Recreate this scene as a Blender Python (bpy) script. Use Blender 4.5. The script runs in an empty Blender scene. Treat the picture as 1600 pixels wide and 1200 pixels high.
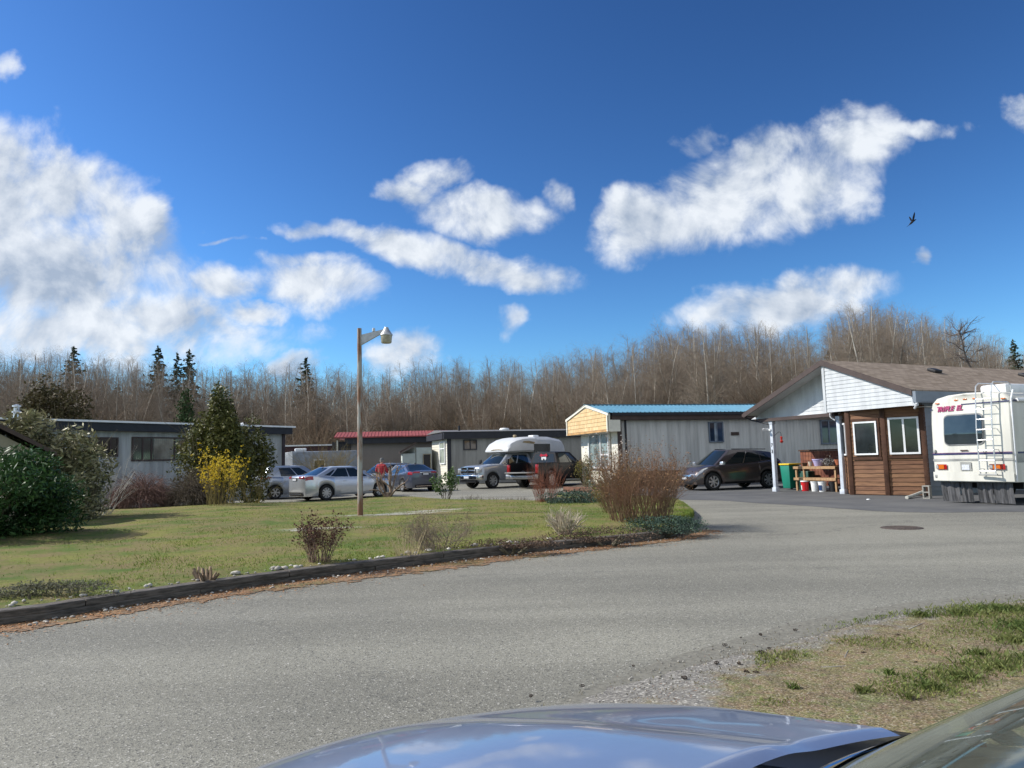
import bpy, bmesh, math, random
import numpy as np
from mathutils import Vector, Matrix
R = math.radians
scene = bpy.context.scene
COL = scene.collection
# ------------------------------------------------------------------ camera
FPX, CH, YH, ROLL = 1155.0, 1.5, 719.0, R(1.5)      # focal length in pixels of the 1600 px wide photo, eye height, horizon row, tilt
PITCH = math.atan((YH-600)*math.cos(ROLL)/FPX)
FW = np.array([0, math.cos(PITCH), math.sin(PITCH)])
_u = np.array([0, -math.sin(PITCH), math.cos(PITCH)]); _r = np.array([1., 0, 0])
RT = _r*math.cos(ROLL)-_u*math.sin(ROLL); UP = _u*math.cos(ROLL)+_r*math.sin(ROLL)
CP = np.array([0, 0, CH])
cam_d = bpy.data.cameras.new('camera'); cam = bpy.data.objects.new('camera', cam_d); COL.objects.link(cam)
cam_d.sensor_width = 36; cam_d.lens = 36*FPX/1600; cam_d.clip_end = 3000; cam_d.clip_start = 0.03
mm = Matrix(((RT[0], UP[0], -FW[0], 0), (RT[1], UP[1], -FW[1], 0), (RT[2], UP[2], -FW[2], CH), (0, 0, 0, 1)))
cam.matrix_world = mm
scene.camera = cam

def ray(px, py): return FW*FPX+RT*(px-800)-UP*(py-600)
def G(px, py, z=0.0):                      # photo pixel -> point on the level z
    d = ray(px, py); return CP+d*((z-CH)/d[2])
def D(px, py, Y):                          # photo pixel -> point at distance Y
    d = ray(px, py); return CP+d*(Y/d[1])
def PL(px, py, p, n):
    d = ray(px, py); n = np.array(n); return CP+d*(np.dot(np.array(p)-CP, n)/np.dot(d, n))
def HOR(px): return YH-(px-800)*math.tan(ROLL)
def X_at(px, Y): return (px-800)/FPX*Y     # lateral place of a column at distance Y
def Z_at(px, py, Y): return CH+(HOR(px)-py)/FPX*Y

# ------------------------------------------------------------------ light
SUN_AZ = math.atan2(0.13, -0.985); SUN_EL = R(38)     # towards the sun: left and a little behind the buildings
sv = Vector((math.cos(SUN_AZ)*math.cos(SUN_EL), math.sin(SUN_AZ)*math.cos(SUN_EL), math.sin(SUN_EL)))
sd = bpy.data.lights.new('sun', 'SUN'); so = bpy.data.objects.new('sun', sd); COL.objects.link(so)
sd.energy = 5.0; sd.angle = R(0.5); sd.color = (1.0, 0.95, 0.87)
so.rotation_euler = (-sv).to_track_quat('-Z', 'Y').to_euler(); so.location = (0, 0, 60)
scene.view_settings.view_transform = 'Standard'; scene.view_settings.look = 'None'
scene.view_settings.exposure = 0.25; scene.view_settings.gamma = 1
SKY_STRENGTH = 0.085

class NT:                                   # a little node-writing helper
    def __init__(s, tree): s.t = tree; s.n = tree.nodes; s.l = tree.links
    def node(s, typ, **k):
        n = s.n.new(typ)
        for a, b in k.items(): setattr(n, a, b)
        return n
    def put(s, sock, v):
        if hasattr(v, 'is_linked') or isinstance(v, bpy.types.NodeSocket): s.l.new(v, sock)
        else: sock.default_value = v
    def math(s, op, a, b=None, c=None, clamp=False):
        n = s.node('ShaderNodeMath', operation=op, use_clamp=clamp); s.put(n.inputs[0], a)
        if b is not None: s.put(n.inputs[1], b)
        if c is not None: s.put(n.inputs[2], c)
        return n.outputs[0]
    def vmath(s, op, a, b=None, c=None):
        n = s.node('ShaderNodeVectorMath', operation=op); s.put(n.inputs[0], a)
        if b is not None: s.put(n.inputs[1], b)
        if c is not None: s.put(n.inputs[2], c)
        return n.outputs['Value'] if op in ('LENGTH', 'DOT_PRODUCT', 'DISTANCE') else n.outputs[0]
    def mix(s, f, a, b):
        n = s.node('ShaderNodeMix', data_type='RGBA'); s.put(n.inputs[0], f); s.put(n.inputs[6], a); s.put(n.inputs[7], b); return n.outputs[2]
    def sstep(s, v, a, b):
        n = s.node('ShaderNodeMapRange', interpolation_type='SMOOTHSTEP'); s.put(n.inputs[0], v); n.inputs[1].default_value = a; n.inputs[2].default_value = b; return n.outputs[0]
    def noise(s, vec, scale, detail=4, rough=.55, dist=0., out=0):
        n = s.node('ShaderNodeTexNoise'); s.put(n.inputs['Vector'], vec); n.inputs['Scale'].default_value = scale
        n.inputs['Detail'].default_value = detail; n.inputs['Roughness'].default_value = rough; n.inputs['Distortion'].default_value = dist
        return n.outputs[out]

world = bpy.data.worlds.new('World'); scene.world = world; world.use_nodes = True
w = NT(world.node_tree); w.n.clear()
sky = w.node('ShaderNodeTexSky', sky_type='NISHITA'); sky.sun_disc = False; sky.sun_elevation = SUN_EL; sky.sun_rotation = math.atan2(sv.x, sv.y)
sky.air_density = 1.0; sky.dust_density = 0.35; sky.ozone_density = 2.2
tc = w.node('ShaderNodeTexCoord'); dr = tc.outputs['Generated']
sep = w.node('ShaderNodeSeparateXYZ'); w.l.new(dr, sep.inputs[0])
yy = w.math('MAXIMUM', sep.outputs[1], 0.05)
cu = w.math('DIVIDE', sep.outputs[0], yy); cv = w.math('DIVIDE', sep.outputs[2], yy)
cmb = w.node('ShaderNodeCombineXYZ'); w.l.new(cu, cmb.inputs[0]); w.l.new(cv, cmb.inputs[1]); P2 = cmb.outputs[0]
wn = w.noise(P2, 5.5, 5, .6, 0, 1)
warp = w.vmath('MULTIPLY', w.vmath('SUBTRACT', wn, (0.5, 0.5, 0.5)), (0.15, 0.10, 0.0))
Q = w.vmath('ADD', P2, warp)
# clouds, placed by direction: (column, row, half width, half height, tilt, strength)
CLOUDS = [(-60, 330, 210, 130, 0, 1.25), (100, 300, 135, 75, 20, 1.1), (60, 420, 230, 95, 0, 1.2), (205, 350, 75, 60, 25, .9), (120, 505, 280, 55, 6, .95), (300, 510, 130, 22, 8, .6),
 (352, 452, 46, 30, 0, .85), (490, 450, 90, 36, 8, .95), (405, 494, 46, 17, 0, .9), (475, 415, 60, 14, 5, .5),
 (676, 284, 50, 24, 0, .8), (632, 305, 34, 18, 30, .6), (745, 335, 100, 36, 6, .9), (865, 305, 20, 26, 0, .45),
 (640, 388, 85, 30, 12, .9), (765, 418, 130, 30, 13, 1.0), (690, 395, 60, 22, 10, .8), (480, 362, 40, 13, 10, .6), (555, 372, 50, 20, 20, .6),
 (1000, 345, 85, 55, -25, 1.05), (1130, 300, 150, 68, -22, 1.15), (1180, 245, 62, 44, -20, 1.0), (1270, 300, 100, 62, -10, .95), (1330, 225, 95, 58, -10, 1.0), (1430, 212, 62, 17, 5, .8),
 (1215, 478, 150, 40, -5, 1.1), (1325, 460, 42, 36, 0, .9), (1120, 492, 60, 28, 0, .8),
 (800, 503, 24, 20, -20, .62), (645, 552, 48, 32, 0, 1.0), (465, 568, 46, 20, -10, .9), (1440, 400, 22, 15, 0, .62), (1592, 175, 36, 22, 0, .6), (370, 383, 32, 6, 0, .5), (20, 92, 26, 20, 0, .45), (1100, 215, 30, 22, 0, .45)]
fld = None
for (px, py, rx, ry, tl, st) in CLOUDS:
    st += .12; rx *= 1.05; ry *= 1.05; d = ray(px, py); c0 = (d[0]/d[1], d[2]/d[1], 0)
    a = R(-tl)+ROLL
    mp = w.node('ShaderNodeMapping', vector_type='TEXTURE'); w.l.new(Q, mp.inputs[0])
    mp.inputs['Location'].default_value = c0; mp.inputs['Rotation'].default_value = (0, 0, a)
    mp.inputs['Scale'].default_value = (rx/FPX*1.12, ry/FPX*1.12, 1)
    ln = w.vmath('LENGTH', mp.outputs[0])
    v = w.math('MULTIPLY', w.math('SUBTRACT', 1.0, w.math('MULTIPLY', ln, ln)), st)
    if fld is None: fld = v
    else: fld = w.math('SMOOTH_MAX', fld, v, 0.12)
front = w.sstep(sep.outputs[1], 0.06, 0.2)
mpo = w.node('ShaderNodeMapping'); w.l.new(P2, mpo.inputs[0]); mpo.inputs['Location'].default_value = (-0.028, 0.036, 0)
n1 = w.noise(P2, 9, 10, .66, .35); n2 = w.noise(mpo.outputs[0], 9, 6, .6, .35)
def billow(vec, sc):
    v_ = w.node('ShaderNodeTexVoronoi', feature='SMOOTH_F1'); v_.inputs['Scale'].default_value = sc; v_.inputs['Smoothness'].default_value = .35; w.l.new(vec, v_.inputs[0]); return w.math('SUBTRACT', 1.0, v_.outputs['Distance'])
PW = w.vmath('ADD', P2, w.vmath('MULTIPLY', w.vmath('SUBTRACT', w.noise(P2, 22, 4, .6, 0, 1), (.5, .5, .5)), (.03, .03, 0)))
PO = w.vmath('ADD', PW, (-.012, .016, 0))
bl1 = w.math('ADD', w.math('MULTIPLY', billow(PW, 17), .62), w.math('MULTIPLY', billow(PW, 39), .38)); bl2 = w.math('ADD', w.math('MULTIPLY', billow(PO, 17), .62), w.math('MULTIPLY', billow(PO, 39), .38))
n3 = w.noise(P2, 2.6, 4, .5)
dens = w.math('ADD', fld, w.math('MULTIPLY', w.math('SUBTRACT', n1, .52), 2.5)); dens = w.math('ADD', dens, w.math('MULTIPLY', w.math('SUBTRACT', bl1, .58), 1.1))
dens = w.math('ADD', dens, w.math('MULTIPLY', w.math('SUBTRACT', n3, .5), .8))
alpha = w.math('MULTIPLY', w.sstep(dens, -0.45, 0.95), front)
alpha = w.math('MULTIPLY', alpha, 0.97)
lit = w.math('ADD', .62, w.math('MULTIPLY', w.math('SUBTRACT', n1, n2), 2.6)); lit = w.math('ADD', lit, w.math('MULTIPLY', w.math('SUBTRACT', bl1, bl2), .9))
mpl = w.node('ShaderNodeMapping'); w.l.new(P2, mpl.inputs[0]); mpl.inputs['Location'].default_value = (-.05, .09, 0)
lit = w.math('ADD', lit, w.math('MULTIPLY', w.math('SUBTRACT', w.noise(P2, 4.2, 3, .5), w.noise(mpl.outputs[0], 4.2, 3, .5)), 1.3))
lit = w.math('SUBTRACT', lit, w.math('MULTIPLY', w.sstep(dens, .55, 1.9), .26), clamp=True)
ccol = w.mix(lit, (0.34, 0.41, 0.52, 1), (0.74, 0.78, 0.83, 1))
skm = w.vmath('MULTIPLY', sky.outputs[0], (SKY_STRENGTH*0.80, SKY_STRENGTH*0.98, SKY_STRENGTH*1.18))
gmm = w.node('ShaderNodeGamma'); w.l.new(skm, gmm.inputs[0]); gmm.inputs[1].default_value = 1.6
skm = w.vmath('MULTIPLY', gmm.outputs[0], (2.05, 2.12, 1.84))
nb_ = w.noise(dr, 2.3, 6, .6); back = w.math('MULTIPLY', w.sstep(nb_, .40, .58), w.math('MULTIPLY', w.sstep(sep.outputs[1], 0.0, -.25), w.sstep(sep.outputs[2], .03, .15)))  # bright clouds added behind the camera, out of view, as neutral fill light
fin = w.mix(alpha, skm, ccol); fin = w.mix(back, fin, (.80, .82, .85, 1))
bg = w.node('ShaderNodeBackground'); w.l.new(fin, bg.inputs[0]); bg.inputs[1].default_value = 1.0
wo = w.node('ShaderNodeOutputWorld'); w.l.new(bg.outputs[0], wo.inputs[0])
world.cycles.sampling_method = 'MANUAL'; world.cycles.sample_map_resolution = 512

# ------------------------------------------------------------------ materials
MATS = {}
def mat(name, col, rough=.7, var=.18, scale=3., metal=0., bump=0., bscale=40., spec=.4, coat=0., stretch=None, island=0., col2=None, sheen=None):
    if name in MATS: return MATS[name]
    m = bpy.data.materials.new(name); m.use_nodes = True; t = NT(m.node_tree); b = t.n['Principled BSDF']
    MATS[name] = m
    b.inputs['Roughness'].default_value = rough; b.inputs['Metallic'].default_value = metal
    b.inputs['Specular IOR Level'].default_value = spec; b.inputs['Coat Weight'].default_value = coat; b.inputs['Coat Roughness'].default_value = .04
    tcn = t.node('ShaderNodeTexCoord'); vec = tcn.outputs['Object']
    if stretch:
        mp = t.node('ShaderNodeMapping'); t.l.new(vec, mp.inputs[0]); mp.inputs['Scale'].default_value = stretch; vec = mp.outputs[0]
    c2 = col2 if col2 else tuple(max(0, x*(1-2*var)) for x in col)
    base = (*col, 1)
    if var > 0 or col2:
        n = t.noise(vec, scale, 5, .6); f = t.sstep(n, .32, .72)
        base = t.mix(f, (*[min(1, x*(1+var*.6)) for x in col], 1), (*c2, 1))
    if island > 0:
        g = t.node('ShaderNodeNewGeometry')
        hs = t.node('ShaderNodeHueSaturation'); t.put(hs.inputs['Color'], base)
        t.put(hs.inputs['Value'], t.math('MULTIPLY_ADD', g.outputs['Random Per Island'], 2*island, 1-island))
        t.put(hs.inputs['Hue'], t.math('MULTIPLY_ADD', g.outputs['Random Per Island'], .05*island, .5-.025*island))
        base = hs.outputs[0]
    t.put(b.inputs['Base Color'], base)
    if bump > 0:
        bn = t.node('ShaderNodeBump'); bn.inputs['Strength'].default_value = bump; bn.inputs['Distance'].default_value = .02
        t.l.new(t.noise(vec, bscale, 5, .65), bn.inputs['Height']); t.l.new(bn.outputs[0], b.inputs['Normal'])
    return m

def leafmat(name, col, col2, rough=.45, trans=.25, island=.45):
    if name in MATS: return MATS[name]
    m = bpy.data.materials.new(name); m.use_nodes = True; t = NT(m.node_tree); b = t.n['Principled BSDF']; MATS[name] = m
    g = t.node('ShaderNodeNewGeometry'); rr = g.outputs['Random Per Island']
    tcn = t.node('ShaderNodeTexCoord')
    n = t.noise(tcn.outputs['Object'], 1.7, 3, .5)
    f = t.math('ADD', t.math('MULTIPLY', rr, .6), t.math('MULTIPLY', t.sstep(n, .35, .65), .5), clamp=True)
    base = t.mix(f, (*col, 1), (*col2, 1))
    hs = t.node('ShaderNodeHueSaturation'); t.put(hs.inputs['Color'], base)
    wn_ = t.node('ShaderNodeTexWhiteNoise', noise_dimensions='1D'); t.put(wn_.inputs['W'], rr)
    t.put(hs.inputs['Value'], t.math('MULTIPLY_ADD', wn_.outputs[0], 2*island, 1-island))
    t.l.new(hs.outputs[0], b.inputs['Base Color']); b.inputs['Roughness'].default_value = max(rough, .5); b.inputs['Specular IOR Level'].default_value = .22
    if trans > 0:
        tr = t.node('ShaderNodeBsdfTranslucent'); t.l.new(hs.outputs[0], tr.inputs[0])
        ms = t.node('ShaderNodeMixShader'); ms.inputs[0].default_value = trans
        t.l.new(b.outputs[0], ms.inputs[1]); t.l.new(tr.outputs[0], ms.inputs[2])
        t.l.new(ms.outputs[0], t.n['Material Output'].inputs['Surface'])
    return m

def paint(name, col, metal=.6, rough=.32):
    return mat(name, col, rough=rough, var=.03, scale=8, metal=metal, coat=1.0, spec=.5)
def glassmat(name='vehicle_glass', col=(.012, .018, .02), rough=.03):
    return mat(name, col, rough=rough, var=0.0, spec=.6, coat=.3)
def winmat(name, col, rough=.06):
    return mat(name, col, rough=rough, var=.35, scale=.9, spec=.6)

M_black = mat('black_plastic', (.015, .015, .017), .55, .1)
M_rubber = mat('rubber', (.018, .018, .018), .85, .2, 12)
M_chrome = mat('chrome', (.75, .75, .75), .15, .05, metal=1.)
M_alloy = mat('alloy', (.50, .51, .52), .35, .05, metal=.7)
M_red = mat('red_lens', (.32, .008, .01), .15, .1, coat=.8)
M_amber = mat('amber_lens', (.55, .13, .01), .2, .1, coat=.8)
M_lens = mat('clear_lens', (.55, .57, .58), .12, .2, 12, metal=.4, coat=1.)
M_white = mat('white_trim', (.76, .77, .78), .5, .06)
M_plate = mat('plate_white', (.62, .64, .68), .4, .2, 60)
M_pane = winmat('window_pane', (.025, .032, .036))
M_glass = glassmat()

# ------------------------------------------------------------------ mesh helpers
class MB:
    def __init__(s): s.v = []; s.f = []
    def add(s, vs, fs):
        o = len(s.v); s.v += [tuple(map(float, p)) for p in vs]; s.f += [tuple(i+o for i in f) for f in fs]; return s
    def box(s, c, d, rz=0., rx=0., ry=0.):
        m = Matrix.Rotation(rz, 3, 'Z') @ Matrix.Rotation(ry, 3, 'Y') @ Matrix.Rotation(rx, 3, 'X')
        vs = [Vector(c)+m @ Vector((d[0]/2*i, d[1]/2*j, d[2]/2*k)) for i in (-1, 1) for j in (-1, 1) for k in (-1, 1)]
        return s.add(vs, [(0, 1, 3, 2), (4, 6, 7, 5), (0, 4, 5, 1), (2, 3, 7, 6), (0, 2, 6, 4), (1, 5, 7, 3)])
    def b2(s, a, b):                      # box from min/max corner
        return s.box([(x+y)/2 for x, y in zip(a, b)], [abs(y-x) for x, y in zip(a, b)])
    def tube(s, p0, p1, r0, r1=None, n=8, caps=True):
        r1 = r0 if r1 is None else r1; p0 = Vector(p0); p1 = Vector(p1); z = (p1-p0).normalized()
        x = z.orthogonal().normalized(); y = z.cross(x)
        vs = [p+(x*math.cos(2*math.pi*i/n)+y*math.sin(2*math.pi*i/n))*r for p, r in ((p0, r0), (p1, r1)) for i in range(n)]
        fs = [(i, (i+1) % n, n+(i+1) % n, n+i) for i in range(n)]
        if caps: fs += [tuple(range(n-1, -1, -1)), tuple(range(n, 2*n))]
        return s.add(vs, fs)
    def path(s, pts, r, n=8):
        for a, b in zip(pts[:-1], pts[1:]): s.tube(a, b, r, r, n)
        return s
    def lathe(s, prof, c=(0, 0, 0), n=20, axis='Z', a0=0., a1=2*math.pi):
        full = abs(a1-a0-2*math.pi) < 1e-6; k = n if full else n+1; vs = []
        for i in range(k):
            a = a0+(a1-a0)*i/n
            for (r, z) in prof:
                p = (r*math.cos(a), r*math.sin(a), z)
                if axis == 'Y': p = (p[0], p[2], p[1])
                if axis == 'X': p = (p[2], p[0], p[1])
                vs.append((p[0]+c[0], p[1]+c[1], p[2]+c[2]))
        m = len(prof); fs = []
        for i in range(n):
            j = (i+1) % k
            for q in range(m-1): fs.append((i*m+q, j*m+q, j*m+q+1, i*m+q+1))
        return s.add(vs, fs)
    def prism(s, poly, axis='Y', t0=0., t1=.1):     # polygon (a,b) extruded along an axis
        n = len(poly)
        def P(a, b, t): return {'Y': (a, t, b), 'X': (t, a, b), 'Z': (a, b, t)}[axis]
        vs = [P(a, b, t0) for a, b in poly]+[P(a, b, t1) for a, b in poly]
        return s.add(vs, [tuple(range(n)), tuple(range(2*n-1, n-1, -1))]+[(i, i+n, (i+1) % n+n, (i+1) % n) for i in range(n)])
    def build(s, name, m, parent=None, smooth=False, bevel=0., sharp=35, loc=None, rz=0.):
        me = bpy.data.meshes.new(name); me.from_pydata(s.v, [], s.f); me.validate()
        bm = bmesh.new(); bm.from_mesh(me); bmesh.ops.recalc_face_normals(bm, faces=bm.faces)
        if bevel > 0:
            ed = [e for e in bm.edges if e.is_manifold and e.calc_face_angle(0) > .6]
            bmesh.ops.bevel(bm, geom=ed, offset=bevel, segments=2, affect='EDGES', profile=.5, clamp_overlap=True)
        bm.to_mesh(me); bm.free()
        if smooth or bevel > 0:
            me.shade_smooth(); me.set_sharp_from_angle(angle=R(sharp))
        me.materials.append(m)
        o = bpy.data.objects.new(name, me); COL.objects.link(o)
        if parent: o.parent = parent
        if loc is not None: o.location = loc
        o.rotation_euler.z = rz
        return o

def raw(name, verts, faces, m, parent=None, smooth=False):
    me = bpy.data.meshes.new(name); verts = np.asarray(verts, dtype=np.float32); faces = np.asarray(faces, dtype=np.int32)
    me.vertices.add(len(verts)); me.vertices.foreach_set('co', verts.ravel())
    k = faces.shape[1]; me.loops.add(faces.size); me.loops.foreach_set('vertex_index', faces.ravel())
    me.polygons.add(len(faces)); me.polygons.foreach_set('loop_start', np.arange(0, faces.size, k, dtype=np.int32))
    me.polygons.foreach_set('loop_total', np.full(len(faces), k, dtype=np.int32))
    me.update(); me.validate()
    if smooth: me.shade_smooth()
    me.materials.append(m); o = bpy.data.objects.new(name, me); COL.objects.link(o)
    if parent: o.parent = parent
    return o

def tag(o, label=None, cat=None, group=None, kind=None):
    if label: o['label'] = label
    if cat: o['category'] = cat
    if group: o['group'] = group
    if kind: o['kind'] = kind
    return o
def thing(name, label, cat, loc=(0, 0, 0), rz=0., group=None):
    o = bpy.data.objects.new(name, None); COL.objects.link(o); o.empty_display_size = .2
    o.location = tuple(map(float, loc)); o.rotation_euler.z = rz
    return tag(o, label, cat, group)
def copy_tree(o, parent=None):
    c = o.copy(); COL.objects.link(c)
    if parent: c.parent = parent
    for ch in list(o.children): copy_tree(ch, c)
    return c
def struct(o, label=None):
    o['kind'] = 'structure'
    if label: o['label'] = label
    return o

# twigs: many thin three-sided segments in one array
class Twigs:
    def __init__(s, seed=0): s.a = []; s.b = []; s.ra = []; s.rb = []; s.rng = np.random.default_rng(seed)
    def seg(s, p, q, r0, r1): s.a.append(p); s.b.append(q); s.ra.append(r0); s.rb.append(r1)
    def mesh(s):
        A = np.array(s.a); B = np.array(s.b); ra = np.array(s.ra)[:, None, None]; rb = np.array(s.rb)[:, None, None]
        d = B-A; d /= (np.linalg.norm(d, axis=1, keepdims=True)+1e-9)
        h = np.where(np.abs(d[:, 2:3]) < .9, np.array([[0, 0, 1.]]), np.array([[1., 0, 0]]))
        x = np.cross(d, h); x /= (np.linalg.norm(x, axis=1, keepdims=True)+1e-9); y = np.cross(d, x)
        ang = np.array([0, 2.0944, 4.18879]); off = x[:, None, :]*np.cos(ang)[None, :, None]+y[:, None, :]*np.sin(ang)[None, :, None]
        V = np.concatenate([A[:, None, :]+off*ra, B[:, None, :]+off*rb], axis=1).reshape(-1, 3)
        n = len(A); base = (np.arange(n)*6)[:, None, None]
        F = (np.array([[0, 1, 4, 3], [1, 2, 5, 4], [2, 0, 3, 5]])[None]+base).reshape(-1, 4)
        return V, F
    def branch(s, p, d, L, r, depth, segs=4, wob=.15, up=.05, kids=5, kang=.7, kl=.5, k0=.25, rend=.3):
        rng = s.rng; p = np.array(p, float); d = np.array(d, float); d /= np.linalg.norm(d); pts = [p]; st = L/segs
        for i in range(segs):
            d = d+rng.normal(0, wob, 3)+np.array([0, 0, up]); d /= np.linalg.norm(d)
            q = p+d*st; f0 = 1-(1-rend)*i/segs; f1 = 1-(1-rend)*(i+1)/segs
            s.seg(p, q, r*f0, r*f1); p = q; pts.append(p)
        if depth > 0:
            for k in range(kids):
                t = k0+(1-k0)*(k+rng.random())/kids; fi = min(t*segs, segs-1e-3); i = int(fi); b = pts[i]+(pts[i+1]-pts[i])*(fi-i)
                ax = pts[i+1]-pts[i]; ax /= np.linalg.norm(ax)
                rv = rng.normal(0, 1, 3); rv -= ax*np.dot(rv, ax); rv /= np.linalg.norm(rv)
                ang = kang*(.7+.6*rng.random()); nd = ax*math.cos(ang)+rv*math.sin(ang)
                s.branch(b, nd, L*kl*(1.15-.55*t)*(.7+.6*rng.random()), r*.5*(1-.45*t), depth-1, max(2, segs-1), wob*1.15, up, max(2, int(kids*.75)), kang, kl, .15, rend)

def leaves(rng, C, N, size, aspect=.5, up=.3, fold=True):
    """N small pointed leaves at the centres C (N,3); returns verts, quads"""
    n = len(C); d = rng.normal(0, 1, (n, 3)); d[:, 2] = d[:, 2]*.7+up; d /= np.linalg.norm(d, axis=1, keepdims=True)
    r = rng.normal(0, 1, (n, 3)); x = np.cross(d, r); x /= np.linalg.norm(x, axis=1, keepdims=True)
    L = size*(.6+.8*rng.random((n, 1))); W = L*aspect*.5
    V = np.stack([C-d*L*.5, C+x*W, C+d*L*.5, C-x*W], axis=1).reshape(-1, 3)
    F = (np.arange(n)*4)[:, None]+np.array([[0, 1, 2, 3]])
    return V, F
def blob_points(rng, n, c, r, lumps=14, shell=.55, flat=True, seedlump=None):
    """points spread through lumpy ellipsoid clumps"""
    c = np.array(c, float); r = np.array(r, float); lr = rng.normal(0, 1, (lumps, 3)); lr /= np.linalg.norm(lr, axis=1, keepdims=True)
    if flat: lr[:, 2] = np.abs(lr[:, 2])*1.0-.15
    lc = lr*(.45+.35*rng.random((lumps, 1))); ls = .28+.2*rng.random(lumps)
    k = rng.integers(0, lumps, n); d = rng.normal(0, 1, (n, 3)); d /= np.linalg.norm(d, axis=1, keepdims=True)
    ls = ls*1.12
    rad = (shell+(1-shell)*rng.random((n, 1)))*ls[k][:, None]
    p = lc[k]+d*rad
    return c+p*r

exec_order = []
# ================================================================== GROUND
def smooth_curve(pts, n):
    pts = [np.array(p, float) for p in pts]; P = [2*pts[0]-pts[1]]+pts+[2*pts[-1]-pts[-2]]; out = []
    m = len(pts)-1
    for k in range(n+1):
        t = k/n*m; i = min(int(t), m-1); u = t-i; a, b, c, d = P[i], P[i+1], P[i+2], P[i+3]
        out.append(.5*((2*b)+(-a+c)*u+(2*a-5*b+4*c-d)*u*u+(-a+3*b-3*c+d)*u**3))
    return np.array(out)
rng0 = np.random.default_rng(5)
# one big sheet to the horizon
gm = bpy.data.materials.new('ground_soil'); gm.use_nodes = True; t = NT(gm.node_tree); b = t.n['Principled BSDF']
oc = t.node('ShaderNodeTexCoord').outputs['Object']
f = t.sstep(t.noise(oc, .25, 6, .6), .4, .6)
t.put(b.inputs['Base Color'], t.mix(f, (.055, .07, .022, 1), (.11, .08, .05, 1))); b.inputs['Roughness'].default_value = .95
mb = MB(); mb.add([(-900, -300, -.03), (900, -300, -.03), (900, 1500, -.03), (-900, 1500, -.03)], [(0, 1, 2, 3)])
struct(mb.build('ground', gm))

# asphalt
am = bpy.data.materials.new('asphalt_road'); am.use_nodes = True; t = NT(am.node_tree); b = t.n['Principled BSDF']
oc = t.node('ShaderNodeTexCoord').outputs['Object']
big = t.sstep(t.noise(oc, .22, 5, .55), .3, .7)
mp = t.node('ShaderNodeMapping'); t.l.new(oc, mp.inputs[0]); mp.inputs['Rotation'].default_value = (0, 0, R(-32)); mp.inputs['Scale'].default_value = (.12, .9, 1)
trk = t.sstep(t.noise(mp.outputs[0], 1.0, 3, .5), .35, .65)
c = t.mix(big, (.176, .170, .141, 1), (.230, .221, .180, 1)); 
hs = t.node('ShaderNodeHueSaturation'); t.put(hs.inputs['Color'], c); t.put(hs.inputs['Value'], t.math('MULTIPLY_ADD', trk, .22, .9)); c = hs.outputs[0]
vo = t.node('ShaderNodeTexVoronoi'); t.l.new(oc, vo.inputs[0]); vo.inputs['Scale'].default_value = 95
sp = t.node('ShaderNodeSeparateColor'); t.l.new(vo.outputs['Color'], sp.inputs[0])
st = t.math('MULTIPLY_ADD', sp.outputs[0], .5, .74)
hs2 = t.node('ShaderNodeHueSaturation'); t.put(hs2.inputs['Color'], c); t.put(hs2.inputs['Value'], st); c = hs2.outputs[0]
chip = t.math('GREATER_THAN', sp.outputs[1], .955); c = t.mix(t.math('MULTIPLY', chip, .55), c, (.50, .48, .43, 1))
dk = t.math('LESS_THAN', sp.outputs[2], .06); c = t.mix(t.math('MULTIPLY', dk, .6), c, (.03, .03, .03, 1))
# a few hairline cracks
vc = t.node('ShaderNodeTexVoronoi', feature='DISTANCE_TO_EDGE'); vc.inputs['Scale'].default_value = .16
wv = t.vmath('ADD', oc, t.vmath('MULTIPLY', t.noise(oc, .8, 6, .7, 0, 1), (1.6, 1.6, 0))); t.l.new(wv, vc.inputs[0])
stn = t.sstep(t.noise(oc, .9, 7, .7, .6), .60, .74); c = t.mix(t.math('MULTIPLY', stn, .28), c, (.085, .082, .075, 1)); ck = t.math('LESS_THAN', vc.outputs['Distance'], .0018); c = t.mix(t.math('MULTIPLY', ck, .35), c, (.045, .045, .043, 1))
t.put(b.inputs['Base Color'], c); b.inputs['Roughness'].default_value = .82; b.inputs['Specular IOR Level'].default_value = .35
bn = t.node('ShaderNodeBump'); bn.inputs['Strength'].default_value = .55; bn.inputs['Distance'].default_value = .006
t.l.new(vo.outputs['Distance'], bn.inputs['Height']); t.l.new(bn.outputs[0], b.inputs['Normal'])
mb = MB(); poly = [(-60, -14), (60, -14), (60, 48), (30, 54), (-2, 49), (-14, 62), (-19, 44), (-30, 34), (-60, 20)]
mb.add([(x, y, 0) for x, y in poly], [tuple(range(len(poly)))])
struct(mb.build('asphalt_road', am))
# the darker newer asphalt in front of the house on the right
dm = bpy.data.materials.new('asphalt_dark'); dm.use_nodes = True; t = NT(dm.node_tree); b = t.n['Principled BSDF']
oc = t.node('ShaderNodeTexCoord').outputs['Object']
c = t.mix(t.sstep(t.noise(oc, .6, 6, .6), .3, .7), (.072, .073, .075, 1), (.115, .115, .112, 1)); t.put(b.inputs['Base Color'], c); b.inputs['Roughness'].default_value = .85
dp = [G(*p)[:2] for p in [(1064, 781), (1120, 782), (1180, 786), (1250, 790), (1330, 796), (1400, 800), (1480, 801), (1560, 800), (1640, 800), (1760, 800)]]
dp = [tuple(p) for p in smooth_curve(dp, 30)]
dv = [(x, y, .004) for x, y in dp]+[(26, 34, .004), (16, 40, .004), (4.5, 40.0, .004), (4.6, 37, .004)]
mb = MB(); mb.add(dv, [tuple(range(len(dv)))]); struct(mb.build('driveway', dm))

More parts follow.
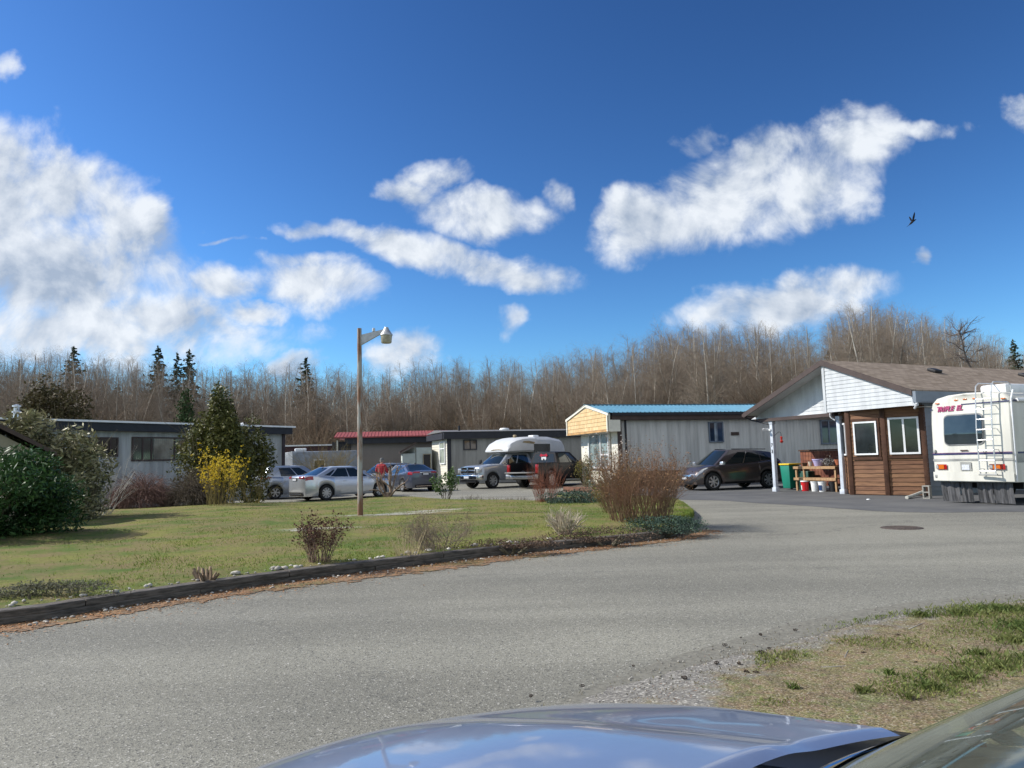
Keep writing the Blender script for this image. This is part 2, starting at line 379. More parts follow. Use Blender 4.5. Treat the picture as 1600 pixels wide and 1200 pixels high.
# ---- lawn island
KERB = smooth_curve([(-16.0, 1.6), (-9.0, 5.35)]+[tuple(G(*p)[:2]) for p in [(0, 976), (130, 957), (330, 926), (480, 905), (600, 890), (750, 871), (900, 856), (1000, 846), (1050, 838), (1078, 828)]], 110)
BACK = smooth_curve([(-30, 22), (-20, 27)]+[tuple(G(*p)[:2]) for p in [(330, 790), (430, 788), (520, 785), (610, 780), (690, 783), (780, 785), (860, 786), (940, 784), (1010, 780), (1052, 785), (1082, 800), (1082, 816)]], 110)
LAWN_H = .146
def lawn_z(x, y, s, tt):   # s: 0 kerb .. 1 back
    z = LAWN_H+.02*math.sin(x*.9+y*.4)+.02*math.sin(y*1.3-x*.5)
    z += .05*math.sin(min(1, s)*math.pi)
    if s > .93: z *= max(0, (1-s)/.07)**.6
    if tt > .95: z *= max(.35, (1-tt)/.05)
    k_ = max(0, 1-s/.05); z = z*(1-k_)+.128*k_ if tt <= .95 else z
    return max(z, .012)
NR = 70; vs = []; fs = []
for i in range(NR+1):
    s = i/NR
    for k in range(111):
        p = KERB[k]*(1-s)+BACK[k]*s; vs.append((p[0], p[1], lawn_z(p[0], p[1], s, k/110)))
for i in range(NR):
    for k in range(110): a = i*111+k; fs.append((a, a+1, a+112, a+111))
lm = bpy.data.materials.new('lawn'); lm.use_nodes = True; t = NT(lm.node_tree); b = t.n['Principled BSDF']
oc = t.node('ShaderNodeTexCoord').outputs['Object']
g1 = t.sstep(t.noise(oc, .55, 6, .62), .38, .62); g2 = t.sstep(t.noise(oc, 2.2, 6, .65), .45, .68); g3 = t.sstep(t.noise(oc, 16, 4, .6), .35, .7)
c = t.mix(g1, (.095, .155, .034, 1), (.22, .225, .062, 1)); c = t.mix(t.math('MULTIPLY', t.sstep(t.noise(oc, 1.3, 7, .7), .42, .60), .75), c, (.235, .185, .095, 1)); c = t.mix(t.math('MULTIPLY', g2, .5), c, (.22, .16, .09, 1))
c = t.mix(t.math('MULTIPLY', g3, .4), c, (.10, .085, .042, 1))
PATCH = []
def patch_at(px, py, rx, ry, z=.15):
    p = G(px, py, z); PATCH.append((p[0], p[1], rx, ry)); return p
patch_at(498, 828, 1.0, .22); patch_at(612, 806, 1.6, .34); patch_at(470, 832, .6, .2); patch_at(668, 801, 1.1, .28)
wz = t.vmath('ADD', oc, t.vmath('MULTIPLY', t.vmath('SUBTRACT', t.noise(oc, 2.5, 5, .65, 0, 1), (.5, .5, .5)), (2.2, 1.5, 0)))
for (x, y, rx, ry) in PATCH:
    mp = t.node('ShaderNodeMapping', vector_type='TEXTURE'); t.l.new(wz, mp.inputs[0]); mp.inputs['Location'].default_value = (x, y, 0); mp.inputs['Rotation'].default_value = (0, 0, R(12)); mp.inputs['Scale'].default_value = (rx, ry, 100)
    f = t.sstep(t.vmath('LENGTH', mp.outputs[0]), 1.35, .35); c = t.mix(t.math('MULTIPLY', t.math('MULTIPLY', f, t.sstep(t.noise(oc, 7, 5, .7), .30, .55)), .9), c, (.43, .41, .37, 1))
t.put(b.inputs['Base Color'], c); b.inputs['Roughness'].default_value = .95; b.inputs['Specular IOR Level'].default_value = .1
bn = t.node('ShaderNodeBump'); bn.inputs['Strength'].default_value = .9; bn.inputs['Distance'].default_value = .03
t.l.new(t.noise(oc, 22, 6, .75), bn.inputs['Height']); t.l.new(bn.outputs[0], b.inputs['Normal'])
struct(raw('lawn', vs, fs, lm, smooth=True))

# ---- timber kerb: two courses of round-shouldered landscape timbers
M_timber = mat('weathered_timber', (.115, .10, .085), .85, .3, 6, bump=.5, bscale=30, stretch=(1, 1, 6))
kerb = thing('timber_edging', 'low dark weathered timber edging curving between the lawn and the road', 'edging', (0, 0, 0))
cum = np.concatenate([[0], np.cumsum(np.linalg.norm(np.diff(KERB, axis=0), axis=1))])
def kerb_at(s): return np.array([np.interp(s, cum, KERB[:, 0]), np.interp(s, cum, KERB[:, 1])])
for course in range(2):
    s0 = 0.0+(1.15 if course else 0)
    while s0 < cum[-1]-.3:
        L = 2.4; s1 = min(s0+L-.012, cum[-1]); prev = None; rows = []
        n = 6
        prof = [(-.055, .0), (-.062, .02), (-.062, .078), (-.052, .090), (.12, .090), (.12, .0)]
        jz = rng0.normal(0, .004); jy = rng0.normal(0, .006)
        for k in range(n+1):
            s = s0+(s1-s0)*k/n; p = kerb_at(s); q = kerb_at(min(s+.05, cum[-1]))-kerb_at(max(0, s-.05)); q /= np.linalg.norm(q); nrm = np.array([q[1], -q[0]])
            rows.append([(p[0]-nrm[0]*(a+jy), p[1]-nrm[1]*(a+jy), (zz+course*.09)*.86-.008+jz) for a, zz in prof])
        m = len(prof); V = [v for r_ in rows for v in r_]; Fq = [(k*m+j, k*m+(j+1) % m, (k+1)*m+(j+1) % m, (k+1)*m+j) for k in range(n) for j in range(m)]+[tuple(range(m)), tuple(range(n*m, n*m+m))]
        MB().add(V, Fq).build('timber', M_timber, kerb)
        s0 += L
# litter strip at the foot of the kerb
ltm = bpy.data.materials.new('leaf_litter'); ltm.use_nodes = True; t = NT(ltm.node_tree); b = t.n['Principled BSDF']
oc = t.node('ShaderNodeTexCoord').outputs['Object']
c = t.mix(t.sstep(t.noise(oc, 9, 6, .7), .35, .65), (.30, .165, .08, 1), (.13, .095, .06, 1)); c = t.mix(t.math('MULTIPLY', t.sstep(t.noise(oc, 1.2, 5, .6), .5, .62), .6), c, (.11, .11, .03, 1))
t.put(b.inputs['Base Color'], c); b.inputs['Roughness'].default_value = .95
al = t.node('ShaderNodeAttribute'); al.attribute_name = 'edge'
fade = t.math('ADD', al.outputs['Fac'], t.math('MULTIPLY', t.math('SUBTRACT', t.noise(oc, 5, 6, .72), .5), 1.5))
t.put(b.inputs['Alpha'], t.math('GREATER_THAN', fade, .45))
vs = []; fs = []; ed = []; NW = 12; KN = 220
for k in range(KN+1):
    s = cum[-1]*k/KN; p = kerb_at(s); q = kerb_at(min(s+.1, cum[-1]))-kerb_at(max(0, s-.1)); q /= np.linalg.norm(q); nrm = np.array([q[1], -q[0]])
    wdt = .85+.18*math.sin(s*.8)
    for j in range(NW+1):
        x = j/NW; vs.append((p[0]+nrm[0]*x*wdt, p[1]+nrm[1]*x*wdt, .008)); ed.append(1.15-x*1.05)
for k in range(KN):
    for j in range(NW): a = k*(NW+1)+j; fs.append((a, a+1, a+NW+2, a+NW+1))
lo = raw('leaf_litter', vs, fs, ltm); at = lo.data.attributes.new('edge', 'FLOAT', 'POINT'); at.data.foreach_set('value', ed); tag(lo, 'orange brown needles and leaves drifted along the timber edging', 'leaf litter', kind='stuff')
# loose leaves and bark chips
N = 16000; ss = rng0.random(N)*cum[-1]; off = np.abs(rng0.normal(0, .38, N))+.01; cc = []
for s, o_ in zip(ss, off):
    p = kerb_at(s); q = kerb_at(min(s+.1, cum[-1]))-kerb_at(max(0, s-.1)); q /= np.linalg.norm(q); cc.append((p[0]+q[1]*o_, p[1]-q[0]*o_, .016))
V, Fq = leaves(rng0, np.array(cc), N, .035, .5, 0); V[:, 2] = .012+np.abs(V[:, 2]-.016)*.6
tag(raw('fallen_leaves', V, Fq, leafmat('dead_leaf', (.36, .18, .08), (.20, .115, .06), .9, 0, .6)), 'loose brown leaves and bark chips at the kerb foot', 'leaves', kind='stuff')

# ---- gravel and moss verge, lower right
VE = [tuple(G(*p)[:2]) for p in [(880, 1135), (905, 1085), (990, 1052), (1040, 1034), (1100, 1015), (1150, 1001), (1250, 974), (1400, 946), (1600, 927), (1800, 915), (2100, 905)]]
VE = smooth_curve(VE, 60)
vm = bpy.data.materials.new('gravel_verge'); vm.use_nodes = True; t = NT(vm.node_tree); b = t.n['Principled BSDF']
oc = t.node('ShaderNodeTexCoord').outputs['Object']; at_ = t.node('ShaderNodeAttribute'); at_.attribute_name = 'edge'; E_ = at_.outputs['Fac']
vo = t.node('ShaderNodeTexVoronoi'); t.l.new(oc, vo.inputs[0]); vo.inputs['Scale'].default_value = 75
sp = t.node('ShaderNodeSeparateColor'); t.l.new(vo.outputs['Color'], sp.inputs[0])
grav = t.mix(sp.outputs[0], (.105, .10, .092, 1), (.27, .255, .225, 1)); grav = t.mix(t.math('GREATER_THAN', sp.outputs[1], .95), grav, (.45, .43, .38, 1))
nn = t.noise(oc, 3.2, 6, .7); moss = t.mix(t.sstep(t.noise(oc, 11, 7, .75), .38, .62), (.135, .125, .052, 1), (.155, .110, .070, 1))
moss = t.mix(t.math('MULTIPLY', t.sstep(t.noise(oc, 2.3, 7, .75), .56, .70), .45), moss, (.25, .135, .08, 1)); moss = t.mix(t.math('MULTIPLY', t.sstep(t.noise(oc, 3.7, 6, .7, 1.), .5, .62), .5), moss, (.075, .12, .03, 1)); moss = t.mix(t.math('MULTIPLY', t.sstep(t.noise(oc, 60, 3, .6), .45, .7), .5), moss, (.24, .20, .15, 1)); moss = t.mix(t.math('MULTIPLY', t.sstep(t.noise(oc, 1.6, 7, .75, 1.5), .48, .60), .55), moss, (.085, .065, .045, 1))
f = t.sstep(t.math('ADD', E_, t.math('MULTIPLY', t.math('SUBTRACT', nn, .5), 1.3)), .28, .62)
gr2 = t.node('ShaderNodeTexVoronoi'); t.l.new(oc, gr2.inputs[0]); gr2.inputs['Scale'].default_value = 120; s2_ = t.node('ShaderNodeSeparateColor'); t.l.new(gr2.outputs['Color'], s2_.inputs[0])
hm = t.node('ShaderNodeHueSaturation'); t.put(hm.inputs['Color'], moss); t.put(hm.inputs['Value'], t.math('MULTIPLY_ADD', s2_.outputs[0], 1.3, .45)); moss = t.mix(t.math('MULTIPLY', t.math('GREATER_THAN', s2_.outputs[1], .93), .7), hm.outputs[0], (.36, .32, .24, 1))
c = t.mix(f, grav, moss)
hs = t.node('ShaderNodeHueSaturation'); t.put(hs.inputs['Color'], c); t.put(hs.inputs['Value'], t.math('MULTIPLY_ADD', t.noise(oc, 70, 5, .85), 1.5, .35)); c = hs.outputs[0]
t.put(b.inputs['Base Color'], c); b.inputs['Roughness'].default_value = .95; b.inputs['Specular IOR Level'].default_value = .15
bn = t.node('ShaderNodeBump'); bn.inputs['Strength'].default_value = .45; bn.inputs['Distance'].default_value = .006
t.l.new(t.noise(oc, 130, 5, .8), bn.inputs['Height']); t.l.new(bn.outputs[0], b.inputs['Normal'])
vs = []; fs = []; ed = []; NI = 40
far = np.array([(.0, -3.0), (14, -3.)])
for k, p in enumerate(VE):
    q = far[0]*(1-k/60)+far[1]*(k/60)
    for j in range(NI+1):
        s = (j/NI)**1.6; z = .006+.03*min(1, np.linalg.norm((q-p)*s)/.8); vs.append((p[0]*(1-s)+q[0]*s, p[1]*(1-s)+q[1]*s, z)); ed.append(min(1, np.linalg.norm((q-p)*s)/1.15)*(.25+.75*min(1, k/26)))
for k in range(60):
    for j in range(NI): a = k*(NI+1)+j; fs.append((a, a+1, a+NI+2, a+NI+1))
vo_ = raw('gravel_verge', vs, fs, vm, smooth=True); at = vo_.data.attributes.new('edge', 'FLOAT', 'POINT'); at.data.foreach_set('value', ed); struct(vo_)
# older crumbled asphalt lip along the verge
M_lip = mat('old_asphalt', (.205, .195, .160), .95, .16, 30, bump=.45, bscale=220)
vs = []; fs = []
LIPW = [.0, .05, .16, .30, .42, .55, .6, .55, .5, .5, .5]
for k, p in enumerate(VE):
    q = VE[min(k+1, 60)]-VE[max(k-1, 0)]; q /= np.linalg.norm(q); nrm = np.array([-q[1], q[0]]); wdt = .04+.34*min(1, k/30)+.02*math.sin(k*2.1)+rng0.normal(0, .012); jj = rng0.normal(0, .012)
    vs += [(p[0]+nrm[0]*jj, p[1]+nrm[1]*jj, .012), (p[0]-nrm[0]*wdt, p[1]-nrm[1]*wdt, .0075+.03*min(1, wdt/.8))]
for k in range(60): fs.append((2*k, 2*k+1, 2*k+3, 2*k+2))
struct(raw('asphalt_edge', vs, fs, M_lip))

# ---- manhole cover
mh = G(1409, 825); mb = MB(); mb.lathe([(0, .016), (.27, .016), (.27, .012), (.29, .012), (.29, .016), (.36, .014), (.38, .002)], (0, 0, 0), 32)
for i in range(-4, 5): mb.box((i*.055, 0, .018), (.02, 2*math.sqrt(.25**2-(i*.055)**2), .006))
mo = mb.build('manhole_cover', mat('rusty_iron', (.085, .065, .055), .85, .3, 20, bump=.3), loc=tuple(mh)); tag(mo, 'round rusty iron manhole cover set in the asphalt in front of the brown booth', 'manhole cover')
# ================================================================== BUILDINGS
M_brown = mat('brown_trim', (.062, .04, .034), .6, .12, 3)
M_dark = mat('dark_fascia', (.022, .024, .032), .6, .12, 3)
M_siding_w = mat('white_siding', (.50, .515, .53), .55, .09, 2.2, stretch=(2, 2, .4))
M_soffit = mat('pale_soffit', (.46, .46, .45), .7, .06)
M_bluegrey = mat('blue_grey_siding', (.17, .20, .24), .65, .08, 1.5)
M_shingle = bpy.data.materials.new('roof_shingles'); M_shingle.use_nodes = True; t = NT(M_shingle.node_tree); b = t.n['Principled BSDF']
oc = t.node('ShaderNodeTexCoord').outputs['Object']
br = t.node('ShaderNodeTexBrick'); mp = t.node('ShaderNodeMapping'); t.l.new(oc, mp.inputs[0]); mp.inputs['Rotation'].default_value = (0, 0, R(90)); t.l.new(mp.outputs[0], br.inputs[0])
br.inputs['Scale'].default_value = 1.; br.inputs['Brick Width'].default_value = .33; br.inputs['Row Height'].default_value = .14; br.inputs['Mortar Size'].default_value = .008
br.inputs['Color1'].default_value = (.19, .15, .115, 1); br.inputs['Color2'].default_value = (.30, .245, .195, 1); br.inputs['Mortar'].default_value = (.09, .072, .06, 1); br.inputs['Bias'].default_value = -.1
c = t.mix(t.math('MULTIPLY', t.sstep(t.noise(oc, 1.4, 5, .6), .4, .7), .35), br.outputs[0], (.27, .22, .18, 1))
t.put(b.inputs['Base Color'], c); b.inputs['Roughness'].default_value = .95; b.inputs['Specular IOR Level'].default_value = .15
M_lap = {}
def lapmat(name, c1, c2):
    """painted or stained boards, each board its own tone"""
    if name in MATS: return MATS[name]
    return mat(name, c1, .75, .1, 2.2, island=.22, col2=c2, bump=.25, bscale=26, stretch=(1, 1, 9), spec=.25)
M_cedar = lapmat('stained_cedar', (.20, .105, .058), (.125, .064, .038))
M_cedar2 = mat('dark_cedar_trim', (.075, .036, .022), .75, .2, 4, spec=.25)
M_raw_wood = mat('raw_timber', (.40, .25, .13), .8, .2, 5, bump=.3, stretch=(9, 1, 1))

def siding(bounds, z0, z1, course, lip=.02, xf=None):
    """lapped boards on a wall standing in the local XZ plane facing -Y; bounds(z) -> (x0, x1)"""
    mb = MB(); z = z0
    while z < z1-1e-3:
        zt = min(z+course, z1); a0, a1 = bounds(z); b0, b1 = bounds(zt)
        if b1-b0 < .02: b0 = b1 = (b0+b1)/2
        vs = [(a0, -lip, z), (a1, -lip, z), (b1, -.002, zt), (b0, -.002, zt), (a0, 0, z), (a1, 0, z)]
        fs = [(0, 1, 2, 3), (4, 5, 1, 0)]
        if xf: vs = [tuple(xf @ Vector(v)) for v in vs]
        mb.add(vs, fs); z = zt
    return mb
def frameXF(p, q):
    """local frame of a wall whose foot runs from p to q (seen from outside, left to right)"""
    p = Vector((p[0], p[1], 0)); q = Vector((q[0], q[1], 0)); x = (q-p).normalized(); y = Vector((-x.y, x.x, 0))
    return Matrix(((x.x, y.x, 0, p.x), (x.y, y.y, 0, p.y), (0, 0, 1, 0), (0, 0, 0, 1)))
def window(parent, XF, x0, x1, z0, z1, fr=.06, mull=(), rail=(), m_frame=None, m_pane=None, y=-.02, d=.06, name='window', sill=False, curtain=None):
    """frame standing proud of the wall + its panes as a child"""
    m_frame = m_frame or M_white; m_pane = m_pane or M_pane; mb = MB()
    mb.b2((x0, y-d, z0), (x1, y, z0+fr)); mb.b2((x0, y-d, z1-fr), (x1, y, z1)); mb.b2((x0, y-d, z0+fr), (x0+fr, y, z1-fr)); mb.b2((x1-fr, y-d, z0+fr), (x1, y, z1-fr))
    for m_ in mull: mb.b2((m_-fr*.5, y-d+.006, z0+fr), (m_+fr*.5, y, z1-fr))
    for z in rail: mb.b2((x0+fr, y-d+.009, z-fr*.5), (x1-fr, y, z+fr*.5))
    if sill: mb.b2((x0-.05, y-d-.04, z0-.05), (x1+.05, y+.01, z0-.003))
    mb.v = [tuple(XF @ Vector(v)) for v in mb.v]
    f = mb.build(name, m_frame, parent)
    pb = MB(); pb.b2((x0+fr*.6, y-d*.45, z0+fr*.6), (x1-fr*.6, y-d*.2, z1-fr*.6)); pb.v = [tuple(XF @ Vector(v)) for v in pb.v]
    pb.build('pane', m_pane, f)
    if curtain:
        for (a, b_, m_) in curtain:
            cb = MB(); n = max(4, int((b_-a)/.05)); pts = []
            for i in range(n+1):
                xx = a+(b_-a)*i/n; pts.append((xx, y-d*.5-.006-.004*(i % 2)))
            for i in range(n): cb.add([(pts[i][0], pts[i][1], z0+fr*.7), (pts[i+1][0], pts[i+1][1], z0+fr*.7), (pts[i+1][0], pts[i+1][1], z1-fr*.7), (pts[i][0], pts[i][1], z1-fr*.7)], [(0, 1, 2, 3)])
            cb.v = [tuple(XF @ Vector(v)) for v in cb.v]; cb.build('curtain', m_, f)
    return f
def wallbox(XF, x0, x1, z0, z1, th=.15):
    mb = MB(); mb.b2((x0, 0, z0), (x1, th, z1)); mb.v = [tuple(XF @ Vector(v)) for v in mb.v]; return mb
def ribbed(XF, x0, x1, z0, z1, pitch=.20, depth=.012, rib=.03):
    mb = MB(); x = x0; pr = []
    while x < x1: pr += [(x, 0), (x+pitch*.5-rib/2, 0), (x+pitch*.5-rib/4, -depth), (x+pitch*.5+rib/4, -depth), (x+pitch*.5+rib/2, 0)]; x += pitch
    pr.append((x1, 0)); pr = [p for p in pr if p[0] <= x1]
    vs = [(a, b, z) for z in (z0, z1) for a, b in pr]; n = len(pr); fs = [(i, i+1, n+i+1, n+i) for i in range(n-1)]
    mb.add([tuple(XF @ Vector(v)) for v in vs], fs); return mb

# ---------------------------------------------------------------- house on the right (local x along the gable, y into the depth)
A_H = R(26); U_ = np.array([math.sin(A_H), -math.cos(A_H), 0]); V_ = np.array([math.cos(A_H), math.sin(A_H), 0])
HO = G(1213, 768)-V_*.5
house = thing('gabled_house', 'white gabled house with brown shingle roof and a brown cedar corner bay, on the right', 'house', (HO[0], HO[1], 0), A_H-math.pi/2)
def HL(px, py, yl):                        # photo pixel -> local (x, z) on the plane y = yl of the house
    q = PL(px, py, HO+V_*yl, V_)-HO; return float(q@U_), float(q[2])
RX, RZ, SL = 3.03, 4.80, .405               # ridge and slope
EL, ER = -1.0, 6.48; DEP = 17.0
def rz_(x): return RZ-SL*abs(x-RX)
th = .10
for nm, xe in (('roof', EL), ('roof', ER)):
    zz = rz_(xe); mb = MB(); x0, x1 = RX, xe
    mb.prism([(x0, RZ), (x1, zz), (x1, zz-th), (x0, RZ-th)], 'Y', 0.0, DEP)
    mb.build(nm, M_shingle, house)
for xe, w_ in ((EL, .2), (ER, .2)):        # barge boards
    zz = rz_(xe); MB().prism([(RX, RZ-.005), (xe, zz-.005), (xe, zz-w_), (RX, RZ-w_)], 'Y', -.045, -.003).build('barge_board', M_brown, house)
    s = 1 if xe > RX else -1
    if xe > RX: MB().b2((xe+.003, -.02, zz-.42), (xe+.12, DEP, zz-.06)).build('fascia', M_bluegrey, house)
    else: MB().b2((xe-.12, .0, zz-.15), (xe-.003, DEP, zz-.04)).build('gutter', M_brown, house)
# soffit under the left slope in front of the recessed gable
REC = .72
MB().prism([(RX-.01, RZ-th-.012), (EL+.02, rz_(EL)-th-.004), (EL+.02, rz_(EL)-th-.02), (RX-.01, RZ-th-.03)], 'Y', .0, REC).build('soffit', M_soffit, house)
PB = 2.90
def gab_r(z): xr = RX+(RZ-.2-z)/SL if z > rz_(6.42)-.2 else 6.42; return (RX+.06, min(6.42, max(xr, RX+.06)))
siding(gab_r, PB, RZ-.24, .135, .016, Matrix.Translation((0, .06, 0))).build('gable_panel', M_siding_w, house)
MB().prism([(RX+.02, PB), (6.42, PB), (6.42, rz_(6.42)-.13), (RX+.02, RZ-.13)], 'Y', .062, .16).build('gable_backing', M_siding_w, house)
MB().b2((RX-.05, .03, PB-.02), (RX+.055, .17, RZ-.22)).build('corner_board', M_siding_w, house)
MB().b2((6.40, .03, PB-.01), (6.52, .2, rz_(6.5)-.3)).build('corner_board', M_siding_w, house)
MB().b2((RX-.03, .16, PB+.0), (RX+.02, REC, RZ-.17)).build('gable_return', M_siding_w, house)
def gab_l(z): return (min(RX-.04, RX-(RZ-.11-z)/SL), RX-.035)
siding(gab_l, PB+.02, RZ-.14, .135, .016, Matrix.Translation((0, REC, 0))).build('gable_wall', M_siding_w, house)
MB().prism([(EL+.55, PB), (RX-.04, PB), (RX-.04, RZ-.12), (EL+.55, rz_(EL+.55)-.12)], 'Y', REC+.003, REC+.12).build('gable_backing', M_siding_w, house)
MB().b2((EL+.3, .35, PB-.13), (RX+.1, .55, PB-.005)).build('beam', M_brown, house)
MB().b2((EL+.3, .56, PB-.03), (RX+.1, REC+.0, PB-.005)).build('porch_ceiling', M_soffit, house)
MB().b2((EL+.3, REC+.13, PB-.03), (6.3, 9.0, PB-.005)).build('porch_ceiling', M_soffit, house)
M_post = mat('grey_painted_post', (.52, .56, .62), .6, .08, 6)
for sx in (0.0, 3.2):
    pb = MB(); pb.b2((sx-.07, .42, .0), (sx+.07, .56, PB-.13)); pb.b2((sx-.1, .39, .0), (sx+.1, .59, .16)); pb.b2((sx-.09, .40, PB-.24), (sx+.09, .58, PB-.13)); pb.build('porch_post', M_post, house, bevel=.006)
# house number on the post's outer face
def text_obj(txt, size, m, parent, mw, name='lettering', ext=.002, shear=0., bold=0.):
    cu_ = bpy.data.curves.new(name, 'FONT'); cu_.body = txt; cu_.size = size; cu_.extrude = ext; cu_.shear = shear; cu_.offset = bold; cu_.align_x = 'CENTER'; cu_.align_y = 'CENTER'
    tmp = bpy.data.objects.new(name, cu_); COL.objects.link(tmp); bpy.context.view_layer.update()
    me = bpy.data.meshes.new_from_object(tmp.evaluated_get(bpy.context.evaluated_depsgraph_get())); bpy.data.objects.remove(tmp); me.materials.clear(); me.materials.append(m)
    o = bpy.data.objects.new(name, me); COL.objects.link(o); o.parent = parent; o.matrix_local = mw; return o
FACE = Matrix.Rotation(R(90), 4, 'X')       # text standing up, facing local -Y
for k, ch in enumerate('73'):
    text_obj(ch, .19, mat('ink_black', (.02, .02, .025), .6, 0), house, Matrix.Translation((0.0, .412, 1.82-.25*k)) @ FACE, 'house_number', .003, 0, .004)
# side wall (right), seen in the gap beside the motorhome
xf = frameXF((6.15, .9), (6.15, 12)); xf = Matrix(((0, -1, 0, 6.15), (1, 0, 0, .9), (0, 0, 1, 0), (0, 0, 0, 1)))
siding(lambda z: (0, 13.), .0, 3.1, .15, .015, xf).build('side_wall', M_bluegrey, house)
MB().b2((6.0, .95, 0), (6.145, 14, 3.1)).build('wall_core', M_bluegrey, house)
MB().prism([(6.12, 3.08), (6.60, 3.02), (6.60, 3.0), (6.12, 3.05)], 'Y', .2, DEP).build('soffit', M_soffit, house)
# rear part of the house, behind the porch
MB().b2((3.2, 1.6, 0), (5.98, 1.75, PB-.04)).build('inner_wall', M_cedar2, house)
MB().b2((.4, 9.1, 0), (6.0, 9.25, PB)).build('back_wall', M_bluegrey, house)
# the bay: three faces under the gable panel
pA = (HL(1333, 776, .18)[0], .18); wAB = 1.17; d1 = (math.cos(R(13)), math.sin(R(13))); d2 = (math.cos(R(24)), math.sin(R(24)))
xB = HL(1388, 778, .42)[0]; pB = (xB, .45); xC = HL(1452, 777, .95)[0]; pC = (xC, .95)
pL = (HL(1317, 770, 1.25)[0], 1.25)
BT = PB-.0
for (p, q, zt) in ((pL, pA, 2.94), (pA, pB, 2.94), (pB, pC, 2.94)):
    xf = frameXF(p, q); L = math.hypot(q[0]-p[0], q[1]-p[1])
    siding(lambda z, L=L: (0, L), .03, zt, .142, .022, xf).build('bay_siding', M_cedar, house)
    wallbox(xf, .0, L, .0, zt, .1).build('bay_wall', M_cedar2, house)
for p in (pA, pB, pC):
    MB().box((p[0], p[1]-.01, 1.475), (.15, .11, 2.95), rz=R(20)).build('bay_post', M_cedar2, house, bevel=.006)
xf = frameXF(pA, pB); L = math.hypot(pB[0]-pA[0], pB[1]-pA[1])
def trimbox(xf, a, b_, name='window_trim', m=M_cedar2):
    mb = MB(); mb.b2(a, b_); mb.v = [tuple(xf @ Vector(v)) for v in mb.v]; return mb.build(name, m, house)
def fpx(px, p, q):                           # column -> distance along a bay face
    P_ = HO+U_*p[0]+V_*p[1]; Q_ = HO+U_*q[0]+V_*q[1]; dd = (Q_-P_)/np.linalg.norm(Q_-P_); nn_ = np.array([-dd[1], dd[0], 0]); h = PL(px, 700, P_, nn_); return float((h-P_)@dd)
w0, w1 = fpx(1335, pA, pB)+.03, fpx(1373, pA, pB); WB, WT = 1.36, 2.50
window(house, xf, w0, w1, WB, WT, .055, y=-.028, d=.05)
trimbox(xf, (w0-.07, -.055, WB-.16), (w1+.1, -.024, WB-.07)); trimbox(xf, (w1+.01, -.05, WB-.06), (w1+.08, -.024, WT+.1)); trimbox(xf, (w0-.07, -.05, WT+.01), (w1+.0, -.024, WT+.1))
xf = frameXF(pB, pC); w0, w1 = fpx(1386, pB, pC)+.09, fpx(1439, pB, pC)
window(house, xf, w0, w1, WB, WT+.08, .06, mull=((w0+w1)/2,), y=-.028, d=.05)
trimbox(xf, (w0-.05, -.055, WB-.13), (w1+.1, -.024, WB-.05)); trimbox(xf, (w1+.012, -.05, WB-.04), (w1+.09, -.024, WT+.16))
xf = frameXF(pL, pA); L = math.hypot(pA[0]-pL[0], pA[1]-pL[1]); window(house, xf, L*.15, L*.85, WB, WT, .055, mull=(L*.5,), y=-.028, d=.05)
xf = Matrix.Identity(4)
MB().b2((pC[0]-.02, .95, 0), (pC[0]+.0, 1.6, 2.94)).build('bay_return', M_cedar2, house)
# roof vents
for yy_, xx in ((4.7, 4.1), (10.2, 4.2)):
    MB().box((xx, yy_, rz_(xx)+.07), (.34, .42, .11), ry=math.atan(SL)).build('roof_vent', M_black, house, bevel=.02)
# downpipes and elbow
MB().path([(EL-.06, .12, 3.0), (EL+.1, .3, 2.86), (-.12, .42, 2.66)], .028).build('downpipe', M_dark, house, smooth=True)
MB().path([(6.56, .05, 3.0), (6.6, -.02, 2.9), (6.5, .02, 2.8)], .035).build('downpipe', M_siding_w, house, smooth=True)
MB().path([(3.0, .3, 2.88), (3.05, .25, 2.74), (3.2, .3, 2.62)], .03).build('downpipe', M_siding_w, house, smooth=True)

def house_world(x, y, z=0): q = HO+U_*x+V_*y; return (q[0], q[1], z)

# ---------------------------------------------------------------- generic flat-roofed mobile home
def ang_home(name, label, corner, ang, L, W, z_eave, cat='mobile home'):
    """corner = world point of the near long-wall/left-end corner; local x runs along the long wall, y into the depth"""
    return thing(name, label, cat, (corner[0], corner[1], 0), ang)
XL = frameXF((0, 0), (1, 0))
# -- home with the blue metal roof
AB = R(17); cb_ = np.array([5.25, 36.9])
blue = ang_home('mobile_home', 'pale ribbed mobile home with a blue metal roof and cedar shingled front end', cb_, AB, 0, 0, 0)
BW, BL_, BE = 4.9, 21.0, 3.36
M_ribwall = mat('pale_ribbed_wall', (.58, .58, .56), .5, .13, 1.2, stretch=(2.5, 2.5, .22))
M_bluemetal = mat('blue_roof_metal', (.085, .235, .33), .42, .08, 1.5, metal=.15, spec=.5)
M_cream = mat('cream_wall', (.74, .72, .62), .6, .06)
ribbed(XL, 0.12, BL_, .78, BE, .21, .014).build('ribbed_wall', M_ribwall, blue)
MB().b2((0, .02, .0), (BL_, BW, BE)).build('wall_core', M_ribwall, blue)
MB().b2((0.05, -.03, .0), (BL_, .015, .78)).build('skirting', mat('brown_skirting', (.075, .035, .028), .7, .15), blue)
MB().b2((-.06, -.06, 0), (.14, .04, BE)).build('corner_board', M_brown, blue)
MB().b2((.32, -.09, .6), (.40, -.016, BE)).build('downpipe', M_dark, blue)
MB().b2((-.5, -.34, BE-.02), (BL_+.3, -.05, BE+.20)).build('fascia', M_brown, blue)
MB().b2((-.5, -.42, BE+.20), (BL_+.3, -.26, BE+.33)).build('gutter', M_dark, blue)
MB().b2((-.5, -.3, BE-.03), (BL_, BW+.3, BE)).build('soffit', M_brown, blue)
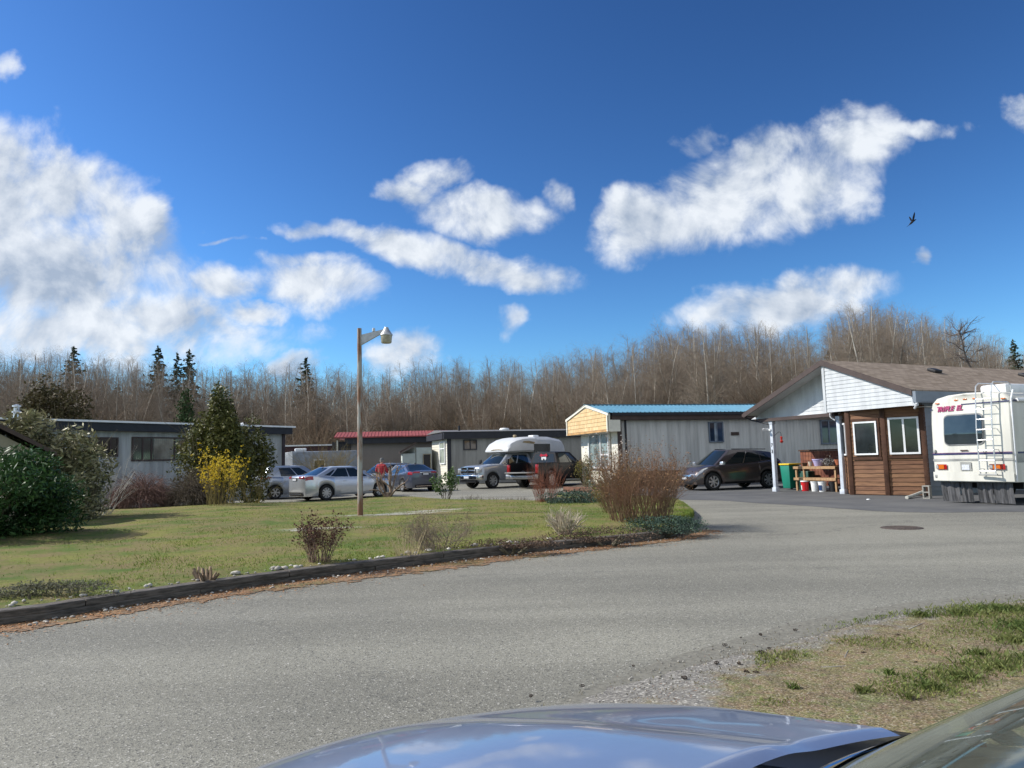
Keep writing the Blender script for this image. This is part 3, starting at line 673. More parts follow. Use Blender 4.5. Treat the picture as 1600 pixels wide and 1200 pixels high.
RH = 4.28
def roof_half(y0, z0, y1, z1, x0, x1, m, parent, pitch=.24, name='roof'):
    n = int((x1-x0)/pitch); pr = []
    for i in range(n): x = x0+i*pitch; pr += [(x, 0), (x+pitch*.36, 0), (x+pitch*.43, .028), (x+pitch*.57, .028), (x+pitch*.64, 0)]
    pr.append((x0+n*pitch, 0)); k = len(pr)
    vs = [(a, y0, z0+h) for a, h in pr]+[(a, y1, z1+h) for a, h in pr]; MB().add(vs, [(i, i+1, k+i+1, k+i) for i in range(k-1)]).build(name, m, parent)
roof_half(-.44, BE+.34, BW/2, RH, -.78, BL_+.4, M_bluemetal, blue); roof_half(BW/2, RH, BW+.44, BE+.34, -.78, BL_+.4, M_bluemetal, blue)
MB().b2((-.78, BW/2-.12, RH+.02), (BL_+.4, BW/2+.12, RH+.045)).build('ridge_cap', M_bluemetal, blue)
# end wall facing left
xe = Matrix(((0, 1, 0, 0), (-1, 0, 0, BW), (0, 0, 1, 0), (0, 0, 0, 1)))
ew = wallbox(xe, 0, BW, .0, BE, .02); ew.v = [(v[0]-.03, v[1], v[2]) for v in ew.v]; ew.build('end_wall', M_cream, blue)
# shingled gable box in front of the end wall
M_cshin = bpy.data.materials.new('cedar_shingles'); M_cshin.use_nodes = True; t = NT(M_cshin.node_tree); b = t.n['Principled BSDF']
g_ = t.node('ShaderNodeNewGeometry'); t.put(b.inputs['Base Color'], t.mix(g_.outputs['Random Per Island'], (.54, .36, .17, 1), (.68, .50, .27, 1))); b.inputs['Roughness'].default_value = .75
gx0 = -.70; z_lo = 2.78
mb = MB()
MB().prism([(-.35, z_lo+.02), (BW+.35, z_lo+.02), (BW+.35, BE+.3), (BW/2, RH-.09), (-.35, BE+.3)], 'X', gx0+.02, gx0+.10).build('gable_box', M_cream, blue)
MB().b2((gx0+.1, -.33, z_lo), (-.05, BW+.33, z_lo+.04)).build('gable_soffit', M_cream, blue)
MB().b2((gx0+.1, -.34, z_lo), (-.05, -.30, BE-.0)).build('gable_cheek', M_cream, blue)
z = z_lo+.12; rr = random.Random(4)
while z < RH-.15:
    h = .2; y = -.28
    while y < BW+.28:
        wd = rr.uniform(.1, .24); y1 = min(y+wd, BW+.28); ym = (y+y1)/2; top = min(BE+.25, 99) if abs(ym-BW/2) > 1e9 else (BE+.26)+(RH-.1-BE-.26)*(1-abs(ym-BW/2)/(BW/2+.35))
        zt = min(z+h, top-.05)
        if zt-z > .04: mb.add([(gx0-.012, y1-.008, z), (gx0-.012, y, z), (gx0+.008, y, zt), (gx0+.008, y1-.008, zt), (gx0+.02, y1-.008, z), (gx0+.02, y, z)], [(0, 1, 2, 3), (0, 4, 5, 1)])
        y = y1
    z += h
mb.build('shingles', M_cshin, blue)
for (a, b_, c_, d_) in ((-.44, BE+.2, BW/2, RH-.09), (BW+.44, BE+.2, BW/2, RH-.09)):
    MB().prism([(a, b_), (c_, d_), (c_, d_+.13), (a, b_+.13)], 'X', gx0-.06, gx0-.015).build('barge_board', M_cream, blue)
for yy_ in (-.33, BW+.27): MB().b2((gx0-.055, yy_, z_lo), (gx0-.014, yy_+.09, BE+.22)).build('trim_board', M_cream, blue)
MB().b2((gx0-.05, -.24, z_lo-.0), (gx0-.014, BW+.27, z_lo+.1)).build('trim_board', mat('orange_trim', (.52, .3, .12), .7), blue)
# windows of the end wall (bay window) and long wall
M_sheer = winmat('sheer_pane', (.28, .36, .36), .25)
xe2 = xe.copy(); xe2[0][3] = -.05
window(blue, xe2, 1.35, 4.0, .95, 2.80, .09, mull=(2.95,), rail=(), m_pane=M_sheer, d=.12)
trim = MB(); trim.b2((2.98, -.135, 1.62), (3.92, -.05, 1.70)); trim.v = [tuple(xe2 @ Vector(v)) for v in trim.v]; trim.build('window_rail', M_white, blue)
def along(px, corner, ang): d_ = np.array([math.cos(ang), math.sin(ang), 0]); n_ = np.array([-math.sin(ang), math.cos(ang), 0]); P_ = np.array([corner[0], corner[1], 0]); return float((PL(px, 700, P_, n_)-P_)@d_)
def zalong(px, py, corner, ang): n_ = np.array([-math.sin(ang), math.cos(ang), 0]); return float(PL(px, py, np.array([corner[0], corner[1], 0]), n_)[2])
M_blueglass = winmat('blue_pane', (.035, .06, .11)); M_fr_bl = mat('slate_frame', (.16, .20, .26), .6)
a, b_ = along(1108, cb_, AB), along(1131, cb_, AB); window(blue, XL, a, b_, zalong(1120, 691, cb_, AB), zalong(1120, 659, cb_, AB), .06, mull=((a+b_)/2+.05,), m_frame=M_fr_bl, m_pane=M_blueglass, y=-.016, curtain=[((a+b_)/2-.1, (a+b_)/2+.02, mat('pale_curtain', (.3, .36, .42), .8))])
a, b_ = along(1283, cb_, AB), along(1322, cb_, AB); window(blue, XL, a, b_, zalong(1300, 694, cb_, AB), zalong(1300, 656, cb_, AB), .08, mull=(a+.55,), m_frame=M_fr_bl, m_pane=M_blueglass, y=-.016)
a = along(1149, cb_, AB); MB().b2((a-.22, -.05, zalong(1149, 680, cb_, AB)), (a+.24, -.016, zalong(1149, 675, cb_, AB))).build('vent', M_brown, blue)

# -- grey home in the middle
AG = R(19); cg = G(701, 757)[:2]
grey = ang_home('mobile_home', 'dark grey mobile home with cream lap siding on its end, behind the pickups', cg, AG, 0, 0, 0)
M_greywall = mat('grey_wall', (.28, .28, .262), .6, .13, 1.2, stretch=(2.5, 2.5, .22))
M_creamlap = mat('cream_siding', (.66, .63, .54), .6, .05)
GE = 3.02; GW = 4.6; GL = 17.
ribbed(XL, .1, GL, .0, GE, .42, .01, .02).build('panel_wall', M_greywall, grey)
MB().b2((0, .02, 0), (GL, GW, GE)).build('wall_core', M_greywall, grey)
MB().b2((-.06, -.07, 0), (.2, .05, GE+.02)).build('corner_board', M_dark, grey)
MB().b2((-.35, -.32, GE), (GL+.3, -.02, GE+.45)).build('fascia', M_dark, grey)
MB().b2((.2, -.05, .58), (GL, -.011, .62)).build('skirting_rail', M_dark, grey)
MB().b2((-.4, -.1, GE+.003), (-.3, GW+.3, GE+.4)).build('fascia', M_dark, grey)
M_roofgrey = mat('grey_roof', (.17, .17, .17), .6, .1)
MB().prism([(-.38, GE+.47), (GW+.38, GE+.47), (GW/2, GE+.68)], 'X', -.4, GL+.4).build('roof', M_roofgrey, grey)
xg = Matrix(((0, 1, 0, -.04), (-1, 0, 0, GW), (0, 0, 1, 0), (0, 0, 0, 1)))
siding(lambda z: (0, GW), .02, GE, .17, .02, xg).build('end_siding', M_creamlap, grey)
window(grey, xg, 2.7, 4.15, 1.35, 2.88, .07, rail=(2.4,), m_pane=winmat('cream_pane', (.36, .40, .34), .2), d=.08, y=-.03)
# bay-window end piece faces the viewer (turned outwards)
a, b_ = along(724, cg, AG), along(745, cg, AG)
window(grey, XL, a, b_, zalong(735, 703, cg, AG), zalong(735, 687, cg, AG), .07, mull=((a+b_)/2,), m_frame=M_dark, m_pane=winmat('warm_pane', (.16, .13, .10)), y=-.013)
a = along(716, cg, AG); MB().tube((a+.4, 1.2, GE+.4), (a+.4, 1.2, GE+.95), .08).build('roof_pipe', M_dark, grey, smooth=True)
a = along(803, cg, AG); MB().lathe([(0, .2), (.3, .18), (.36, .1), (.36, 0)], (a, 2, GE+.6), 14).build('roof_vent', M_white, grey, smooth=True)
a = along(900, cg, AG)
# -- entry porch between grey and red
pe = ang_home('entry_shed', 'small pale lean-to entry shed with a dark screen door beside the cream siding', D(651, 757, 52.0)[:2], R(10), 0, 0, 0, 'shed')
pk = 1/ (FPX/52.0)
sw = (675-651)*pk
MB().b2((0, .0, 0), (sw, 2.0, 2.55)).build('wall', mat('pale_wall_shade', (.33, .38, .38), .6, .06), pe)  # darker tone: the shade on this face is put into its colour
MB().add([(-.05, 0.02, 0), (-1.0, 2.2, 0), (-1.0, 2.2, 2.2), (-.05, .02, 2.62)], [(0, 1, 2, 3)]).build('side_panel', mat('pale_wall_lit', (.62, .66, .60), .6, .05), pe)  # same shed wall, paler tone: the sunlight is put into its colour
MB().b2((-.95, .05, 0), (-.06, 2.2, 2.15)).build('inner_wall', mat('pale_wall_shade', (.33, .38, .38)), pe)
MB().prism([(-1.15, 2.17), (-.02, 2.82), (-.02, 2.94), (-1.15, 2.3)], 'Y', -.15, 2.3).build('roof', M_brown, pe)
dr_ = window(pe, XL, sw*.42, sw*.95, .05, 2.1, .05, rail=(1.0,), m_frame=mat('tan_frame', (.3, .27, .2), .6), m_pane=M_black, y=-.003, name='screen_door')

# -- home with the red roof
AR = R(9); cr = D(546, 750, 57.0)[:2]
red = ang_home('mobile_home', 'taupe mobile home with a red metal roof and black fascia behind the parked cars', cr, AR, 0, 0, 0)
zr0 = Z_at(546, 684, 57); kx = 57/FPX
RL = (690-546)*kx*1.1
MB().b2((0, 0, 0), (RL, 5, zr0+.1)).build('wall', mat('taupe_wall', (.215, .19, .17), .65, .07, .6), red)
MB().b2((-.03, -.05, 0), (.14, .02, zr0-.3)).build('corner_board', M_dark, red)
MB().b2((-.3, -.5, zr0-.5), (RL, -.06, zr0+.0)).build('fascia', M_dark, red)
MB().b2((-.95, -.1, 0), (-.85, .05, zr0-.2)).build('corner_post', M_cream, red)
MB().b2((-1.3, 0.06, 0), (-.02, 5, zr0-.3)).build('side_porch', M_dark, red)
M_redmetal = mat('red_roof_metal', (.27, .06, .058), .7, .12, 1.5)
roof_half(-.65, zr0+.02, 2.5, zr0+.52, -1.1, RL, M_redmetal, red, .26); roof_half(2.5, zr0+.52, 5.6, zr0+.02, -1.1, RL, M_redmetal, red, .26)
MB().b2((-1.1, -.66, zr0-.06), (RL, -.6, zr0+.03)).build('gutter', M_redmetal, red)

# -- long home at far left
AL = math.atan2(9.6*1.0, 6.15); cl_ = np.array([X_at(448, 42.0), 42.0]); LD = np.array([math.cos(AL), math.sin(AL)])
LLEN = 26.; lc = cl_-LD*LLEN
left = ang_home('mobile_home', 'long blue-grey mobile home with a flat white-edged roof behind the left shrubs', lc, AL, 0, 0, 0)
M_lwall = mat('slate_blue_wall', (.40, .42, .415), .65, .15, 1.2, stretch=(2.5, 2.5, .22))
LE = 3.28
ribbed(XL, 0, LLEN-.3, .0, LE, .3, .008, .02).build('panel_wall', M_lwall, left)
MB().b2((0, .02, 0), (LLEN-.3, 5, LE)).build('wall_core', M_lwall, left)
MB().b2((-.3, -.4, LE), (LLEN, -.01, LE+.36)).build('fascia', M_dark, left)
MB().b2((LLEN-.42, -.05, 0), (LLEN-.22, .03, LE)).build('corner_board', mat('plum_trim', (.04, .028, .032), .6), left)
MB().b2((-.4, -.5, LE+.365), (LLEN+.15, 5.5, LE+.45)).build('roof', mat('white_roof', (.78, .79, .80), .35, .05), left)
for (p0, p1, y0, y1, mu, frm) in ((205, 292, 720, 683, (222, 236, 272), None), (128, 184, 714, 683, (146, 172), None), (398, 411, 718, 688, (), M_white)):
    a, b_ = along(p0, lc, AL), along(p1, lc, AL); zb_, zt_ = zalong((p0+p1)/2, y0, lc, AL), zalong((p0+p1)/2, y1, lc, AL)
    cu_l = [(along(239, lc, AL), along(270, lc, AL), winmat('reflective_pane', (.22, .22, .19), .15))] if p0 == 205 else ([(a+.1, b_-.1, mat('white_blind', (.5, .52, .52), .7))] if p0 == 398 else None)
    window(left, XL, a, b_, zb_, zt_, .07, mull=[along(x, lc, AL) for x in mu], m_frame=frm or M_brown, y=-.012, d=.05, curtain=cu_l)
ac = along(36, lc, AL); MB().lathe([(.11, 0), (.11, .28), (.17, .30), (.17, .35), (.10, .37), (.10, .52), (.16, .54), (.16, .59), (0, .64)], (ac, .7, LE+.45), 16).build('chimney', mat('galvanised', (.5, .53, .56), .4, .1, metal=.5), left, smooth=True, sharp=30)
ac = along(419, lc, AL); MB().lathe([(.12, 0), (.12, .22), (.18, .24), (0, .3)], (ac, 2.2, LE+.45), 12).build('roof_vent', M_white, left, smooth=True)

# -- far home between the left home and the red one
cf = D(436, 757, 62.)[:2]; farh = ang_home('mobile_home', 'distant low mobile home with white roof edge and maroon fascia behind the left hatchback', cf, R(6), 0, 0, 0)
zf = Z_at(470, 697, 62); 
MB().b2((0, 0, 0), (6.5, 5, zf-.1)).build('wall', mat('dusky_wall', (.16, .17, .19), .7), farh)
MB().b2((-.2, -.4, zf-.62), (6.6, -.03, zf-.04)).build('fascia', mat('maroon_fascia', (.06, .025, .03), .7), farh)
MB().b2((-.3, -.5, zf-.035), (6.7, 5.3, zf+.08)).build('roof', M_white, farh)
# -- little roofed well house at the left edge
wx = X_at(8, 19.0); well = thing('garden_shed', 'little garden shed with a dark sloping roof behind the big dark shrub', 'shed', (wx-1.2, 19.0, 0), R(34))
zp = Z_at(0, 655, 19.); ze = Z_at(65, 708, 19.)
M_beige = mat('beige_board', (.32, .29, .22), .7, .08)
MB().prism([(-1.6, 0), (1.75, 0), (1.75, ze+.02), (0, zp+.15), (-1.6, ze+.1)], 'Y', .25, 2.6).build('wall', M_beige, well)
MB().prism([(0, zp+.28), (2.15, ze-.06), (2.15, ze+.04), (0, zp+.42)], 'Y', -.05, 2.8).build('roof', M_brown, well)
MB().prism([(0, zp+.28), (-2.15, ze-.06), (-2.15, ze+.04), (0, zp+.42)], 'Y', -.05, 2.8).build('roof', M_brown, well)
# ================================================================== VEHICLES  (local X forward, Y left, Z up)
def lerp(a, b, t): return a+(b-a)*t
def interp(tab, x):
    xs = [p[0] for p in tab]; zs = [p[1] for p in tab]; return float(np.interp(x, xs, zs))
class Car:
    def __init__(s, P): s.P = P
    def w(s, X):                            # half width of the lower body in plan
        P = s.P; h = P['W']/2; xf, xr = P['xmax'], P['xmin']; t = 1.
        for e, n in ((xf-X, P.get('nose', .75)), (X-xr, P.get('tail', .6))):
            if e < n: t *= 1-(.20 if n > .3 else .03)*((n-e)/n)**2.4
        return h*t
    def zb(s, X):
        P = s.P; z = P['clear']; Ra = P['R']+.065
        for xw in (P['xfw'], P['xrw']):
            d = abs(X-xw)
            if d < Ra: z = max(z, P['R']+math.sqrt(Ra*Ra-d*d)*.97)
        return z
    def sect(s, X):
        P = s.P; w_ = s.w(X); zb_ = s.zb(X); zt = interp(P['deck'], X); H_ = zt-zb_
        cr = P.get('crown', .035)
        return [(w_*.925, zb_), (w_*.975, zb_+H_*.12), (w_*1.0, zb_+H_*.38), (w_*.995, zb_+H_*.60), (w_*.965, zb_+H_*.80), (w_*.955, zb_+H_*.88), (w_*.925, zb_+H_*.97), (w_*.84, zt+cr*.3), (w_*.5, zt+cr*.8), (0, zt+cr)]
    def xs(s):
        P = s.P; xs = set(np.linspace(P['xmin'], P['xmax'], 42).tolist()); Ra = P['R']+.065
        for xw in (P['xfw'], P['xrw']):
            for k in range(15): xs.add(xw-Ra*math.cos(math.pi*k/14))
            xs.add(xw-Ra-.004); xs.add(xw+Ra+.004)
        for d in P['deck']: xs.add(d[0])
        for e in (.02, .06, .12): xs.add(P['xmax']-e); xs.add(P['xmin']+e)
        return sorted(x for x in xs if P['xmin'] <= x <= P['xmax'])
    def lower(s):
        xs = s.xs(); mb = MB(); rows = []
        for X in xs:
            h = s.sect(X); rows.append([(X, y, z) for y, z in h]+[(X, -y, z) for y, z in reversed(h[:-1])])
        # rounded ends: pull rows at both ends in towards mid height
        m = len(rows[0]); V = [v for r in rows for v in r]; F_ = []
        for i in range(len(rows)-1):
            for j in range(m-1): a = i*m+j; F_.append((a, a+1, a+m+1, a+m))
        mb.add(V, F_)
        for end, sg in ((0, -1), (len(rows)-1, 1)):      # bulged end caps
            r = rows[end]; bul = s.P.get('bulge', .09); h = (m+1)//2; cap = []
            levels = h
            for j in range(h):                    # left/right partner points share a level
                a = np.array(r[j]); b = np.array(r[m-1-j]); row = []
                for k in range(9):
                    t_ = k/8; p = a*(1-t_)+b*t_; q = 4*t_*(1-t_); hz = (j/(h-1)); pr = interp(s.P.get('endprof', [(0, .25), (.15, .85), (.4, 1.), (.7, .85), (.9, .35), (1, 0)]), hz)
                    row.append((p[0]+sg*bul*q**.6*pr, p[1], p[2]))
                cap.append(row)
            vs = [v for c_ in cap for v in c_]; mb.add(vs, [(i*9+k, i*9+k+1, (i+1)*9+k+1, (i+1)*9+k) for i in range(h-1) for k in range(8)])
        return mb
    # greenhouse
    def gh(s, side, a, h):
        P = s.P; g = P['gh']; xf = lerp(g['xf0'], g['xf1'], h); xr = lerp(g['xr0'], g['xr1'], h)
        w_ = lerp(g['w0'], g['w1'], h**1.25)
        def z(X): zr = g['zr']-g.get('arc', .05)*((X-g['xm'])/1.2)**2; return lerp(interp(P['deck'], X)-.01 if h < .5 else interp(P['deck'], X), zr, h)
        hb = h
        if side in ('L', 'R'):
            X = lerp(xf, xr, a); y = w_*(1-.05*(2*a-1)**2)*(1 if side == 'L' else -1)
            zbel = interp(P['deck'], lerp(g['xf0'], g['xr0'], a)); zr = g['zr']-g.get('arc', .05)*((X-g['xm'])/1.2)**2
            return np.array([X, y, lerp(zbel-.02, zr, h)])
        y = (2*a-1)*w_*.95; s_ = (2*a-1)
        if side == 'F':
            X = xf+g.get('bow', .14)*(1-s_*s_); zbel = interp(P['deck'], g['xf0']); zr = g['zr']-g.get('arc', .05)*((xf-g['xm'])/1.2)**2
            return np.array([X, y, lerp(zbel-.02, zr, h)+.02*(1-s_*s_)*h])
        X = xr-g.get('bowr', .08)*(1-s_*s_); zbel = interp(P['deck'], g['xr0']); zr = g['zr']-g.get('arc', .05)*((xr-g['xm'])/1.2)**2
        return np.array([X, y, lerp(zbel-.02, zr, h)+.02*(1-s_*s_)*h])
    def patch(s, side, a0, a1, h0, h1, off=.0, na=8, nh=5, mb=None, taper=(0, 0)):
        mb = mb or MB(); V = []
        for i in range(nh+1):
            h = lerp(h0, h1, i/nh)
            for k in range(na+1):
                a = lerp(a0+taper[0]*i/nh, a1+taper[1]*i/nh, k/na); p = s.gh(side, a, h); e = 1e-3
                du = s.gh(side, min(a+e, 1), h)-s.gh(side, a-e, h); dv = s.gh(side, a, min(h+e, 1))-s.gh(side, a, h-e); n_ = np.cross(du, dv); n_ /= np.linalg.norm(n_)+1e-9
                c = np.array([(s.P['gh']['xf0']+s.P['gh']['xr0'])/2, 0, 1.0])
                if np.dot(n_, p-c) < 0: n_ = -n_
                V.append(p+n_*off)
        return mb.add(V, [(i*(na+1)+k, i*(na+1)+k+1, (i+1)*(na+1)+k+1, (i+1)*(na+1)+k) for i in range(nh) for k in range(na)])
    def upper(s):
        mb = MB()
        for side in 'LRFB': s.patch(side, 0, 1, 0, 1, 0, 14, 6, mb)
        # roof skin between the four top edges
        n = 14; V = []
        for i in range(n+1):
            a = i/n; L_ = s.gh('L', a, 1); R_ = s.gh('R', a, 1)
            for k in range(9):
                t_ = k/8; p = R_*(1-t_)+L_*t_; q = 4*t_*(1-t_)
                if i == 0: p = s.gh('F', t_, 1)
                if i == n: p = s.gh('B', t_, 1)
                V.append((p[0], p[1], p[2]+.045*q**.7*min(1, a*8+.1, (1-a)*8+.1)+0))
        mb.add(V, [(i*9+k, i*9+k+1, (i+1)*9+k+1, (i+1)*9+k) for i in range(n) for k in range(8)])
        return mb
    def side_patch(s, X0, X1, j0, j1, sg, off=.004, n=6):
        mb = MB(); V = []; cols = j1-j0+1
        for i in range(n+1):
            X = lerp(X0, X1, i/n); h = s.sect(X)
            for j in range(j0, j1+1): V.append((X, sg*(h[j][0]+off), h[j][1]))
        return mb.add(V, [(i*cols+j, i*cols+j+1, (i+1)*cols+j+1, (i+1)*cols+j) for i in range(n) for j in range(cols-1)])

def tyre_mesh(Rr, wd):
    r = Rr; h = wd/2; return [(r*.66, -h*.85), (r*.72, -h), (r*.93, -h), (r*.985, -h*.8), (r, -h*.5), (r, h*.5), (r*.985, h*.8), (r*.93, h), (r*.72, h), (r*.66, h*.85)]
WHEELS = {}
def wheel(parent, x, y, Rr, wd=.22, spokes=7, rimcol='alloy', steer=0.):
    key = (Rr, wd, spokes, rimcol); outer = 1 if y > 0 else -1
    if key not in WHEELS:
        mb = MB().lathe(tyre_mesh(Rr, wd), (0, 0, 0), 32, 'Y'); o = mb.build('wheel', M_rubber, None, smooth=True)
        rr = Rr*.67; rb = MB().lathe([(rr*1.02, .02), (rr*1.03, wd*.43), (rr*.97, wd*.44), (rr*.92, wd*.36), (rr*.90, .05)], (0, 0, 0), 32, 'Y')
        rb.lathe([(0, wd*.38), (rr*.16, wd*.38), (rr*.2, wd*.33), (rr*.2, .05)], (0, 0, 0), 16, 'Y')
        for k in range(spokes):
            a = 2*math.pi*k/spokes; ca, sa = math.cos(a), math.sin(a)
            def q(r_, t_, z_): return (r_*ca-t_*sa, z_, r_*sa+t_*ca)
            w0, w1 = rr*.10, rr*.17; V = [q(rr*.12, -w0, wd*.36), q(rr*.12, w0, wd*.36), q(rr*.93, w1, wd*.35), q(rr*.93, -w1, wd*.35), q(rr*.12, -w0, wd*.2), q(rr*.12, w0, wd*.2), q(rr*.93, w1, wd*.2), q(rr*.93, -w1, wd*.2)]
            rb.add(V, [(0, 1, 2, 3), (0, 4, 5, 1), (1, 5, 6, 2), (2, 6, 7, 3), (3, 7, 4, 0)])
        ro = rb.build('rim', MATS[rimcol], o, smooth=True, sharp=30)
        db = MB().lathe([(0, .03), (rr*.93, .03)], (0, 0, 0), 24, 'Y'); db.build('brake_disc', M_black, o)
        WHEELS[key] = o; w_ = o
    else: w_ = copy_tree(WHEELS[key])
    w_.parent = parent; w_.location = (x, y, Rr); w_.rotation_euler = (0, 0, (0 if outer > 0 else math.pi)+steer)
    return w_

def place(w1, w2x, wb, far, facing=None):
    """ground point of wheel 1 (photo pixel) and column of wheel 2 -> position and heading from wheel 1 to wheel 2"""
    p = G(*w1); best = None
    for k in range(0, 3600):
        a = math.pi*2*k/3600; q = p+np.array([math.cos(a), math.sin(a), 0])*wb
        if q[1] < 2: continue
        v = q-CP; px = 800+FPX*(v@RT)/(v@FW); s_ = math.sin(a)
        if (s_ > 0) != far: continue
        if best is None or abs(px-w2x) < best[0]: best = (abs(px-w2x), a)
    return p, best[1]

def make_car(name, label, P, loc, ang, col_m, spokes=7, group=None, doors=(), wins=(), rimcol='alloy', hidden=()):
    C_ = Car(P); root = thing(name, label, P.get('cat', 'car'), (loc[0], loc[1], 0), ang, group)
    body = C_.lower().build('body', col_m, root, smooth=True, sharp=40)
    cab = C_.upper().build('cabin', col_m, root, smooth=True, sharp=28)
    g = P['gh']
    for nm, side, a0, a1, h0, h1, tp in wins:
        if side == 'S':
            for sd_ in 'LR': C_.patch(sd_, a0, a1, h0, h1, .006, 8, 5, None, tp).build(nm, M_glass, root, smooth=True)
        else: C_.patch(side, a0, a1, h0, h1, .007, 12, 6, None, tp).build(nm, M_glass, root, smooth=True)
    MB().b2((P['xmin']+.25, -P['W']*.40, P['clear']+.0), (P['xmax']-.25, P['W']*.40, interp(P['deck'], (P['xmin']+P['xmax'])/2)-.25)).build('underbody', M_black, root)
    for d0, d1 in doors:
        for sg in (1, -1):
            dr = C_.side_patch(d0+.008, d1-.008, 1, 6, sg, .006, 8).build('door', col_m, root, smooth=True)
            X = d0+.22; h = C_.sect(X); MB().box((X, sg*(h[4][0]+.022), h[4][1]), (.18, .025, .03)).build('handle', P.get('handle', col_m), dr, bevel=.006)
    wy = P['W']/2-.115
    for xw in (P['xfw'], P['xrw']):
        for sg in (1, -1): wheel(root, xw, sg*wy, P['R'], P.get('tw', .21), spokes, rimcol)
    if P.get('mirror', 1):
        for sg in (1, -1):
            X = g['xf0']-.28; z = interp(P['deck'], X)+.08; mb = MB().box((X, sg*(P['W']/2+.09), z), (.13, .2, .13), rz=sg*.15); mb.box((X+.02, sg*(P['W']/2-.02), z-.05), (.06, .12, .04)); mb.build('mirror', P.get('mirror_m', col_m), root, bevel=.025)
    return root, C_

def end_patch(C_, sg, y0, y1, h0, h1, off=.008, n=6, wrap=0.):
    """patch lying on the bulged nose (sg=1) or tail (sg=-1), h as a share of the end's height; wrap carries it round the corner"""
    P = C_.P; X = P['xmax'] if sg > 0 else P['xmin']; h = C_.sect(X); bul = P.get('bulge', .09); prof = P.get('endprof', [(0, .25), (.15, .85), (.4, 1.), (.7, .85), (.9, .35), (1, 0)]); m = len(h); V = []
    def pt(y, hh):
        j = hh*(m-1); i = min(int(j), m-2); f_ = j-i; wy = lerp(h[i][0], h[i+1][0], f_); z = lerp(h[i][1], h[i+1][1], f_); yy_ = max(-wy, min(wy, y)); t_ = (yy_/wy+1)/2 if wy > 1e-6 else .5
        return (X+sg*(bul*max(0, 4*t_*(1-t_))**.6*interp(prof, hh)+off), yy_, z)
    for i in range(n+1):
        for k in range(n+1): V.append(pt(lerp(y0, y1, k/n), lerp(h0, h1, i/n)))
    return MB().add(V, [(i*(n+1)+k, i*(n+1)+k+1, (i+1)*(n+1)+k+1, (i+1)*(n+1)+k) for i in range(n) for k in range(n)])

# ---- paints
P_silver = paint('silver_paint', (.56, .58, .60), .65, .30)
P_hatch = paint('grey_blue_paint', (.33, .37, .43), .6, .3)
P_slate = paint('slate_paint', (.075, .085, .12), .5, .3)
P_brown = paint('brown_bronze_paint', (.105, .085, .08), .55, .28)
P_truck = paint('truck_silver_paint', (.36, .385, .42), .35, .3)
P_black = mat('black_paint', (.004, .005, .009), .45, .03, 8, coat=.08, spec=.2)
P_grey = paint('pale_grey_paint', (.30, .33, .37), .6, .3)

SEDAN = dict(W=1.78, xmin=-2.2, xmax=2.3, xfw=1.42, xrw=-1.28, R=.325, clear=.20, bulge=.12, nose=.8, tail=.55, crown=.03,
    deck=[(-2.2, 1.03), (-2.05, 1.07), (-1.5, 1.04), (-.9, .97), (0, .94), (1.0, .93), (1.35, .90), (1.9, .80), (2.2, .68), (2.3, .60)],
    gh=dict(xf0=1.28, xf1=.38, xr0=-1.75, xr1=-.88, w0=.80, w1=.575, zr=1.405, xm=-.2, arc=.035, bow=.16, bowr=.10))
SW = [('side_window', 'S', .13, .46, .10, .88, (.05, .0)), ('side_window', 'S', .48, .79, .10, .88, (0, -.04)), ('side_window', 'S', .80, .90, .14, .74, (0, -.055)), ('windscreen', 'F', .05, .95, .06, .95, (.03, -.03)), ('rear_window', 'B', .06, .94, .10, .93, (.05, -.05))]
def sedan_details(root, C_, tail_m=None, plate=True):
    P = C_.P
    for sg in (1, -1):
        wv = C_.w(P['xmin'])
        mb = end_patch(C_, -1, sg*wv*.45, sg*wv*1.0, .60, .80, .012); 
        sp_ = C_.side_patch(P['xmin']+.0, P['xmin']+.30, 4, 6, sg, .010, 5); mb.add(sp_.v, sp_.f); mb.build('tail_light', M_red, root, smooth=True)
        mb = end_patch(C_, 1, sg*C_.w(P['xmax'])*.5, sg*C_.w(P['xmax']), .62, .88, .012); sp_ = C_.side_patch(P['xmax']-.32, P['xmax'], 4, 6, sg, .010, 5); mb.add(sp_.v, sp_.f); mb.build('headlight', M_lens, root, smooth=True)
    end_patch(C_, -1, -.58, .58, .02, .15, .014).build('rear_bumper', M_black, root, smooth=True)
    MB().box((P['xmin']-P['bulge']-.02, 0, P['clear']+.10), (.03, 1.1, .025)).build('bumper_strip', M_chrome, root)
    end_patch(C_, 1, -.6, .6, .1, .45, .012).build('grille', M_black, root, smooth=True)
    if plate: 
        f_ = end_patch(C_, -1, -.21, .21, .44, .62, .012).build('plate_recess', M_black, root, smooth=True)
        end_patch(C_, -1, -.155, .155, .45, .59, .024).build('number_plate', M_plate, root)
        end_patch(C_, -1, -.32, .32, .64, .67, .02).build('boot_trim', M_chrome, root)
    MB().box((-1.0, 0, 1.46), (.16, .03, .05)).build('aerial', P.get('aer', M_black), root, bevel=.01)

# silver sedan: its right side and tail towards the viewer
p, a = place((509, 782), 592, 2.70, True)
hd = np.array([math.cos(a), math.sin(a), 0]); lf = np.array([-hd[1], hd[0], 0])
o = p-hd*SEDAN['xrw']+lf*(SEDAN['W']/2-.12)
sed, C_ = make_car('sedan', 'bright silver four-door sedan parked behind the lamp pole, tail to the left', SEDAN, o, a, P_silver, 9, None, [(-.62, .28), (.28, 1.24)], SW)
sedan_details(sed, C_); SED_A, SED_O = a, o
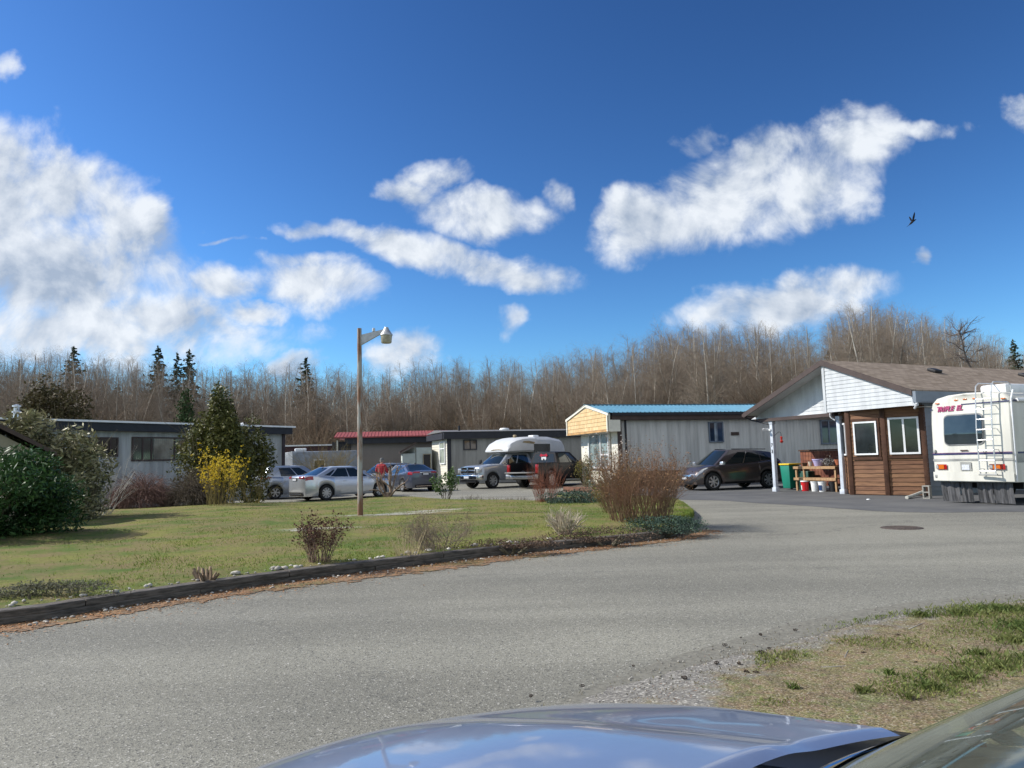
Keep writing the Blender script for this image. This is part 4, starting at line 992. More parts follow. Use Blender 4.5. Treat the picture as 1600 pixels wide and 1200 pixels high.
# blue-grey hatchback beside it
HATCH = dict(W=1.70, xmin=-1.75, xmax=2.05, xfw=1.25, xrw=-1.26, R=.31, clear=.20, bulge=.08, nose=.75, tail=.35, crown=.02,
    deck=[(-1.75, 1.0), (-1.6, 1.04), (-.6, 1.0), (.4, .97), (1.0, .96), (1.5, .86), (1.95, .70), (2.05, .6)],
    gh=dict(xf0=1.2, xf1=.30, xr0=-1.72, xr1=-1.48, w0=.78, w1=.57, zr=1.49, xm=-.3, arc=.035, bow=.15, bowr=.08))
HW = [('side_window', 'S', .14, .43, .10, .86, (.07, 0)), ('side_window', 'S', .455, .74, .10, .86, (0, .0)), ('windscreen', 'F', .05, .95, .06, .95, (.03, -.03)), ('rear_window', 'B', .08, .92, .2, .90, (.05, -.05))]
p = G(429, 780.5); hd = np.array([math.cos(a-.02), math.sin(a-.02), 0]); lf = np.array([-hd[1], hd[0], 0])
o = p-hd*HATCH['xrw']+lf*(HATCH['W']/2-.12)
HWR = [w__ for w__ in HW]
hat, C_ = make_car('hatchback', 'blue-grey hatchback parked to the left of the silver sedan, half behind the yellow shrub', HATCH, o, a-.02, P_hatch, 6, None, [(-.55, .3), (.3, 1.15)], HW)
for sg in (1, -1):
    mb = end_patch(C_, -1, sg*.45, sg*.86, .62, .9, .012); sp_ = C_.side_patch(-1.75, -1.45, 5, 6, sg, .01, 5); mb.add(sp_.v, sp_.f); mb.build('tail_light', M_red, hat, smooth=True)
end_patch(C_, -1, -.6, .6, .02, .3, .014).build('rear_bumper', M_black, hat, smooth=True)
for ch_ in hat.children:
    if ch_.name.startswith('rear_window'): ch_.data.materials[0] = mat('rough_glass', (.03, .035, .04), .45, .1, spec=.3)  # rougher, duller glass to suppress the sun glint on the rear window
MB().tube((-1.2, 0, 1.5), (-1.5, 0, 1.66), .006).build('aerial', M_black, hat)
# slate sedan: tail and left side towards the viewer
CIV = dict(SEDAN); CIV['gh'] = dict(SEDAN['gh'], zr=1.40, xr1=-.95, xr0=-1.85, xf1=.35); CIV['tail'] = .7; CIV['W'] = 1.80
ac_ = R(122); hd = np.array([math.cos(ac_), math.sin(ac_), 0]); lf = np.array([-hd[1], hd[0], 0])
p = G(631, 768.5); o = p-hd*CIV['xrw']-lf*(CIV['W']/2-.12)
civ, C_ = make_car('sedan', 'dark slate-blue sedan seen from behind, right of the man in the red shirt', CIV, o, ac_, P_slate, 10, None, [(-.62, .28), (.28, 1.24)], SW)
sedan_details(civ, C_)
# pale grey hatch, nose towards the viewer
ag_ = R(222); o = D(603, 760, 45.5); o[2] = 0
gh_, C_ = make_car('hatchback', 'pale grey hatchback behind the man, its bonnet between the silver and the slate sedan', HATCH, o, ag_, P_grey, 8, None, [(-.55, .3), (.3, 1.15)], HW)
for sg in (1, -1): end_patch(C_, 1, sg*.45, sg*.8, .62, .88, .012).build('headlight', M_lens, gh_, smooth=True)
end_patch(C_, 1, -.4, .4, .2, .5, .012).build('grille', M_black, gh_, smooth=True)
# brown crossover on the right: nose to the left, its left side towards the viewer
SUV = dict(W=1.88, xmin=-2.25, xmax=2.22, xfw=1.50, xrw=-1.33, R=.375, clear=.26, bulge=.10, nose=.85, tail=.45, crown=.05, tw=.24,
    deck=[(-2.25, 1.05), (-2.1, 1.20), (-1.4, 1.20), (-.5, 1.11), (.4, 1.06), (1.1, 1.06), (1.5, 1.04), (1.95, .94), (2.13, .80), (2.22, .68)],
    gh=dict(xf0=1.38, xf1=.42, xr0=-2.12, xr1=-1.72, w0=.84, w1=.62, zr=1.69, xm=.0, arc=.06, bow=.18, bowr=.08))
SVW = [('side_window', 'S', .13, .40, .10, .86, (.09, 0)), ('side_window', 'S', .42, .68, .10, .86, (0, .0)), ('side_window', 'S', .70, .86, .16, .78, (0, -.05)), ('windscreen', 'F', .05, .95, .05, .95, (.03, -.03)), ('rear_window', 'B', .08, .92, .2, .85, (.05, -.05))]
p, a = place((1114, 766.5), 1200, 2.83, True)       # from the front wheel back to the rear wheel
ah = a+math.pi; hd = np.array([math.cos(ah), math.sin(ah), 0]); lf = np.array([-hd[1], hd[0], 0])
o = p-hd*SUV['xfw']-lf*(SUV['W']/2-.12)
SUV['mirror_m'] = P_silver
suv, C_ = make_car('crossover', 'dark brown crossover parked nose-left in front of the ribbed wall', SUV, o, ah, P_brown, 7, None, [(-.75, .28), (.28, 1.30)], SVW)
for sg in (1, -1):
    mb = end_patch(C_, 1, sg*C_.w(2.22)*.45, sg*C_.w(2.22), .66, .86, .014); sp_ = C_.side_patch(1.74, 2.22, 4, 6, sg, .012, 6); mb.add(sp_.v, sp_.f); mb.build('headlight', M_lens, suv, smooth=True)
    end_patch(C_, 1, sg*.45, sg*.75, .18, .36, .012).build('fog_light', M_black, suv)
    mb = C_.side_patch(-2.25, -1.95, 4, 6, sg, .012, 5); mb.build('tail_light', M_red, suv, smooth=True)
    MB().tube((.3, sg*.60, 1.735), (-1.5, sg*.58, 1.70), .018).build('roof_rail', M_black, suv, smooth=True)
    C_.side_patch(-.9, .95, 0, 1, sg, .008).build('sill_trim', M_black, suv)
    C_.patch('L' if sg > 0 else 'R', .402, .415, .1, .88, .012, 2, 5).build('pillar_trim', M_chrome, suv)
end_patch(C_, 1, -.42, .42, .45, .68, .014).build('grille', M_chrome, suv, smooth=True); end_patch(C_, 1, -.55, .55, .05, .22, .012).build('lower_grille', M_black, suv, smooth=True)
end_patch(C_, 1, -.17, .17, .3, .42, .03).build('number_plate', M_plate, suv)
MB().box((1.9, .935, .36), (.6, .02, .0001)).build('reflector', M_black, suv) if False else None

# ---- pickups
def pickup(name, label, o, ang, col_m, tail_open=False, chrome=True):
    PK = dict(W=2.0, xmin=-.55, xmax=2.75, xfw=1.85, xrw=-5.0, R=.42, clear=.42, bulge=.05, nose=.35, tail=.05, crown=.05, cat='pickup truck', handle=M_black if not tail_open else None, tw=.28,
        endprof=[(0, .6), (.4, 1), (.8, .9), (1, .2)],
        deck=[(-.55, 1.28), (1.0, 1.28), (1.25, 1.29), (1.9, 1.27), (2.5, 1.20), (2.68, 1.12), (2.75, 1.02)],
        gh=dict(xf0=1.25, xf1=.45, xr0=-1.25, xr1=-1.1, w0=.90, w1=.70, zr=1.88, xm=-.3, arc=.03, bow=.18, bowr=.0))
    PK['xmin'] = -1.3
    if PK['handle'] is None: PK['handle'] = M_black
    PK['xrw'] = -1.85
    C_ = Car(PK); root = thing(name, label, 'pickup truck', (o[0], o[1], 0), ang)
    C_.lower().build('body', col_m, root, smooth=True, sharp=40); C_.upper().build('cabin', col_m, root, smooth=True, sharp=28)
    for sd_ in 'LR':
        C_.patch(sd_, .12, .45, .08, .88, .006, 8, 5, None, (.10, 0)).build('side_window', M_glass, root, smooth=True); C_.patch(sd_, .49, .88, .08, .88, .006, 8, 5, None, (0, 0)).build('side_window', M_glass, root, smooth=True)
    C_.patch('F', .05, .95, .05, .95, .007, 12, 6, None, (.03, -.03)).build('windscreen', M_glass, root, smooth=True)
    C_.patch('B', .08, .92, .1, .85, .007).build('rear_window', M_glass, root, smooth=True)
    for d0, d1 in ((-1.15, -.05), (-.05, 1.15)):
        for sg in (1, -1):
            dr = C_.side_patch(d0+.008, d1-.008, 1, 6, sg, .006, 8).build('door', col_m, root, smooth=True); X = d0+.2; h = C_.sect(X); MB().box((X, sg*(h[4][0]+.03), h[4][1]), (.2, .03, .04)).build('handle', M_black, dr, bevel=.006)
    # bed: two arched sides, floor, head board
    x0, x1, xw, Ra, zt = -3.25, -1.34, -1.95, .50, 1.33
    for sg in (1, -1):
        poly = [(x1, .50), (x1, zt), (x0, zt), (x0, .58)]
        arc = [(xw-Ra*math.cos(math.pi*k/12), .42+Ra*math.sin(math.pi*k/12)) for k in range(13)]
        poly = [(x1, zt), (x0, zt), (x0, .62), (xw-Ra, .58)]+arc[1:-1]+[(xw+Ra, .52), (x1, .50)]
        # split into convex quads: columns between the rail and the lower edge
        xs = sorted(set([x0, x1, xw-Ra-.001, xw+Ra+.001]+[a_[0] for a_ in arc]+[x0+.3])); mb = MB(); V = []
        for X in xs:
            d = abs(X-xw); zb_ = .42+math.sqrt(max(0, Ra*Ra-d*d)) if d < Ra else .56
            zb_ = max(.56, zb_); hh = zt-zb_
            for (yy_, f_) in ((.93, 0), (.985, .15), (1.0, .45), (.985, .8), (.965, .95), (.94, 1.0), (.86, 1.0), (.86, 0)): V.append((X, sg*yy_, zb_+hh*f_))
        mb.add(V, [(i*8+j, i*8+(j+1) % 8, (i+1)*8+(j+1) % 8, (i+1)*8+j) for i in range(len(xs)-1) for j in range(8)]+[tuple(range(8)), tuple(range((len(xs)-1)*8, len(xs)*8))])
        mb.build('bed_side', col_m, root, smooth=True, sharp=35)
        mb = MB(); mb.box((x0-.02, sg*.90, 1.02), (.10, .17, .46)); mb.build('tail_light', M_red, root, bevel=.02)
    MB().b2((x0, -.85, .72), (x1, .85, .80)).build('bed_floor', M_black, root); MB().b2((x1-.06, -.85, .8), (x1, .85, zt)).build('bed_headboard', M_black if tail_open else col_m, root)
    MB().b2((x0+.2, -.8, .45), (2.4, .8, .72)).build('underbody', M_black, root)
    if tail_open:
        tg = MB().b2((x0-.58, -.78, .80), (x0-.03, .78, .865)); tg.build('tailgate', mat('tailgate_inner', (.22, .22, .21), .5, .1), root, bevel=.02)
    else: MB().b2((x0-.05, -.80, .72), (x0-.0, .80, zt)).build('tailgate', col_m, root, bevel=.02)
    mb = MB(); mb.box((x0-.15, 0, .60), (.16, 1.5, .2)); mb.box((x0-.13, .82, .62), (.2, .30, .24)); mb.box((x0-.13, -.82, .62), (.2, .30, .24)); mb.build('rear_bumper', mat('dull_chrome', (.42, .42, .41), .3, .1, metal=.8), root, bevel=.03)
    for xw_ in (PK['xfw'], -1.95):
        for sg in (1, -1): wheel(root, xw_, sg*.84, .42, .28, 8)
    # front end
    fx = PK['xmax']
    mb = MB(); mb.box((fx+.10, 0, .62), (.22, 1.70, .26)); mb.box((fx-.02, .88, .62), (.34, .24, .26), rz=-.25); mb.box((fx-.02, -.88, .62), (.34, .24, .26), rz=.25); mb.build('front_bumper', M_chrome, root, bevel=.04)
    MB().b2((fx-.1, -.7, .34), (fx+.12, .7, .47)).build('air_dam', M_black, root, bevel=.02)
    gb = MB().b2((fx+.02, -.56, .80), (fx+.09, .56, 1.15)).build('grille', M_black, root, bevel=.02)
    mb = MB(); mb.b2((fx+.05, -.60, 1.12), (fx+.13, .60, 1.19)); mb.b2((fx+.05, -.60, .76), (fx+.13, .60, .82)); mb.b2((fx+.06, -.6, .94), (fx+.135, .6, 1.0)); mb.b2((fx+.05, -.05, .82), (fx+.14, .05, 1.12)); mb.b2((fx+.05, -.60, .82), (fx+.12, -.53, 1.12)); mb.b2((fx+.05, .53, .82), (fx+.12, .6, 1.12)); mb.build('grille_surround', M_chrome, root, bevel=.01)
    for sg in (1, -1):
        mb = MB(); mb.box((fx-.04, sg*.76, .98), (.26, .30, .26), rz=-sg*.3); mb.build('headlight', M_lens, root, bevel=.05)
        mb = MB(); mb.box((.98, sg*1.17, 1.42), (.10, .18, .30)); mb.tube((1.0, sg*.93, 1.32), (.98, sg*1.12, 1.36), .025); mb.build('mirror', M_black, root, bevel=.03)
    MB().b2((fx+.215, -.2, .57), (fx+.23, .2, .69)).build('number_plate', M_plate, root)
    return root, C_
aT = R(222.5); hd = np.array([math.cos(aT), math.sin(aT), 0]); lf = np.array([-hd[1], hd[0], 0])
p = G(769, 763.0); o = p-hd*1.85-lf*.84
tr1, C_ = pickup('pickup_truck', 'silver pickup truck with chrome grille facing left, carrying a white camper', o, aT, P_truck)
TA, TO = aT, np.array(o)
# camper body on its back (rests on the truck: its own thing)
cmp_ = thing('truck_camper', 'white fibreglass cab-over camper sitting on the silver pickup', 'camper', (o[0], o[1], 0), aT)
M_fibre = mat('white_fibreglass', (.58, .59, .60), .4, .06, 1.)
sec = [(-3.75, 1.0), (-3.75, 2.45), (-3.45, 2.88), (-2.6, 2.98), (.2, 2.98), (.95, 2.86), (1.45, 2.50), (1.55, 2.10), (1.50, 1.99), (-.95, 1.99), (-1.42, 1.92), (-1.42, 1.36), (-3.3, 1.36), (-3.35, 1.0)]
mb = MB()
xs_ = [(-3.75, 1.36, 2.42), (-3.6, 1.36, 2.66), (-2.6, 1.36, 2.82), (-1.45, 1.36, 2.83), (-1.44, 1.93, 2.83), (-.9, 1.95, 2.82), (-.4, 1.95, 2.77), (.1, 1.95, 2.66), (.45, 1.95, 2.50), (.66, 1.96, 2.28), (.74, 1.99, 2.12)]
V = []
for X, zb_, zt in xs_:
    hh = zt-zb_; k = 1-.10*max(0, (X+.1))**1.5
    V += [(X, y*k, zb_+hh*f_) for y, f_ in ((-.98, 0), (-1.06, .12), (-1.06, .62), (-.98, .88), (-.75, 1.0), (.75, 1.0), (.98, .88), (1.06, .62), (1.06, .12), (.98, 0))]
mb.add(V, [(i*10+j, i*10+(j+1) % 10, (i+1)*10+(j+1) % 10, (i+1)*10+j) for i in range(len(xs_)-1) for j in range(10)]+[tuple(range(10)), tuple(range((len(xs_)-1)*10, len(xs_)*10))])
mb.build('shell', M_fibre, cmp_, smooth=True, sharp=32)
MB().b2((-3.7, -.84, .83), (-1.46, .84, 1.36)).build('lower_box', M_fibre, cmp_)
M_gold = mat('tan_graphic', (.33, .25, .14), .5, .2, 6)
for sg in (1, -1):
    MB().prism([(-1.2, 2.40), (-.3, 2.48), (-.4, 2.56), (-.8, 2.58), (-1.3, 2.50)], 'Y', sg*1.064-.004, sg*1.064+.004).build('graphic', M_gold, cmp_)
    MB().b2((-2.5, sg*1.064-.012, 1.95), (-1.2, sg*1.064+.012, 2.40)).build('window', M_pane, cmp_)
    MB().b2((-3.4, sg*1.062-.01, 1.80), (-1.46, sg*1.068+.01, 1.83)).build('stripe', M_chrome, cmp_)
MB().prism([(-.5, 2.06), (.1, 2.09), (.55, 2.06), (.5, 2.10), (.2, 2.13), (-.3, 2.13)], 'X', .74, .752).build('graphic', M_gold, cmp_)
MB().box((-2.2, 0, 2.88), (.45, .45, .12)).build('roof_vent', M_white, cmp_, bevel=.03)
MB().box((-.7, 0, 2.88), (.16, .16, .16)).build('roof_fitting', M_gold, cmp_, bevel=.02)
# black pickup, tail towards the viewer
aB = R(55); hd = np.array([math.cos(aB), math.sin(aB), 0]); lf = np.array([-hd[1], hd[0], 0])
p = G(819, 762); o = p+hd*1.95-lf*.84
tr2, C_ = pickup('pickup_truck', 'black pickup truck with its tailgate down and a white emblem on the rear window', o, aB, P_black, True)
# emblem on the rear glass
E0 = C_.gh('B', .5, .45)
mb = MB().prism([(y*.17, z*.17) for y, z in [(-.85, .9), (.85, .9), (.95, .3), (.7, -.2), (.35, -.95), (0, -1.1), (-.35, -.95), (-.7, -.2), (-.95, .3)]], 'X', -.006, 0)
mb.build('emblem', mat('decal_white', (.8, .8, .8), .5, 0), tr2, loc=(E0[0]-.02, E0[1], E0[2]-.06)); em = mb
mb = MB().prism([(y*.2, z*.1) for y, z in [(-1.3, .3), (-.9, 1.4), (-.3, .9), (.3, .9), (.9, 1.4), (1.3, .3), (.8, -.4), (.3, .1), (-.3, .1), (-.8, -.4)]], 'X', -.006, 0)
mb.build('emblem', mat('decal_red', (.5, .02, .05), .5, 0), tr2, loc=(E0[0]-.022, E0[1], E0[2]+.13))
MB().lathe([(0, -.003), (.05, -.003)], (0, 0, 0), 12, 'X').build('emblem', M_black, tr2, loc=(E0[0]-.03, E0[1], E0[2]-.05))
# grey rear pane seen under the open canopy: pale curtain-like reflection stays in the glass

# ---- motorhome
rvL = G(1463, 785); rvR = G(1592, 791); aR = math.atan2(-(rvR-rvL)[0], (rvR-rvL)[1])+math.pi      # heading: away from its rear face
dv_ = (rvR-rvL)/np.linalg.norm(rvR-rvL); hR = np.array([-dv_[1], dv_[0], 0]); aR = math.atan2(hR[1], hR[0]); RVW = float(np.linalg.norm(rvR-rvL))
rvo = (rvL+rvR)/2; HWD = RVW/2
rv = thing('motorhome', 'cream motorhome with a roof ladder, parked tail-on at the right beside the brown bay', 'motorhome', (rvo[0], rvo[1], 0), aR)
M_cream_g = mat('cream_gelcoat', (.60, .585, .52), .4, .08, 1.6, spec=.5, stretch=(2, 2, .3))
# cross sections along X: rear face at 0
SEC = [(-HWD, .60), (-HWD, .78), (-HWD, 1.4), (-HWD, 2.2), (-HWD*.995, 2.62), (-HWD*.95, 2.80), (-HWD*.82, 2.92), (-HWD*.5, 2.985), (0, 3.0)]
SEC = SEC+[(-y, z) for y, z in reversed(SEC[:-1])]; m = len(SEC)
V = []; Xs = [(.0, .955, -.04), (.02, .98, -.015), (.07, .995, 0), (.16, 1, 0), (2, 1, 0), (6, 1, 0), (8.4, 1, 0), (8.7, .97, -.1)]
for X, k, dz in Xs: V += [(X-.10*(1-abs(y/HWD)**2)*(1 if X < .1 else 0)+(.10*((z-1.9)/1.1 if z > 1.9 else 0)*(1 if X < .1 else 0)), y*k, z+dz*(1 if z > 2.4 else 0)) for y, z in SEC]
mb = MB().add(V, [(i*m+j, i*m+j+1, (i+1)*m+j+1, (i+1)*m+j) for i in range(len(Xs)-1) for j in range(m-1)]+[((i+1)*m, i*m, i*m+m-1, (i+1)*m+m-1) for i in range(len(Xs)-1)])
h = m//2
V = []; 
for j in range(h+1):
    a_, b_ = np.array(V0 := mb.v[j]), np.array(mb.v[m-1-j])
    for k in range(9): t_ = k/8; p_ = a_*(1-t_)+b_*t_; yy_ = (2*t_-1); p_[0] = a_[0]-.10*(1-yy_*yy_)*(1-abs(a_[1]/HWD)**2*0)*1.0; V.append(p_)
mb.add(V, [(j*9+k, j*9+k+1, (j+1)*9+k+1, (j+1)*9+k) for j in range(h) for k in range(8)])
mb.build('body', M_cream_g, rv, smooth=True, sharp=42)
def rvx(y, z): return -.10*(1-(y/HWD)**2)+(.10*((z-1.9)/1.1) if z > 1.9 else 0)
def rear_rect(y0, y1, z0, z1, off, name, m_, parent=rv, r=.0, n=8):
    """curved plate on the rear face, rounded corners"""
    V = []; N_ = 10
    for i in range(n+1):
        z = lerp(z0, z1, i/n)
        e = 0
        if r > 0: dz = min(z-z0, z1-z); e = r-math.sqrt(max(0, r*r-(r-dz)**2)) if dz < r else 0
        for k in range(N_+1): y = lerp(y0+e, y1-e, k/N_); V.append((rvx(y, z)-off, y, z))
    F_ = [(i*(N_+1)+k, i*(N_+1)+k+1, (i+1)*(N_+1)+k+1, (i+1)*(N_+1)+k) for i in range(n) for k in range(N_)]
    return MB().add(V, F_).build(name, m_, parent, smooth=True)
def RVP(px, py):                            # photo pixel -> (y, z) on the rear face
    q = PL(px, py, rvo, hR)-rvo; lv = np.array([-hR[1], hR[0], 0]); return float(q@lv), float(q[2])
y0, z0 = RVP(1480, 691); y1, z1 = RVP(1536, 650); y0, y1 = max(y0, y1), min(y0, y1)
zw0, zw1 = 1.62, 2.40
sf = rear_rect(y1-.03, y0+.03, zw0-.035, zw1+.035, .012, 'rear_window_frame', mat('seal_grey', (.2, .2, .2), .5), r=.13, n=24)
rear_rect(y1, y0, zw0, zw1, .024, 'rear_window', M_pane, r=.11, n=24)
M_stripe = mat('navy_stripe', (.03, .03, .10), .4); M_stripe2 = mat('grey_stripe', (.33, .33, .31), .4)
rear_rect(-HWD*.98, HWD*.98, 1.33, 1.37, .010, 'stripe', M_stripe, n=1); rear_rect(-HWD*.98, HWD*.98, 1.375, 1.39, .008, 'stripe', mat('mauve_stripe', (.25, .12, .2), .4), n=1)
rear_rect(-HWD*.98, HWD*.98, 1.16, 1.22, .008, 'stripe', M_stripe2, n=1)
yt, _ = RVP(1502, 633); rear_rect(-HWD*.98, yt-.02, 2.68, 2.71, .012, 'stripe', M_stripe, n=1)
rear_rect(HWD*.93, HWD*.99, 2.60, 2.64, .012, 'stripe', M_stripe, n=1)
rear_rect(-HWD*.985, HWD*.985, .62, .86, .035, 'rear_bumper', M_cream_g, n=4)
for (pa, pb) in ((1466, 1483), (1550, 1573)):
    ya, yb = RVP(pa, 727)[0], RVP(pb, 727)[0]; lo_, hi_ = min(ya, yb), max(ya, yb)
    rear_rect(lo_, hi_, .93, 1.07, .03, 'tail_light', M_red, n=2); q_ = (lo_+hi_)/2; rear_rect(q_-.08, q_+.1, .94, 1.06, .04, 'indicator', M_amber, n=2); rear_rect(q_+.11, q_+.19, .95, 1.05, .042, 'reversing_light', M_lens, n=2)
ya, yb = RVP(1507, 730)[0], RVP(1521, 730)[0]; rear_rect(min(ya, yb)-.03, max(ya, yb)+.03, .90, 1.13, .02, 'plate_frame', M_stripe2, n=2); rear_rect(min(ya, yb)+.02, max(ya, yb)-.02, .92, 1.06, .03, 'number_plate', M_plate, n=2)
ya, yb = RVP(1505, 703)[0], RVP(1517, 703)[0]; rear_rect(min(ya, yb), max(ya, yb), 1.42, 1.46, .02, 'badge', M_brown, n=1)
for px in (1463, 1495, 1509, 1524, 1566):
    ya = RVP(px, 625)[0]; zz_ = 2.74+.09*(1-(ya/HWD)**2); MB().box((rvx(ya, zz_)-.015, ya, zz_), (.04, .11, .035)).build('marker_light', M_amber, rv, bevel=.01)
for zq in (1.44, .74): MB().box((rvx(HWD*.9, zq)-.03, HWD*.9, zq), (.04, .07, .09)).build('latch', M_stripe2, rv, bevel=.01)
# lettering
ya, yb = RVP(1462, 636)[0], RVP(1500, 633)[0]; yc = (ya+yb)/2
M_pink = mat('faded_magenta', (.36, .05, .14), .5, .1)
tilt = Matrix.Rotation(R(-90), 4, 'Z') @ Matrix.Rotation(R(90), 4, 'X')
lets = 'TRIPLE EL'; step = abs(ya-yb)/8.2
for k, ch in enumerate(lets):
    if ch == ' ': continue
    y_ = max(ya, yb)-.06-k*step; sl_ = (rvx(y_+.05, 2.6)-rvx(y_-.05, 2.6))/.1
    text_obj(ch, .195, M_pink, rv, Matrix.Translation((rvx(y_, 2.6)-.016, y_, 2.60)) @ Matrix.Rotation(-math.atan(sl_), 4, 'Z') @ tilt, 'lettering', .004, .35, .008)
# ladder on the rear face
M_alu = mat('aluminium_tube', (.62, .63, .64), .35, .05, metal=.6)
la, lb = RVP(1539, 700)[0], RVP(1560, 700)[0]; la, lb = max(la, lb), min(la, lb)
lm_ = (la+lb)/2; la = lm_+.20; lb = lm_-.20
mb = MB()
for y in (la, lb):
    pts = [(-.22+.08*math.sin(0), y, .78)]+[(rvx(y, z)-.16, y, z) for z in (.95, 1.4, 2.0, 2.6, 2.9)]+[(rvx(y, 3)-.13, y, 3.14), (.0, y, 3.22), (.55, y, 3.22), (.68, y, 3.16), (.70, y, 2.99)]
    mb.path(pts, .016, 8)
    for z in (.95, 1.45, 2.0, 2.6): mb.tube((rvx(y, z)-.16, y, z), (rvx(y, z), y, z), .01)
for k in range(8): z = .9+.27*k; mb.tube((rvx(la, z)-.16, la, z), (rvx(lb, z)-.16, lb, z), .010)
mb.build('ladder', M_alu, rv, smooth=True)
MB().box((rvx(lm_, .8)-.15, lm_, .80), (.05, .50, .05)).build('ladder_foot', M_stripe2, rv, bevel=.01)
yp = -HWD*.97; MB().path([(.05, yp-.02, .62), (.1, yp-.03, 2.75), (.25, yp, 2.98)], .022).build('awning_pole', M_white, rv, smooth=True)
MB().path([(.3, yp-.05, 2.72), (7.8, yp-.05, 2.72)], .05).build('awning_roll', M_white, rv, smooth=True)
mb = MB(); mb.box((1.1, -.35, 3.07), (1.0, .72, .26)); mb.build('air_conditioner', M_white, rv, bevel=.06)
MB().box((2.6, -.2, 3.04), (.45, .45, .16)).build('roof_vent', M_white, rv, bevel=.04)
for zq in (1.33, 2.68): MB().b2((.16, -HWD-.006, zq), (8.4, -HWD, zq+.05)).build('stripe', M_stripe, rv)
MB().b2((.12, -HWD-.005, 1.10), (8.4, -HWD, 1.32)).build('side_band', M_stripe2, rv)
for i, X in enumerate((1.5, 3.6, 6.0)): MB().b2((X, -HWD-.015, 1.62), (X+1.1, -HWD-.002, 2.3)).build('side_window', M_pane, rv)
MB().b2((.6, -HWD*.8, .40), (8.2, HWD*.8, .62)).build('chassis', M_black, rv)
M_flap = mat('rubber_flap', (.10, .10, .105), .85, .3, 5, bump=.3, stretch=(1, 5, .6))
for (pa, pb) in ((1468, 1497), (1497, 1515), (1524, 1548), (1549, 1580)):
    ya, yb = RVP(pa, 770)[0], RVP(pb-1, 770)[0]; lo_, hi_ = min(ya, yb), max(ya, yb); V = []; n = 8
    for i in range(5):
        for k in range(n+1): V.append((.12+.03*math.sin(k*1.7+pa)+.05*(i/4)**2, lerp(lo_, hi_, k/n), .60-.56*i/4))
    MB().add(V, [(i*(n+1)+k, i*(n+1)+k+1, (i+1)*(n+1)+k+1, (i+1)*(n+1)+k) for i in range(4) for k in range(n)]).build('mud_flap', M_flap, rv, smooth=True)
for X in (2.6, 6.9):
    for sg in (1, -1): wheel(rv, X, sg*(HWD-.2), .40, .26, 8)
mb = MB(); mb.tube((.5, 0, .3), (1.4, 0, .3), .05); mb.b2((2.4, -1, .33), (2.8, 1, .48)); mb.build('axle', M_black, rv)
# ---- white camper van far behind the hatchback
vb = D(446, 757, 52.0); van = thing('camper_trailer', 'grey-sided travel trailer with a bright white end and roof vent, behind the blue-grey hatchback', 'trailer', (vb[0], vb[1], 0), R(20))
zt_ = Z_at(446, 706, 52)
MB().b2((0.35, 0, .4), (5.0, 2.2, zt_)).build('body', mat('grey_trailer_side', (.20, .23, .27), .5), van, bevel=.12)
MB().prism([(0.33, .5), (.12, 1.4), (.15, zt_-.05), (.45, zt_+.03), (.5, .5)], 'Y', .0, 2.25).build('end_panel', M_white, van)
MB().prism([(.33, .5), (-.35, .55), (-.2, zt_-.1), (.36, zt_)], 'Y', .2, 2.1).build('nose', M_white, van, bevel=.05)
MB().box((1.05, .6, zt_+.12), (.8, .6, .22)).build('roof_vent', M_white, van, bevel=.07)
window(van, XL, 1.9, 2.7, 1.2, 1.9, .05, y=-.003, d=.03)
for sg in (.15, 2.05): 
    MB().lathe(tyre_mesh(.33, .2), (2.6, sg, .33), 20, 'Y').build('wheel', M_rubber, van, smooth=True)
# ================================================================== STREET LAMP, PERSON, PORCH THINGS
lb_ = G(563, 810, .12); lt = D(563.5, 513, lb_[1]); HP_ = float(lt[2])
lamp = thing('street_lamp', 'rusty steel lamp pole with a bracket arm and bell-shaped lamp, standing on the lawn', 'street lamp', (lb_[0], lb_[1], .1))
M_pole = bpy.data.materials.new('rusty_galvanised'); M_pole.use_nodes = True; t = NT(M_pole.node_tree); b = t.n['Principled BSDF']
oc = t.node('ShaderNodeTexCoord').outputs['Object']; mp = t.node('ShaderNodeMapping'); t.l.new(oc, mp.inputs[0]); mp.inputs['Scale'].default_value = (6, 6, .9)
f = t.sstep(t.noise(mp.outputs[0], 1.2, 6, .65), .42, .60); sz = t.node('ShaderNodeSeparateXYZ'); t.l.new(oc, sz.inputs[0])
f = t.math('ADD', f, t.math('MULTIPLY', t.sstep(sz.outputs[2], 1.0, .1), .6), clamp=True)
t.put(b.inputs['Base Color'], t.mix(f, (.36, .36, .34, 1), (.20, .10, .055, 1))); b.inputs['Roughness'].default_value = .75; b.inputs['Metallic'].default_value = .15
MB().lathe([(.075, 0), (.072, .3), (.058, HP_-.12), (.056, HP_-.1), (0, HP_-.095)], (0, 0, 0), 16).build('pole', M_pole, lamp, smooth=True)
hA = Z_at(563, 535, lb_[1])-.1; tipx = (602-563)/FPX*lb_[1]; tz = Z_at(602, 514, lb_[1])-.1
M_galv = mat('galvanised_sheet', (.50, .51, .52), .45, .12, 8, metal=.5)
MB().prism([(.05, hA-.02), (.05, hA+.22), (tipx, tz+.02), (tipx+.02, tz-.03)], 'Y', -.02, .02).build('bracket_arm', M_galv, lamp)
MB().prism([(.05, hA-.05), (tipx, tz-.06), (tipx, tz-.03), (.05, hA-.02)], 'Y', -.045, .045).build('arm_flange', M_galv, lamp)
LZ = tz-.06
MB().lathe([(0, .14), (.05, .13), (.08, .06), (.14, -.03), (.165, -.06), (.165, -.085), (.15, -.09)], (tipx+.06, 0, LZ), 24).build('lamp_hood', M_galv, lamp, smooth=True, sharp=50)
